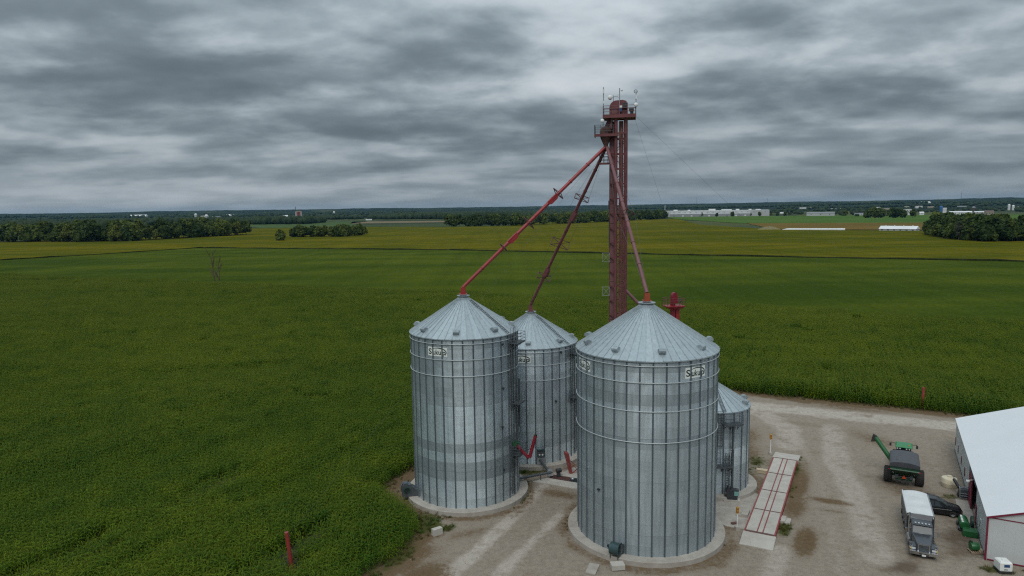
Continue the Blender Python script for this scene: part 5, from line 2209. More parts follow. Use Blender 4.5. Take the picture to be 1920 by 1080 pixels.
# ================================================================== vehicles
def heading(dx, dy):
    return math.atan2(-dx, dy)


def wheel(root, x, y, r, w_, rim='steel', name='wheel', lug=0, dish=1):
    """tyre with rim; axle along x"""
    s = 1 if x >= 0 else -1
    T = Matrix.Translation((x, y, r)) @ Matrix.Rotation(math.pi / 2 * s, 4, 'Y')
    b = MB()
    h = w_ / 2
    b.lathe([(r * .60, -h * .9), (r * .86, -h), (r * .97, -h * .75), (r, -h * .4), (r, h * .4), (r * .97, h * .75), (r * .86, h), (r * .60, h * .9), (r * .60, -h * .9)], 24, T)
    if lug:
        for k in range(lug):
            for sd in (-1, 1):
                t = 2 * math.pi * (k + (0.5 if sd > 0 else 0)) / lug
                b.box((r * .99, 0, sd * h * .45), (r * .09, r * .09, h * .95), T @ Matrix.Rotation(t, 4, 'Z') @ Matrix.Rotation(0.5 * sd, 4, 'X'))
    o = b.build(name, M['black'], root, 40)
    b = MB()
    b.lathe([(r * .61, h * .8), (r * .56, h * .75), (r * .50, h * .35), (r * .22, h * .35), (r * .18, h * .7), (0.005, h * .7)], 20, T)
    b.lathe([(r * .61, -h * .8), (r * .3, -h * .3), (0.005, -h * .3)], 20, T)
    b.build('rim', M[rim], o, 40)
    return o


# ---- grain truck, nose towards the viewer
truck = empty('grain_truck', (40.1, 63.5, 0), heading(-.43, -.9), 'dark grey grain truck with a white roll tarp facing the viewer', 'truck')
b = MB()
for x in (-.42, .42):
    b.box((x, -5.4, .86), (.12, 10.0, .26))
for y in (-2.2, -4.2, -6.5, -8.9):
    b.box((0, y, .86), (.8, .12, .2))
b.build('chassis', M['dark'], truck)
b = MB()


def ring8(y, hw, z0, z1, hw2, ch=.10):
    return [(-hw, y, z0), (hw, y, z0), (hw, y, z1 - ch * 1.6), (hw2 + ch * .3, y, z1 - ch * .4), (hw2 - ch, y, z1), (-hw2 + ch, y, z1), (-hw2 - ch * .3, y, z1 - ch * .4), (-hw, y, z1 - ch * 1.6)]


b.loft([ring8(-.36, .60, .75, 1.36, .55), ring8(-.42, .64, .72, 1.46, .58), ring8(-1.2, .76, .72, 1.60, .68), ring8(-2.05, .96, .72, 1.74, .86)])
b.build('hood', M['truck'], truck, 35)
b = MB()
b.box((0, -.345, 1.06), (1.02, .06, .72))
b.build('grille_frame', M['chrome'], truck)
b = MB()
b.box((0, -.325, 1.05), (.88, .06, .58))
for k in range(9):
    b.box((-.4 + k * .1, -.29, 1.05), (.03, .03, .58))
b.build('grille', M['dgalv'], truck)
for s in (-1, 1):
    b = MB()
    rings = []
    for q in range(9):
        t = math.pi * (1.02 - q / 8 * 1.02)
        cy, cz, r = -1.15, .50, .66
        y, z = cy - r * math.cos(t), cz + r * math.sin(t) * 0.98
        y2, z2 = cy - (r + .07) * math.cos(t), cz + (r + .07) * math.sin(t)
        rings.append([(s * .66, y, z), (s * 1.20, y, z - .02), (s * 1.20, y2, z2 - .05), (s * .66, y2, z2 + .03)])
    b.loft(rings)
    b.loft([[(s * .62, -.40, .62), (s * 1.16, -.45, .62), (s * 1.14, -.47, 1.02), (s * .62, -.42, 1.10)], [(s * .62, -.85, .75), (s * 1.2, -.85, .75), (s * 1.18, -.85, 1.13), (s * .62, -.85, 1.2)]])
    b.build('fender', M['truck'], truck, 45)
    b = MB()
    b.box((s * .88, -.43, .86), (.36, .06, .2))
    b.build('headlight', M['lens'], truck)
    b = MB()
    b.box((s * 1.12, -.46, .86), (.1, .08, .18))
    b.build('indicator', M['amber'], truck)
    # mirrors
    b = MB()
    b.box((s * 1.42, -2.15, 1.88), (.22, .08, .48))
    b.bar((s * 1.0, -2.2, 2.15), (s * 1.45, -2.13, 2.15), .04)
    b.bar((s * 1.0, -2.2, 1.6), (s * 1.45, -2.13, 1.65), .04)
    b.build('mirror', M['chrome'], truck)
    b = MB()
    b.box((s * 1.05, -.72, 1.22), (.16, .1, .14))
    b.bar((s * 1.0, -.72, 1.05), (s * 1.05, -.72, 1.2), .03)
    b.build('hood_mirror', M['chrome'], truck)
    # fuel tank and step
    b = MB()
    b.tube((s * .95, -2.3, .68), (s * .95, -3.9, .68), .29, n=14)
    b.build('fuel_tank', M['alu'], truck, 40)
b = MB()
b.loft([[(-1.18, -.06, .42), (1.18, -.06, .42), (1.18, -.06, .72), (-1.18, -.06, .72)], [(-1.2, -.30, .42), (1.2, -.30, .42), (1.2, -.30, .74), (-1.2, -.30, .74)]])
b.box((-1.16, -.45, .57), (.09, .4, .3))
b.box((1.16, -.45, .57), (.09, .4, .3))
b.build('bumper', M['chrome'], truck)
b = MB()
b.box((0, -.05, .53), (.8, .03, .1))
b.build('bumper_slot', M['door_dark'], truck)
b = MB()
b.box((0, -.035, .42), (.34, .03, .18))
b.build('licence_plate', M['white'], truck)
b = MB()


def cabring(y, hw, z0, zb, hwt, zt):
    return [(-hw, y, z0), (hw, y, z0), (hw, y, zb), (hwt, y, zt - .08), (hwt - .12, y, zt), (-hwt + .12, y, zt), (-hwt, y, zt - .08), (-hw, y, zb)]


b.loft([cabring(-2.02, 1.0, .72, 1.55, .96, 1.70), cabring(-2.10, 1.02, .70, 1.66, .97, 1.80), cabring(-2.55, 1.05, .70, 1.7, .90, 2.50), cabring(-2.85, 1.06, .70, 1.7, .90, 2.60), cabring(-3.65, 1.06, .70, 1.7, .90, 2.58), cabring(-3.72, 1.04, .72, 1.7, .87, 2.5)])
b.build('cab', M['truck'], truck, 40)
b = MB()
b.loft([[(-.84, -2.09, 1.80), (.84, -2.09, 1.80), (.78, -2.50, 2.42), (-.78, -2.50, 2.42)], [(-.84, -2.075, 1.81), (.84, -2.075, 1.81), (.78, -2.485, 2.43), (-.78, -2.485, 2.43)]])
b.build('windscreen', M['wglass'], truck)
b = MB()
b.box((0, -2.48, 2.50), (1.75, .34, .05), Matrix.Identity(4))
b.build('sun_visor', M['truck'], truck)
for s in (-1, 1):
    b = MB()
    b.loft([[(s * 1.055, -2.45, 1.72), (s * 1.065, -3.5, 1.72), (s * .925, -3.5, 2.42), (s * .925, -2.75, 2.42)], [(s * 1.07, -2.45, 1.72), (s * 1.08, -3.5, 1.72), (s * .94, -3.5, 2.42), (s * .94, -2.75, 2.42)]])
    b.build('side_window', M['glass'], truck)
for x in (-.6, -.3, 0, .3, .6):
    b = MB()
    b.box((x, -2.62, 2.61), (.14, .14, .07))
    b.build('roof_light', M['lens'], truck)
b = MB()
b.tube((1.0, -3.95, .9), (1.0, -3.95, 3.05), .09, n=10)
b.build('exhaust_stack', M['chrome'], truck, 40)
# grain box
b = MB()
y0, y1, zf, zt = -10.6, -4.25, 1.12, 2.72
b.box((0, (y0 + y1) / 2, zf), (2.42, y1 - y0, .14))
for s in (-1, 1):
    b.box((s * 1.20, (y0 + y1) / 2, (zf + zt) / 2), (.06, y1 - y0, zt - zf))
    k = y0 + .25
    while k < y1:
        b.box((s * 1.25, k, (zf + zt) / 2), (.06, .08, zt - zf - .1))
        k += .46
    b.box((s * 1.24, (y0 + y1) / 2, zt - .04), (.10, y1 - y0, .13))
b.box((0, y0, (zf + zt) / 2), (2.42, .06, zt - zf))
bx = b.build('grain_box', M['alu'], truck)
b = MB()
b.box((0, y1, (zf + zt) / 2 + .05), (2.46, .10, zt - zf + .14))
for x in (-.9, -.3, .3, .9):
    b.box((x, y1 + .07, 2.0), (.08, .06, 1.5))
b.build('bulkhead', M['dark'], truck)
b = MB()
b.loft([[(-1.1, y1 + .05, 2.35), (1.1, y1 + .05, 2.35), (1.1, y1 + .05, 2.9), (-1.1, y1 + .05, 2.9)], [(-.9, y1 + .5, 2.3), (.9, y1 + .5, 2.3), (.9, y1 + .5, 2.36), (-.9, y1 + .5, 2.36)]])
b.build('cab_shield', M['tarp'], truck)
b = MB()
b.box((-.1, y1 + .4, 2.46), (1.3, .12, .1))
b.bar((.1, y1 + .55, 2.42), (.85, y1 + .35, 2.55), .14)
b.box((.8, y1 + .4, 2.5), (.24, .2, .22))
b.box((-.75, y1 + .3, 2.5), (.12, .1, .1))
b.build('tarp_motor', M['steel'], truck)
b = MB()
rings = []
rt_ = random.Random(4)
nn = 22
for q in range(nn + 1):
    y = y0 - .02 + (y1 + .08 - y0) * q / nn
    sag = .035 * math.sin(q * math.pi * 6 / nn) + rt_.uniform(-.012, .012)
    pr_ = []
    for i in range(13):
        x = -1.16 + 2.32 * i / 12
        pr_.append((x, y, zt + .05 + .17 * (1 - (x / 1.16) ** 2) + sag * (1 - (x / 1.16) ** 2) + rt_.uniform(-.006, .006)))
    rings.append(pr_ + [(1.18, y, zt - .14), (-1.18, y, zt - .14)])
b.loft(rings)
b.build('roll_tarp', M['wtarp'], truck, 25)
b = MB()
b.tube((1.20, y0, zt + .08), (1.20, y1, zt + .08), .07, n=8)
b.build('tarp_roll', M['wtarp'], truck, 40)
b = MB()
b.box((0, y0 - .08, zt - .02), (2.56, .14, .26))
b.build('rear_cap', M['dark'], truck)
for s in (-1, 1):
    wheel(truck, s * 1.02, -1.15, .52, .30, 'alu')
    for y in (-8.1, -9.45):
        wheel(truck, s * 1.05, y, .52, .28, 'alu')
        wheel(truck, s * .72, y, .52, .28, 'alu')
    for y in (-6.6,):
        wheel(truck, s * 1.05, y, .50, .28, 'alu')
    b = MB()
    b.box((s * 1.0, -9.95, .62), (.5, .03, .6))
    b.build('mud_flap', M['black'], truck)

# ---- black minivan
van = empty('parked_van', (49.95, 72.95, 0), heading(.93, -.37), 'black van with a silver side stripe parked behind the grain truck', 'van')
b = MB()


def vr(y, hw, z0, zb, hwt, zt):
    return [(-hw * .92, y, z0), (hw * .92, y, z0), (hw, y, z0 + .16), (hw, y, zb - .10), (hw * .975, y, zb), (hwt, y, zt - .05), (hwt - .10, y, zt), (-hwt + .10, y, zt), (-hwt, y, zt - .05), (-hw * .975, y, zb), (-hw, y, zb - .10), (-hw, y, z0 + .16)]


st = [(0.0, .70, .30, .66, .64, .74), (-.10, .86, .24, .74, .80, .84), (-.45, .95, .22, .86, .88, .95), (-1.15, .97, .22, .97, .90, 1.07), (-1.45, .97, .22, 1.02, .88, 1.22), (-2.10, .98, .22, 1.04, .76, 1.64),
      (-2.5, .98, .22, 1.05, .74, 1.74), (-3.4, .98, .22, 1.06, .74, 1.77), (-4.5, .97, .24, 1.07, .73, 1.73), (-4.85, .95, .28, 1.07, .72, 1.60), (-5.05, .92, .34, 1.05, .80, 1.15)]
b.loft([vr(*q) for q in st])
b.build('body', M['vanp'], van, 40)
b = MB()
for q, r in zip(st[6:9], st[7:10]):
    b.poly([(-q[4] + .08, q[0], q[5] + .008), (q[4] - .08, q[0], q[5] + .008), (r[4] - .08, r[0], r[5] + .008), (-r[4] + .08, r[0], r[5] + .008)])
b.build('roof_panel', M['vanroof'], van)
b = MB()
b.loft([[(-.82, -1.44, 1.20), (.82, -1.44, 1.20), (.70, -2.12, 1.63), (-.70, -2.12, 1.63)], [(-.82, -1.43, 1.225), (.82, -1.43, 1.225), (.70, -2.11, 1.655), (-.70, -2.11, 1.655)]])
b.build('windscreen', M['wglass'], van)
for s in (-1, 1):
    for ya, yb in ((-1.95, -2.75), (-2.83, -3.75), (-3.83, -4.65)):
        b = MB()
        q0, q1 = (s * .955, s * .795)
        a_top = ya - (.30 if ya > -2 else 0)
        b.loft([[(q0, ya, 1.10), (q0, yb, 1.10), (q1, yb, 1.60), (q1, a_top, 1.58)], [(q0 + s * .022, ya, 1.11), (q0 + s * .022, yb, 1.11), (q1 + s * .022, yb, 1.61), (q1 + s * .022, a_top, 1.59)]])
        b.build('side_window', M['glass'], van)
    b = MB()
    b.box((s * .985, -2.9, .84), (.02, 3.6, .05))
    b.build('side_trim', M['steel'], van)
    b = MB()
    b.bar((s * .66, -2.5, 1.83), (s * .66, -4.4, 1.82), .05)
    b.build('roof_rail', M['dgalv'], van)
    b = MB()
    b.loft([[(s * .60, -.06, .62), (s * .86, -.20, .62), (s * .86, -.22, .78), (s * .60, -.08, .76)], [(s * .60, -.02, .62), (s * .90, -.18, .62), (s * .90, -.20, .78), (s * .60, -.04, .76)]])
    b.build('headlight', M['amber'], van)
    b = MB()
    b.box((s * 1.08, -1.75, 1.12), (.2, .12, .14))
    b.build('mirror', M['vanp'], van)
    for y in (-.98, -4.05):
        wheel(van, s * .88, y, .35, .22, 'steel')
b = MB()
b.box((0, .005, .52), (.9, .04, .16))
b.build('grille', M['dark'], van)

# ---- grain cart
cart = empty('grain_cart', (48.7, 82.1, 0), heading(.48, .87), 'green grain cart with a charcoal tarp and raised auger seen from behind', 'grain cart')
b = MB()
b.loft([[(-.75, -.7, 1.05), (.75, -.7, 1.05), (.75, .9, 1.05), (-.75, .9, 1.05)], [(-1.52, -2.2, 2.35), (1.52, -2.2, 2.35), (1.52, 2.2, 2.35), (-1.52, 2.2, 2.35)], [(-1.56, -2.3, 2.45), (1.56, -2.3, 2.45), (1.56, 2.3, 2.45), (-1.56, 2.3, 2.45)], [(-1.57, -2.3, 3.05), (1.57, -2.3, 3.05), (1.57, 2.3, 3.05), (-1.57, 2.3, 3.05)]])
for s in (-1, 1):
    for y in (-1.6, -.8, 0, .8, 1.6):
        b.box((s * 1.58, y, 2.75), (.06, .08, .6))
b.build('hopper', M['dgreen'], cart)
b = MB()
b.box((0, -2.36, 2.44), (3.1, .10, .10))
b.build('rear_ledge', mat('pale_green_edge', (0.14, 0.22, 0.17), 0.5), cart)
b = MB()
rings = []
for q in range(15):
    y = -2.38 + 4.76 * q / 14
    sc_ = .02 * math.sin(q * math.pi * 10 / 14)
    arc_ = [(1.62 * math.cos(math.pi - math.pi * i / 12), y, 3.02 + (.42 + sc_) * math.sin(math.pi * i / 12) ** .8) for i in range(13)]
    rings.append(arc_ + [(1.62, y, 2.80), (-1.62, y, 2.80)])
b.loft(rings)
b.build('roll_tarp', M['tarp'], cart, 30)
b = MB()
for k in range(4):
    b.box((-.75 + k * .02, -1.4 + k * .38, 3.425), (.52, .05, .02))
b.build('tarp_mark', mat('worn_tarp_fold', (.16, .165, .175), .5), cart)
b = MB()
b.tube((-1.9, 0, .95), (1.9, 0, .95), .16, n=10)
for x in (-.85, .85):
    b.bar((x, -.6, 1.0), (x * .9, -2.2, 2.3), .14)
    b.bar((x, .0, .95), (x, -1.2, 1.0), .16)
b.bar((-.9, -1.3, 1.0), (.9, -1.3, 1.0), .18, .34)
b.bar((0, .5, .8), (0, 4.0, .6), .28)
b.build('frame', M['dgreen'], cart)
b = MB()
b.prism([(-.24, -.2), (.24, -.2), (.0, .24)], 0, .03, Matrix.Translation((0, -1.62, 1.35)) @ Matrix.Rotation(math.pi / 2, 4, 'X'))
b.build('slow_sign', M['smv'], cart)
for s in (-1, 1):
    b = MB()
    b.box((s * 1.62, -1.06, 1.95), (.26, .06, .12))
    b.build('tail_light', M['redlens'], cart)
    b = MB()
    b.bar((s * .9, -1.1, 1.2), (s * 1.62, -1.04, 1.9), .07)
    b.build('light_arm', M['dgreen'], cart)
    b = MB()
    b.box((s * .78, -1.55, 1.35), (.34, .05, .44))
    b.build('reflector_panel', M['dgalv'], cart)
    wheel(cart, s * 1.72, 0, .95, .95, 'dgreen', lug=22)
b = MB()
b.bar((.95, -1.5, 1.75), (-.1, -1.75, .75), .05)
b.build('prop_rod', M['dgalv'], cart)
b = MB()
b.tube((-1.0, 2.2, 1.5), (-3.35, 3.25, 4.45), .29, n=12)
b.tube((-.2, 1.9, .8), (-1.0, 2.2, 1.6), .24, n=12)
au = b.build('auger_tube', M['green'], cart, 40)
b = MB()
b.bar((-1.5, 2.3, 2.35), (-2.9, 2.95, 4.1), .10)
b.build('auger_rail', M['dgreen'], cart)
b = MB()
b.loft([[(-3.15, 3.0, 4.60), (-3.15, 3.5, 4.60), (-3.6, 3.6, 4.78), (-3.6, 3.0, 4.78)], [(-3.25, 2.9, 3.95), (-3.25, 3.4, 3.95), (-3.80, 3.5, 3.85), (-3.80, 2.9, 3.85)]])
b.build('auger_spout', M['black'], cart)

# ---- tractor ahead of the cart
trac = empty('farm_tractor', (51.7, 87.45, 0), heading(.48, .87), 'green farm tractor with a green cab roof hitched ahead of the grain cart', 'tractor')
b = MB()
b.loft([[(-.50, .9, .9), (.50, .9, .9), (.48, .9, 1.95), (-.48, .9, 1.95)], [(-.44, 3.2, .9), (.44, 3.2, .9), (.40, 3.2, 1.72), (-.40, 3.2, 1.72)]])
b.build('hood', M['green'], trac)
b = MB()
b.box((0, .8, .85), (.8, 4.6, .5))
b.build('chassis', M['dark'], trac)
b = MB()
for x in (-.82, .82):
    for y in (-.75, .8):
        b.bar((x, y, 1.3), (x * .93, y * .92, 2.85), .10)
b.box((0, 0, 1.3), (1.7, 1.7, .35))
b.build('cab_frame', M['dark'], trac)
for c, s in (((0, -.74, 2.1), (1.5, .03, 1.3)), ((0, .78, 2.1), (1.5, .03, 1.3)), ((-.80, 0, 2.1), (.03, 1.4, 1.3)), ((.80, 0, 2.1), (.03, 1.4, 1.3))):
    b = MB()
    b.box(c, s)
    b.build('cab_window', M['glass'], trac)
b = MB()
b.loft([[(-.98, -.95, 2.83), (.98, -.95, 2.83), (.98, .95, 2.83), (-.98, .95, 2.83)], [(-1.0, -.98, 2.92), (1.0, -.98, 2.92), (1.0, .98, 2.92), (-1.0, .98, 2.92)], [(-.84, -.78, 3.10), (.84, -.78, 3.10), (.84, .78, 3.10), (-.84, .78, 3.10)]])
b.build('cab_roof', M['lgreen'], trac, 30)
b = MB()
b.lathe([(.01, .14), (.09, .10), (.11, 0)], 12, Matrix.Translation((.55, -.5, 3.1)))
b.build('beacon', M['yellow'], trac)
for x in (-.75, -.45, .3, .62):
    b = MB()
    b.box((x, -.98, 2.74), (.16, .1, .13))
    b.build('work_light', M['lens'], trac)
for s in (-1, 1):
    b = MB()
    b.bar((s * .9, .85, 2.8), (s * 1.5, .95, 2.85), .05)
    b.bar((s * 1.5, .95, 2.9), (s * 1.55, .95, 2.5), .04)
    b.box((s * 1.55, .97, 2.55), (.24, .1, .42))
    b.build('mirror', M['dark'], trac)
    b = MB()
    b.loft([[(s * .80, -.9, 1.6), (s * 1.5, -.9, 1.6), (s * 1.5, -.9, 1.66), (s * .8, -.9, 1.66)], [(s * .80, -.2, 1.95), (s * 1.5, -.2, 1.95), (s * 1.5, -.2, 2.01), (s * .8, -.2, 2.01)], [(s * .80, .6, 1.75), (s * 1.5, .6, 1.75), (s * 1.5, .6, 1.81), (s * .8, .6, 1.81)]])
    b.build('fender', M['green'], trac)
    wheel(trac, s * 1.15, -.25, .95, .6, 'yellow', lug=20)
    wheel(trac, s * .98, 2.5, .68, .5, 'yellow', lug=18)

# ================================================================== machine shed
SHL, SHW, SHE, SHP = 34.4, 24.0, 4.42, 0.35
shed = empty('machine_shed', (46.1, 63.4, 0), math.atan2(-.479, .877), 'long white-roofed machine shed with pale walls and maroon trim', 'shed')
RZ = SHE + SHP * SHW / 2
WT = 0.14
b = MB()
for y0, y1, z0, z1 in ((0, 9.2, 0, SHE), (15.2, SHL, 0, SHE), (9.2, 15.2, 4.0, SHE)):
    b.box((WT / 2, (y0 + y1) / 2, (z0 + z1) / 2), (WT, y1 - y0, z1 - z0))
b.box((SHW - WT / 2, SHL / 2, SHE / 2), (WT, SHL, SHE))
for y in (0.0, SHL - WT):
    pts = [(WT + .002, 0), (SHW - WT - .002, 0), (SHW - WT - .002, SHE), (SHW / 2, RZ - .06), (WT + .002, SHE)]
    vs = [(p[0], y, p[1]) for p in pts] + [(p[0], y + WT, p[1]) for p in pts]
    b.add(vs, [(0, 1, 2, 3, 4), (9, 8, 7, 6, 5)] + [(i, 5 + i, 5 + (i + 1) % 5, (i + 1) % 5) for i in range(5)])
# ribs of the wall cladding
k = .45
while k < SHL:
    if not 9.0 < k < 15.4:
        b.box((-.012, k, SHE / 2 - .05), (.024, .05, SHE - .1))
    k += .9
k = .45
while k < SHW:
    b.box((k, -.004, SHE / 2 - .1), (.05, .008, SHE - .25))
    k += .9
b.build('wall', M['shed_wall'], shed)
for sgn in (0, 1):
    b = MB()
    xa, za = -.16, SHE - .16 * SHP + .02
    pts = [(xa, za), (SHW / 2 - (.01 if sgn == 0 else -.01), RZ + .02), (SHW / 2 - (.01 if sgn == 0 else -.01), RZ + .10), (xa, za + .08)]
    if sgn:
        pts = [(SHW - p[0], p[1]) for p in pts]
        pts[1] = (SHW / 2 + .01, RZ + .02)
        pts[2] = (SHW / 2 + .01, RZ + .10)
    y0, y1 = -.14, SHL + .14
    vs = [(p[0], y0, p[1]) for p in pts] + [(p[0], y1, p[1]) for p in pts]
    b.add(vs, [(0, 1, 2, 3), (7, 6, 5, 4)] + [(i, 4 + i, 4 + (i + 1) % 4, (i + 1) % 4) for i in range(4)])
    # low standing seams
    nseam = 38
    for q in range(1, nseam):
        y = y0 + (y1 - y0) * q / nseam
        p0, p1 = (pts[3], pts[2])
        b.bar((p0[0], y, p0[1] + .001), (p1[0], y, p1[1] + .001), .03, .008)
    b.build('roof', M['shed_roof'], shed)
b = MB()
b.box((SHW / 2, SHL / 2, RZ + .13), (.5, SHL + .3, .05))
b.build('ridge_cap', M['shed_roof'], shed)
b = MB()
b.box((-.03, -.03, SHE / 2), (.16, .16, SHE - .04))
b.bar((-.16, -.17, SHE - .05), (SHW / 2, -.17, RZ + .02), .06, .17)
b.bar((SHW / 2, -.17, RZ + .02), (SHW + .16, -.17, SHE - .05), .06, .17)
b.box((SHW / 2, -.02, SHE - .06), (SHW - .2, .05, .09))
b.box((SHW / 2, -.02, .08), (SHW - .2, .04, .12))
b.build('trim', M['shed_trim'], shed)
b = MB()
b.box((-.04, SHL / 2 + 7.7, .08), (.04, SHL - 15.6, .10))
b.box((-.04, 4.5, .08), (.04, 9.0, .10))
b.build('base_trim', M['dgalv'], shed)
for y in (33.6, 29.7, 25.2, 21.0):
    b = MB()
    b.box((-.03, y, 1.45), (.06, .62, 1.0))
    o = b.build('window', M['shed_trim'], shed)
    b = MB()
    b.box((-.045, y, 1.45), (.06, .44, .82))
    b.build('pane', M['glass'], o)
b = MB()
b.box((-.03, 4.7, 1.72), (.06, .62, .92))
o = b.build('window', M['white'], shed)
b = MB()
b.box((-.045, 4.7, 1.72), (.06, .46, .76))
b.build('pane', M['wglass'], o)
b = MB()
b.box((-.08, 13.9, 2.0), (.10, 2.7, 3.96))
for y in (12.7, 13.9, 15.1):
    b.box((-.14, y, 2.0), (.03, .08, 3.9))
o = b.build('sliding_door', M['shed_trim'], shed)
b = MB()
b.box((-.17, 12.75, 1.3), (.05, .06, .3))
b.build('handle', M['steel'], o)
b = MB()
b.box((-.10, 12.0, 4.05), (.12, 7.0, .1))
b.build('door_track', M['dgalv'], shed)
b = MB()
b.box((-.05, 8.55, 1.08), (.07, .92, 2.1))
o = b.build('door', M['shed_trim'], shed)
b = MB()
b.box((-.10, 8.25, 1.05), (.05, .05, .12))
b.build('handle', M['steel'], o)
b = MB()
b.bar((-.02, 11.9, 3.75), (-.55, 11.9, 3.6), .06)
b.box((-.6, 11.9, 3.52), (.3, .22, .16))
b.build('yard_lamp', M['white'], shed)
b = MB()
b.box((SHW / 2, SHL / 2, .02), (SHW - .3, SHL - .3, .12))
b.box((-.7, 11.6, .0), (1.4, 6.6, .1))
b.build('floor', M['conc'], shed)
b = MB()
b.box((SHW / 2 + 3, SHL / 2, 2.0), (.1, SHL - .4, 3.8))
b.build('shade_partition', M['door_dark'], shed)  # near-black colour stands in for the shade inside the shed

# ================================================================== small things by the shed
r0 = empty('water_tank', (53.7, 80.95, 0), 0.3, 'low round cream plastic tank standing by the shed wall', 'tank')
b = MB()
b.lathe([(.02, 0), (.82, 0), (.86, .06), (.86, .45), (.88, .5), (.86, .55), (.86, .98), (.80, 1.08), (.5, 1.18), (.26, 1.24), (.02, 1.25)], 32)
b.build('shell', M['cream'], r0, 40)
b = MB()
b.lathe([(.26, 1.2), (.26, 1.34), (.02, 1.36)], 16)
b.build('lid', M['cream'], r0, 40)
b = MB()
b.bar((.2, -.3, 1.22), (.7, -.1, 1.12), .09)
b.tube((.5, .5, .6), (1.1, .45, .05), .06, n=6)
b.build('hose', M['dark'], r0)

r0 = empty('skid_unit', (53.35, 77.55, 0), math.atan2(-.479, .877), 'dark grey framed machine with pale bars between the tank and the red door', 'machine')
b = MB()
b.box((0, .1, .62), (1.1, 1.0, .9), top=.92)
b.build('body', M['dgalv'], r0)
b = MB()
for z in (.15, .42, .7):
    b.box((0, -.55 - .06 * (1 - z), z), (1.0, .06, .07))
for x in (-.5, .5):
    b.bar((x, -.6, 0), (x, -.5, 1.1), .06)
    b.bar((x, -.5, 1.1), (x, .5, 1.15), .06)
b.bar((-.5, -.1, 1.18), (.4, .4, 1.22), .08)
b.bar((-.3, .35, 1.18), (.5, -.2, 1.22), .08)
b.build('frame', M['steel'], r0)
b = MB()
b.bar((-.5, .6, .9), (-1.0, 1.7, 1.5), .25)
b.box((-.3, .75, .5), (.5, .5, .9))
b.build('engine', M['dark'], r0)
for x in (-.58, .58):
    wheel(r0, x, .2, .28, .2, 'dgalv')

r0 = empty('green_roller', (48.6, 69.85, 0), heading(.46, .89), 'bright green machine drum with white marks and a flat block at its near end', 'machine')
b = MB()
b.lathe([(.02, -1.0), (.40, -1.0), (.46, -.9), (.46, .95), (.40, 1.05), (.02, 1.05)], 20, Matrix.Translation((-.35, 0, .62)) @ Matrix.Rotation(-math.pi / 2, 4, 'X'))
b.build('drum', M['green'], r0, 40)
b = MB()
for k in range(5):
    b.box((-.52, -.78 + k * .38, 1.055), (.24, .22 if k % 2 else .28, .014), Matrix.Rotation(0, 4, 'Z'))
b.build('white_mark', M['sign_white'], r0)
b = MB()
b.box((.05, -1.6, .30), (1.35, 1.2, .56), top=.94)
b.build('weight_block', M['green'], r0)
b = MB()
b.lathe([(.02, 0), (.62, 0), (.62, .25), (.02, .25)], 20, Matrix.Translation((.35, .55, .62)) @ Matrix.Rotation(math.pi / 2, 4, 'Y'))
b.build('side_disc', M['dgreen'], r0, 40)
b = MB()
b.box((-.2, .0, .12), (1.3, 2.0, .12))
for y in (-.7, .7):
    b.tube((-.92, y, .22), (-.75, y, .22), .22, n=12)
b.build('base', M['dark'], r0)

r0 = empty('loaded_pallet', (46.1, 64.85, 0), 0.35 - .5, 'wooden pallet carrying a curled green machine part beside the shed corner', 'pallet')
for k in range(6):
    b = MB()
    b.box((-.5 + k * .2, 0, .14), (.13, 1.0, .03))
    b.build('plank', M['wood'], r0)
b = MB()
for y in (-.42, 0, .42):
    b.box((0, y, .07), (1.15, .1, .1))
b.build('runner', M['wood'], r0)
b = MB()
b.box((.35, -.1, .28), (.35, .4, .25))
b.build('carton', M['tan'], r0)
r1 = empty('machine_part', (45.95, 64.95, .155), -.15, 'curled green machine part lying on the wooden pallet', 'machine part')
b = MB()
b.lathe([(.02, -.35), (.36, -.35), (.40, -.25), (.40, .35), (.02, .35)], 16, Matrix.Translation((.05, 0, .40)) @ Matrix.Rotation(math.pi / 2, 4, 'Y'))
b.build('drum', M['green'], r1, 40)
b = MB()
b.lathe([(.40, -.28), (.56, -.28), (.56, -.2), (.40, -.2)], 14, Matrix.Translation((.05, 0, .42)) @ Matrix.Rotation(math.pi / 2, 4, 'Y'), .4, 3.4)
b.build('guard', M['dgreen'], r1)
r0 = empty('liquid_tote', (46.25, 61.25, 0), -.5 + .35, 'white plastic liquid tote with a dark blue label on a black base by the gable', 'tote')
b = MB()
b.box((0, 0, .12), (1.08, 1.08, .24))
b.build('base', M['black'], r0)
b = MB()
b.loft([[(-.5, -.5, .22), (.5, -.5, .22), (.5, .5, .22), (-.5, .5, .22)], [(-.54, -.54, .32), (.54, -.54, .32), (.54, .54, .32), (-.54, .54, .32)], [(-.54, -.54, 1.02), (.54, -.54, 1.02), (.54, .54, 1.02), (-.54, .54, 1.02)], [(-.44, -.44, 1.14), (.44, -.44, 1.14), (.44, .44, 1.14), (-.44, .44, 1.14)]])
b.build('bottle', M['whitep'], r0, 20)
b = MB()
b.lathe([(.16, 1.12), (.16, 1.22), (.01, 1.23)], 14)
b.build('cap', M['whitep'], r0)
b = MB()
b.box((.06, -.545, .78), (.48, .02, .26))
b.build('label_panel', M['blue'], r0)
b = MB()
b.box((-.02, -.545, .42), (.3, .02, .08))
b.build('label_panel', M['dgalv'], r0)

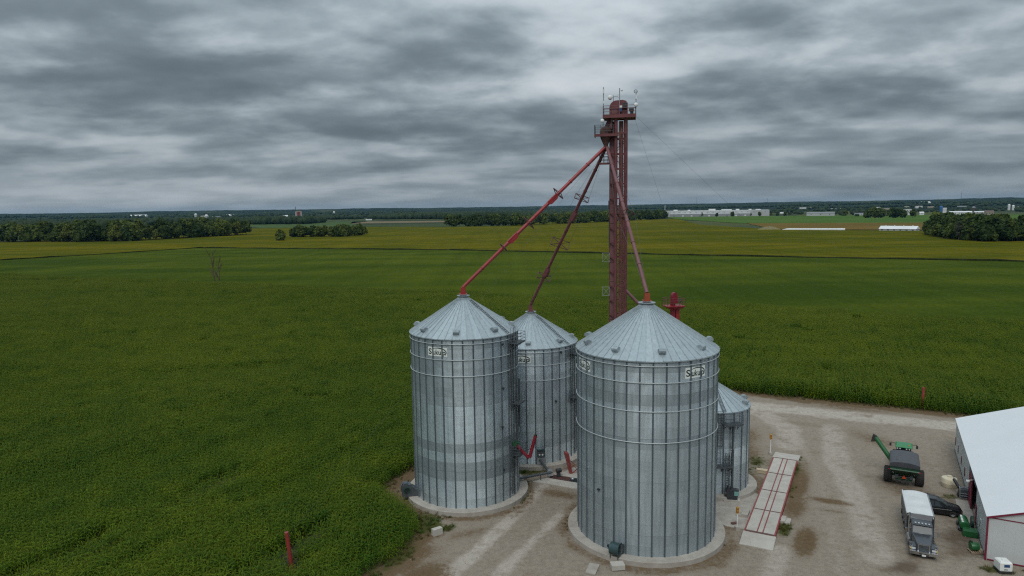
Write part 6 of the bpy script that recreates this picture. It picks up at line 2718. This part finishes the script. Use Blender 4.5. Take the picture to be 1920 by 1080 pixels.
# ================================================================== trees
def crown_mesh(seed, hgt, rad, base, nleaf, m, lobes=9, conical=False, name='crown'):
    """crown of leaf clumps spread over uneven lobes, with a dark knotted inside"""
    r = np.random.default_rng(seed)
    cs, rs = [], []
    for k in range(lobes):
        t = (k + r.random()) / lobes
        z = base + (hgt - base) * (0.16 + 0.72 * t)
        env = rad * (0.45 + 0.75 * math.sin(math.pi * min(1, 0.22 + 0.70 * t)) - (0.55 * t if conical else 0.12 * t))
        a, q = r.uniform(0, 6.28), r.uniform(0.15, 0.72)
        cs.append((env * q * math.cos(a), env * q * math.sin(a), z))
        rs.append(env * r.uniform(0.42, 0.70))
    cs.append((0, 0, base + (hgt - base) * .5))
    rs.append(rad * .72)
    cs, rs = np.array(cs), np.array(rs)
    V, F = [], []
    # inner masses
    for c, q in zip(cs, rs):
        b = MB()
        b.sphere((0, 0, 0), q * .80, 6, sz=0.95)
        o = len(V)
        for v in b.v:
            v = np.array(v) * r.uniform(.8, 1.1) + c
            v[2] = max(v[2], base * .5)
            V.append(v)
        F += [tuple(i + o for i in f) for f in b.f]
    for k in range(nleaf):
        i = r.integers(0, len(cs))
        d = r.normal(size=3)
        d /= np.linalg.norm(d)
        p = cs[i] + d * rs[i] * r.uniform(.78, 1.10) * np.array([1, 1, .95])
        if np.any(np.linalg.norm(p - cs, axis=1) < rs * .72) or p[2] < base * .45:
            continue
        s = rad * r.uniform(.10, .20)
        nrm = d + r.normal(size=3) * .55
        nrm /= np.linalg.norm(nrm)
        a = np.cross(nrm, r.normal(size=3))
        a /= np.linalg.norm(a)
        b_ = np.cross(nrm, a)
        o = len(V)
        V += [p - a * s - b_ * s * .6, p + a * s * .8 - b_ * s * .75, p + a * s + b_ * s * .6, p - a * s * .7 + b_ * s * .8]
        F.append((o, o + 1, o + 2, o + 3))
    me = bpy.data.meshes.new(name)
    me.from_pydata([tuple(v) for v in V], [], F)
    me.materials.append(m)
    return me


def trunk_mesh(seed, h, r0):
    r = random.Random(seed)
    b = MB()
    p = Vector((0, 0, -.3))
    q = Vector((r.uniform(-.2, .2), r.uniform(-.2, .2), h * .45))
    b.tube(p, q, r0, r0 * .7, n=7)
    for k in range(4):
        a = k * 1.57 + r.uniform(-.4, .4)
        e = q + Vector((math.cos(a) * h * .22, math.sin(a) * h * .22, h * r.uniform(.2, .38)))
        b.tube(q, e, r0 * .5, r0 * .18, n=5)
    return b.mesh('trunk', M['bark'])


KIND = {}
for nm, seed, h, rad, base, m, lobes, con in (('round', 1, 18, 6.5, 2.0, 'crown', 10, False), ('tall', 2, 23, 6.0, 3.0, 'crown', 12, False), ('wide', 3, 17, 7.5, 2.2, 'crown', 12, False),
                                              ('yellow', 4, 21, 6.2, 3.0, 'crown_y', 11, False), ('bushy', 5, 9, 5.0, .3, 'crown', 9, False), ('spruce', 6, 17, 3.6, 1.0, 'crown', 9, True),
                                              ('grey', 7, 17, 3.0, 2.0, 'crown_g', 9, False), ('red', 8, 10, 4.5, 1.2, 'crown_r', 8, False), ('upright', 9, 20, 5.0, 2.5, 'crown', 11, False)):
    KIND[nm] = (crown_mesh(seed, h, rad, base, 900, M[m], lobes, con), trunk_mesh(seed, h, .34 if h > 12 else .22), h)


def tree(kind, x, y, h, label, group, z=0.0, wide=1.0):
    cm, tm, hh = KIND[kind]
    s = h / hh
    root = empty('broadleaf_tree' if kind != 'spruce' else 'spruce_tree', (x, y, z - .1), rng.uniform(0, 6.28), label, 'tree', group)
    c = link('crown', cm, root)
    t = link('trunk', tm, root)
    for o in (c, t):
        o.scale = (s * wide, s * wide, s)
    return root


def along(pts, step):
    out = []
    for p, q in zip(pts[:-1], pts[1:]):
        p, q = np.array(p, float), np.array(q, float)
        L = np.hypot(*(q - p))
        n = max(1, int(L / step))
        for i in range(n):
            out.append((p + (q - p) * (i + .5) / n, (q - p) / L))
    return out


tr = random.Random(21)
LW = [(-760, 905), (-659, 884), (-560, 855), (-475, 842), (-452, 895), (-389, 1024)]
for row in range(3):
    for c, d in along(LW, (9.5, 10.5, 12)[row]):
        nrm = np.array([-d[1], d[0]])
        p = c + nrm * (4 + row * 11 + tr.uniform(-3, 3)) + d * tr.uniform(-3, 3)
        k = tr.choice(['round', 'tall', 'wide', 'upright', 'tall', 'yellow'] if row else ['round', 'wide', 'tall', 'upright', 'round', 'upright', 'yellow'])
        h = tr.uniform(18, 29) if row else tr.uniform(13, 25)
        if k == 'yellow':
            tree(k, p[0], p[1], h, 'yellowish green tree in the long wood on the left', 'yellowish trees of the left wood')
        else:
            tree(k, p[0], p[1], h, 'dark green tree in the long wood on the left', 'dark trees of the left wood')
for c, d in along([(-292, 903), (-221, 893), (-205, 945)], 6.2) + along([(-275, 920), (-212, 915)], 9.5):
    p = c + np.array([tr.uniform(-3, 3), tr.uniform(-4, 4)])
    tree(tr.choice(['round', 'wide', 'upright', 'tall']), p[0], p[1], tr.uniform(13, 17.5), 'dark green tree in the small copse amid the yellow field', 'trees of the small copse')
for x, y in ((-285, 912), (-279, 908), (-291, 913)):
    tree('wide', x, y, tr.uniform(12, 15), 'dark green tree in the small copse amid the yellow field', 'trees of the small copse')
tree('yellow', -272, 906, 15, 'pale yellowish tree at the left tip of the small copse', None)
tree('grey', -258, 899, 14, 'pale grey-green tree within the left half of the small copse', None)
tree('bushy', -272.5, 806, 13.2, 'lone dark bushy tree standing in the yellow field', None, wide=.82)
tree('yellow', -268.0, 807.5, 11.5, 'thin yellowish tree close against the lone bushy tree', None, wide=.45)
GR = [(446, 742), (424, 690), (400, 618), (398, 574), (430, 570), (475, 572), (525, 562)]
for row in range(4):
    for c, d in along(GR, (8.5, 9, 10, 12)[row]):
        nrm = np.array([-d[1], d[0]]) * -1
        p = c + nrm * -1 * (2 + row * 10) * np.array([1, 1]) + np.array([tr.uniform(-3, 3), tr.uniform(-3, 3)])
        if p[0] < c[0] - 1 or p[1] < 555:
            p = c + np.array([abs(nrm[0]) * (2 + row * 10), abs(nrm[1]) * (2 + row * 10)])
        tree(tr.choice(['round', 'wide', 'tall', 'wide', 'upright']), p[0], p[1], tr.uniform(12, 16) if row == 0 else tr.uniform(17, 24), 'dark green tree in the grove at the right edge', 'trees of the right grove')
for x, y in ((397, 606), (402, 614)):
    tree('grey', x, y, 19.5, 'pale grey leafless looking tree in front of the right grove', 'grey trees in the right grove', wide=.8)
for c, d in along([(-120, 1308), (3, 1316), (120, 1420), (398, 1765)], 9.0):
    p = c + np.array([tr.uniform(-3, 3), tr.uniform(-1, 8)])
    tree(tr.choice(['round', 'wide', 'tall', 'upright']), p[0], p[1], tr.uniform(19, 26), 'dark tree in the wood behind the elevator tower', 'trees of the wood behind the tower')
for x, y, h, k, lab in ((806, 1536, 25, 'wide', 'big dark tree beside the red-roofed house in the town'), (822, 1526, 23, 'round', 'big dark tree beside the red-roofed house in the town'), (841, 1506, 23, 'wide', 'big dark tree right of the red-roofed house'),
                        (855, 1497, 20, 'round', 'big dark tree right of the red-roofed house'), (866, 1478, 20, 'tall', 'single dark tree in front of the white two storey block'), (905, 1860, 17, 'yellow', 'yellow-green tree left of the big town trees'), (829, 1560, 10, 'red', 'reddish leaved tree between the big town trees')):
    tree(k, x, y, h, lab, 'big town trees' if 'big dark' in lab else None, wide=1.25)
for x in (560, 600, 641, 690, 712, 742, 758, 777):
    y = 2050 - (x - 475) * .29 - 16
    tree(tr.choice(['spruce', 'round']), x, y, tr.uniform(10, 17), 'small dark tree planted before the long warehouse', 'trees before the warehouse')

# bare dead tree in the corn
root = empty('dead_tree', (-139.6, 321.9, 0), 0, 'bare dead tree with forked thin branches standing in the corn', 'tree')
rb = random.Random(5)
b = MB()


def limb(p, d, L, r, lev):
    n = 3
    for i in range(n):
        q = p + d * (L / n)
        b.tube(p, q, r, r * .8, n=5)
        r *= .8
        p = q
        d = (d + Vector((rb.uniform(-.16, .16), rb.uniform(-.16, .16), .05))).normalized()
        for _k in range(2 if lev < 2 else (1 if lev < 3 else 0)):
            e = (d + Vector((rb.uniform(-.8, .8), rb.uniform(-.6, .6), .15))).normalized()
            limb(p, e, L * rb.uniform(.30, .46), r * .72, lev + 1)


limb(Vector((-.6, 0, -.3)), Vector((-.16, 0, 1)).normalized(), 13.5, .28, 0)
limb(Vector((.5, 0, -.3)), Vector((.16, .05, 1)).normalized(), 10.5, .24, 0)
b.build('trunk', M['deadwood'], root)


# far woods as masses of rounded crowns
def ico():
    t = (1 + 5 ** .5) / 2
    v = np.array([(-1, t, 0), (1, t, 0), (-1, -t, 0), (1, -t, 0), (0, -1, t), (0, 1, t), (0, -1, -t), (0, 1, -t), (t, 0, -1), (t, 0, 1), (-t, 0, -1), (-t, 0, 1)], float)
    v /= np.linalg.norm(v[0])
    f = [(0, 11, 5), (0, 5, 1), (0, 1, 7), (0, 7, 10), (0, 10, 11), (1, 5, 9), (5, 11, 4), (11, 10, 2), (10, 7, 6), (7, 1, 8), (3, 9, 4), (3, 4, 2), (3, 2, 6), (3, 6, 8), (3, 8, 9), (4, 9, 5), (2, 4, 11), (6, 2, 10), (8, 6, 7), (9, 8, 1)]
    V, F, mid = [tuple(x) for x in v], [], {}

    def m_(a, c):
        k = (min(a, c), max(a, c))
        if k not in mid:
            p = (np.array(V[a]) + np.array(V[c]))
            V.append(tuple(p / np.linalg.norm(p)))
            mid[k] = len(V) - 1
        return mid[k]
    for a, c, d in f:
        x, y, z = m_(a, c), m_(c, d), m_(d, a)
        F += [(a, x, z), (c, y, x), (d, z, y), (x, y, z)]
    return np.array(V), np.array(F)


IV, IF = ico()


def wood(name, P, R, Hh, label, seed):
    r = np.random.default_rng(seed)
    n = len(P)
    k = len(IV)
    J = r.uniform(.72, 1.28, (n, k, 1))
    V = IV[None] * J * np.stack([R, R, Hh * .58], -1)[:, None, :]
    V = V + np.stack([P[:, 0], P[:, 1], P[:, 2] + Hh * .45], -1)[:, None, :]
    F = IF[None] + (np.arange(n) * k)[:, None, None]
    o = link(name, np_mesh('far_wood', V.reshape(-1, 3), F.reshape(-1, 3), M['far_wood']))
    return tag(o, label, 'wood', kind='stuff')


r = np.random.default_rng(3)


def strip(bands):
    out = []
    for (x0, y0, x1, y1, dep, n, h0, h1) in bands:
        t = r.random(n)
        w_ = r.random(n) * dep
        x, y = x0 + (x1 - x0) * t, y0 + (y1 - y0) * t + w_
        out.append(np.stack([x, y, r.uniform(h0, h1, n)], -1))
    return np.concatenate(out)


S1 = strip([(-1500, 2050, -545, 1790, 160, 520, 13, 21), (-545, 1790, -545, 2000, 10, 30, 15, 20), (-1150, 1500, -700, 1180, 160, 160, 14, 22),
            (-1900, 2100, -900, 1350, 120, 330, 14, 21), (-420, 2500, 60, 1950, 220, 420, 15, 23), (-530, 2480, -350, 2420, 130, 60, 12, 18), (30, 2100, 420, 1850, 100, 160, 14, 20)])
S1[:, 2] *= 1.0
wood('far_wood', np.stack([S1[:, 0], S1[:, 1], np.zeros(len(S1))], -1), r.uniform(5, 8.5, len(S1)), S1[:, 2], 'dark belt of woods beyond the yellow field', 1)
bands = []
for Y0, n in ((2650, 500), (3050, 560), (3500, 620), (4000, 640), (4600, 640)):
    x = -1.0 * Y0
    while x < 1.05 * Y0:
        L = r.uniform(.10, .34) * Y0
        if r.random() < .88:
            bands.append((x, Y0 + r.uniform(-160, 160), x + L, Y0 + r.uniform(-160, 160), r.uniform(50, 200), int(L / 7.5), 11, 18))
        x += L
S2 = strip(bands)
# town side: keep the built-up patches more open
open_ = (S2[:, 0] > 650) & (S2[:, 1] < 3700) & (r.random(len(S2)) < .72)
S2 = S2[~open_]
Z2 = np.maximum(hill_z(S2[:, 0], S2[:, 1]), -.2) * (np.hypot(S2[:, 0], S2[:, 1]) > 3050)
wood('far_wood', np.stack([S2[:, 0], S2[:, 1], Z2], -1), r.uniform(6, 10, len(S2)), S2[:, 2], 'blue-green woods scattered below the hills', 2)
T3 = np.stack([r.uniform(880, 2600, 900), r.uniform(1650, 3400, 900), r.uniform(6, 12, 900)], -1)
ok = (T3[:, 0] / T3[:, 1] > .36) & (T3[:, 0] / T3[:, 1] < .95) & (fbm(T3[:, 0], T3[:, 1], 1 / 160., 8, 3) > .51)
T3 = T3[ok]
wood('far_wood', np.stack([T3[:, 0], T3[:, 1], np.zeros(len(T3))], -1), r.uniform(4, 7, len(T3)), T3[:, 2], 'small dark trees between the houses of the town', 4)

# ================================================================== far buildings
BM = {}
for nm, c in (('white', (.62, .63, .62)), ('pale', (.42, .43, .43)), ('grey', (.26, .27, .28)), ('tan', (.30, .25, .19)), ('brown', (.07, .055, .05)), ('red', (.22, .05, .045)), ('blue', (.03, .12, .32)), ('cream', (.45, .46, .30)),
              ('green', (.05, .16, .13)), ('roof_grey', (.20, .21, .22)), ('roof_white', (.66, .68, .69)), ('roof_red', (.24, .05, .05)), ('glassy', (.05, .06, .07)), ('concrete', (.36, .34, .32)), ('roof_brown', (.12, .085, .07))):
    BM[nm] = mat('far_' + nm, c, .7, var=.08, scale=.05)


def building(name, x, y, w_, h, dep, wallm, roofm, label, cat='building', rz=0.0, flat=False, windows=0, z=0.0, eave=.68, group=None, doors=0):
    root = empty(name, (x, y, z), rz, label, cat, group)
    b = MB()
    he_ = h if flat else h * eave
    b.box((0, dep / 2, he_ / 2 - .2), (w_, dep, he_ + .4))
    b.build('wall', BM[wallm], root)
    b = MB()
    if flat:
        b.box((0, dep / 2, h + .22), (w_ + .3, dep + .3, .4))
    else:
        p = [(-w_ / 2 - .4, -.5, he_), (w_ / 2 + .4, -.5, he_), (w_ / 2 + .4, dep / 2, h), (-w_ / 2 - .4, dep / 2, h), (-w_ / 2 - .4, dep + .5, he_), (w_ / 2 + .4, dep + .5, he_)]
        b.add(p, [(0, 1, 2, 3), (3, 2, 5, 4), (0, 3, 4), (1, 5, 2), (0, 4, 5, 1)])
    b.build('roof', BM[roofm], root)
    if windows:
        for k in range(windows):
            q = MB()
            q.box((-w_ / 2 + w_ * (k + .5) / windows, -.06, he_ * .58), (min(2.2, w_ / windows * .5), .1, min(2.0, he_ * .35)))
            q.build('window', BM['glassy'], root)
    for k in range(doors):
        q = MB()
        q.box((-w_ / 2 + w_ * (k + .3) / max(1, doors), -.06, he_ * .25), (min(4, w_ * .2), .1, he_ * .5))
        q.build('door', BM['roof_grey'], root)
    return root


wz = math.atan2(1990 - 2073, 760 - 475)
wh = building('warehouse', 616, 2060, 300, 17.5, 70, 'pale', 'roof_white', 'very long white warehouse beyond the bright green meadow', 'warehouse', wz, flat=True)
for k in range(18):
    q = MB()
    q.box((-140 + k * 16.4, -.08, 12.5), (4.5, .14, 2.2))
    q.build('window', BM['grey'], wh)
q = MB()
q.box((-20, -9, 4.0), (230, 18, 8.6))
q.build('front_wing', BM['grey'], wh)
q = MB()
q.box((-20, -9, 8.5), (231, 18.6, .5))
q.build('wing_roof', BM['roof_white'], wh)
for k in range(9):
    q = MB()
    q.box((-122 + k * 25.5, -18.1, 2.6), (5, .3, 4.0))
    q.build('loading_door', BM['white'] if k % 3 else BM['roof_grey'], wh)
for k, (x, w2, h2) in enumerate(((-120, 12, 3.2), (-80, 8, 2.5), (-12, 20, 4.5), (30, 30, 3.0), (62, 10, 3.5), (98, 8, 3.0), (120, 14, 2.5))):
    q = MB()
    q.box((x, 25 + (k % 3) * 8, 17.9 + h2 / 2), (w2, 8, h2))
    q.build('roof_unit', BM['white'], wh)
q = MB()
q.tube((-150, -6, 0), (-150, -6, 36), .9, .7, n=10)
q.build('stack', BM['white'], wh)
building('storage_shed', 847, 1878, 70, 11, 26, 'pale', 'roof_grey', 'long grey shed standing alone right of the long warehouse', 'shed', -.5, windows=3)
TOWN = [
    ('long_block', 1690, 3925, 70, 12, 40, 'white', 'roof_white', 'white flat block behind the lone grey shed', 1, 4),
    ('small_house', 942, 2383, 13, 6, 10, 'white', 'roof_white', 'tiny white house beside the long warehouse', 0, 1),
    ('long_block', 1700, 3590, 46, 8, 20, 'pale', 'roof_grey', 'pale low block left of the yellow-green town tree', 1, 3),
    ('shop', 1771, 3313, 21, 12, 15, 'white', 'roof_white', 'white block far behind the big town trees', 1, 2),
    ('glasshouse', 952, 1874, 22, 7, 14, 'pale', 'roof_grey', 'pale sloping shed at the foot of the yellow-green tree', 0, 2),
    ('factory', 1381, 2536, 34, 12, 22, 'tan', 'roof_white', 'pale factory block between the big town trees', 1, 4),
    ('two_storey_block', 1067, 1851, 25, 15, 18, 'white', 'roof_white', 'white two storey block right of the big town trees', 1, 5),
    ('yellow_block', 1990, 3450, 20, 13, 15, 'cream', 'roof_grey', 'yellowish block above the white two storey block', 1, 2),
    ('long_block', 2040, 3431, 30, 14, 20, 'white', 'roof_brown', 'white block with brownish roof behind the town trees', 1, 3),
    ('long_block', 2080, 3400, 29, 11, 18, 'tan', 'roof_white', 'low tan block beside the white brown-roofed block', 1, 3),
    ('gable_house', 1090, 1819, 10, 8.5, 10, 'white', 'roof_white', 'small white gabled house above the right grove', 0, 1),
    ('white_tower_block', 1330, 2104, 10, 15, 10, 'white', 'roof_white', 'narrow white block right of the blue tower', 1, 3),
    ('long_barn', 1189, 1812, 51, 8.5, 16, 'white', 'roof_white', 'long white barn just above the right grove', 0, 6),
    ('sloping_shed', 1317, 1927, 24, 6, 14, 'pale', 'roof_white', 'pale sloping shed right of the brown silo', 0, 2),
    ('house', 1138, 1630, 17, 12, 12, 'tan', 'roof_brown', 'tan house among trees right of the sloping shed', 0, 3),
    ('long_block', 2100, 2850, 17, 9, 12, 'pale', 'roof_grey', 'small pale block at the far right of the town', 1, 1),
    ('long_block', 2330, 3542, 48, 9, 20, 'pale', 'roof_white', 'distant pale low block above the long white barn', 1, 4),
    ('red_house', 989, 1825, 14, 7, 11, 'red', 'roof_red', 'small red-roofed house between the big town trees', 0, 1),
    ('block', 236, 3565, 50, 10, 20, 'white', 'roof_white', 'white distant block seen left of the red spouts', 1, 3),
    ('shed', 253, 3005, 31, 7, 15, 'white', 'roof_white', 'low white shed above the wood behind the tower', 0, 2),
    ('block', 718, 3337, 78, 8, 30, 'pale', 'roof_white', 'long pale roofs behind the wood right of the tower', 1, 4),
    ('farmhouse', -530, 2708, 34, 11, 16, 'white', 'roof_white', 'white farmhouse with a broad roof behind the stubble field', 0, 3),
    ('farm_shed', -481, 2321, 20, 4, 10, 'white', 'roof_white', 'low white shed left of the farmhouse', 0, 1),
    ('farm_shed', -468, 2527, 18, 4, 10, 'white', 'roof_white', 'low white shed right of the farmhouse', 0, 1),
    ('barn', -1131, 2600, 13, 6, 10, 'white', 'roof_white', 'tiny white barn on the edge of the left woods', 0, 1),
    ('green_barn', -1400, 2960, 52, 8, 20, 'green', 'green', 'green roofed barn beside the twin white silos', 0, 2),
    ('barn', -1170, 3550, 32, 14, 20, 'white', 'roof_white', 'white gabled barn left of the red striped elevator', 0, 2),
    ('shed', -1020, 3200, 30, 12, 20, 'pale', 'roof_white', 'pale sheds next to the red striped elevator', 0, 2),
    ('shed', -855, 2840, 45, 7, 14, 'white', 'roof_white', 'low white houses at the foot of the red striped elevator', 0, 4),
]
for nm, x, y, w_, h, dep, wm, rm, lab, fl, nw in TOWN:
    building(nm, x, y, w_, h, dep, wm, rm, lab, 'building', -math.atan2(x, y) * .6, flat=bool(fl), windows=nw)
for (px_, dist, w_, h, lab) in ((-.5433, 5200, 110, 14, 'white roofs on the hillside far to the left'), (-.4105, 5000, 60, 11, 'long white roof on the hillside left of the elevator'), (.605, 5600, 60, 12, 'white buildings on the hillside above the town')):
    x, y = dist * px_ / math.hypot(1, px_), dist / math.hypot(1, px_)
    building('hillside_shed', x, y, w_, h, 30, 'white', 'roof_white', lab, 'building', 0, z=float(hill_z(x, y)), eave=.5)


def silo(name, x, y, r_s, h, m, top, label, dome=True, z=0.0):
    root = empty(name, (x, y, z), 0, label, 'silo')
    b = MB()
    b.lathe([(r_s, -.3), (r_s, h)], 18)
    b.build('shell', BM[m], root, 40)
    b = MB()
    if dome:
        b.lathe([(r_s + .1, h - .1)] + [(r_s * math.cos(t) + .01, h + r_s * .8 * math.sin(t)) for t in [math.pi / 2 * k / 5 for k in range(6)]], 18)
    else:
        b.lathe([(r_s + .2, h - .1), (.3, h + r_s * .6), (.01, h + r_s * .6)], 18)
    b.build('cap', BM[top], root, 40)
    return root


silo('silo', -1358, 2960, 5.5, 26, 'pale', 'roof_white', 'left of the twin white domed silos on the far farm')
silo('silo', -1312, 2960, 7, 20, 'pale', 'roof_white', 'right, wider one of the twin white domed silos on the far farm')
building('farm_block', -1336, 2990, 30, 20, 14, 'pale', 'roof_white', 'white farm block between the twin domed silos', flat=True)
building('farm_block', -1280, 2980, 34, 16, 14, 'grey', 'roof_white', 'grey farm block right of the twin domed silos', flat=True)
# distant elevator with red stripe
root = empty('striped_elevator', (-800, 2590, 0), .3, 'distant concrete grain elevator with a red stripe and a thin mast', 'grain elevator')
for k, m in ((-9, 'concrete'), (-3, 'red'), (3, 'red'), (9, 'concrete')):
    b = MB()
    b.lathe([(3.4, -.3), (3.4, 31), (.01, 31)], 14, Matrix.Translation((k, 0, 0)))
    b.build('silo_cell', BM[m], root, 40)
b = MB()
b.box((0, 0, 33), (22, 6, 4))
b.build('head_house', BM['tan'], root)
b = MB()
b.tube((-11, 0, 31), (-11, 0, 52), .9, .6, n=8)
b.box((-11, 0, 46), (3, 2, 4))
b.build('leg_tower', BM['brown'], root)
silo('white_tower', -1065, 4140, 6, 25, 'white', 'roof_white', 'small white round tower in the woods right of the striped elevator')
silo('blue_tower', 1325, 2114, 4.5, 18, 'blue', 'blue', 'bright blue round tower in the town')
b = MB()
silo('brown_silo', 1367, 2028, 4.8, 15, 'brown', 'roof_grey', 'dark brown silo rising over the right grove')
silo('white_silo', 1790, 2467, 4, 18, 'white', 'roof_white', 'left white silo at the far right skyline')
silo('white_silo', 1800, 2460, 4, 15, 'white', 'roof_white', 'right shorter white silo at the far right skyline')
silo('grey_silo', 500.5, 668, 2.4, 12.3, 'tan', 'roof_white', 'grey-brown silo with a white cap beside the right grove', dome=True)
# barn with red trimmed wall, behind the yellow field
bz = math.atan2(811 - 841, 479.5 - 452)
lb = building('poultry_barn', 466, 826, 41, 6.2, 13, 'pale', 'roof_white', 'long low white barn with roof vents beyond the yellow field', 'barn', bz, eave=.42, windows=6)
for k in range(4):
    b = MB()
    b.box((-15 + k * 10, 6.5, 6.5), (1.0, 1.0, 1.1))
    b.build('ridge_vent', BM['white'], lb)
b = MB()
b.box((0, -.12, 2.45), (41, .1, .35))
b.build('trim', BM['red'], lb)
building('red_roofed_barn', 489, 802, 13, 6, 10, 'green', 'roof_red', 'red-roofed barn end against the right grove', 'barn', bz, eave=.65)
b = MB()
rings = []
p0, p1 = Vector((358, 904, 0)), Vector((426, 873, 0))
d = (p1 - p0).normalized()
nrm = Vector((-d.y, d.x, 0))
for q in range(41):
    t = q / 40
    s = min(1, .12 + q / 4)
    jit = 1 + .05 * math.sin(q * 2.7)
    c = p0 + (p1 - p0) * t
    rings.append([c + nrm * (1.9 * s * jit * math.cos(a)) + Vector((0, 0, 1.0 + 1.7 * s * jit * max(-.5, math.sin(a)))) for a in [2 * math.pi * k / 12 for k in range(12)]])
b.loft(rings)
r0 = tag(b.build('silage_bag', BM['roof_white'], None, 40), 'very long white silage tube lying along the far field edge', 'silage bag')
b = MB()
rg = np.random.default_rng(9)
prof = [(13, -.3), (10, 1.6), (6, 3.4), (2.5, 4.6), (.1, 4.9)]
b.lathe(prof, 18)
b.v = [(x * 1.35 + rg.normal() * .35, y * .7 + rg.normal() * .35, z + rg.normal() * .18) for x, y, z in b.v]
o = tag(b.build('dirt_mound', mat('mound_dirt', (.17, .15, .07), .95, var=.25, scale=.4), None, 60), 'low dirt mound left of the long white silage tube', 'mound')
o.location = (349, 926, 0)
# masts on the skyline
for (t, dist, h, lab) in ((.2706, 5200, 75, 'thin mast on the skyline left of the warehouse'), (.373, 5600, 60, 'stubby tower on the skyline above the warehouse'), (.655, 6000, 70, 'thin mast on the skyline above the right grove'), (.100, 4900, 60, 'thin mast on the skyline left of the elevator tower')):
    x, y = dist * t / math.hypot(1, t), dist / math.hypot(1, t)
    root = empty('mast', (x, y, float(hill_z(x, y))), 0, lab, 'mast', 'far skyline masts')
    b = MB()
    b.tube((0, 0, -2), (0, 0, h), 1.3, .6, n=6)
    b.build('pole', BM['brown'], root)
    b = MB()
    b.box((0, 0, h * .9), (4, 2, h * .06))
    b.build('equipment', BM['grey'], root)

# ================================================================== air
b = MB()
b.box((0, 5400, 64.0), (30000, 18400, 130.4 + 1.8))
hm = bpy.data.materials.new('haze_air')
hm.use_nodes = True
ht = hm.node_tree
for n in list(ht.nodes):
    if n.type == 'BSDF_PRINCIPLED':
        ht.nodes.remove(n)
pvn = ht.nodes.new('ShaderNodeVolumePrincipled')
pvn.inputs['Color'].default_value = (0.26, 0.60, 1.0, 1)
pvn.inputs['Density'].default_value = 0.000018
pvn.inputs['Anisotropy'].default_value = 0.0
ht.links.new(pvn.outputs[0], ht.nodes['Material Output'].inputs['Volume'])
HZO = b.build('haze', hm)
tag(HZO, 'thin blue haze over the far country', 'haze', kind='stuff')
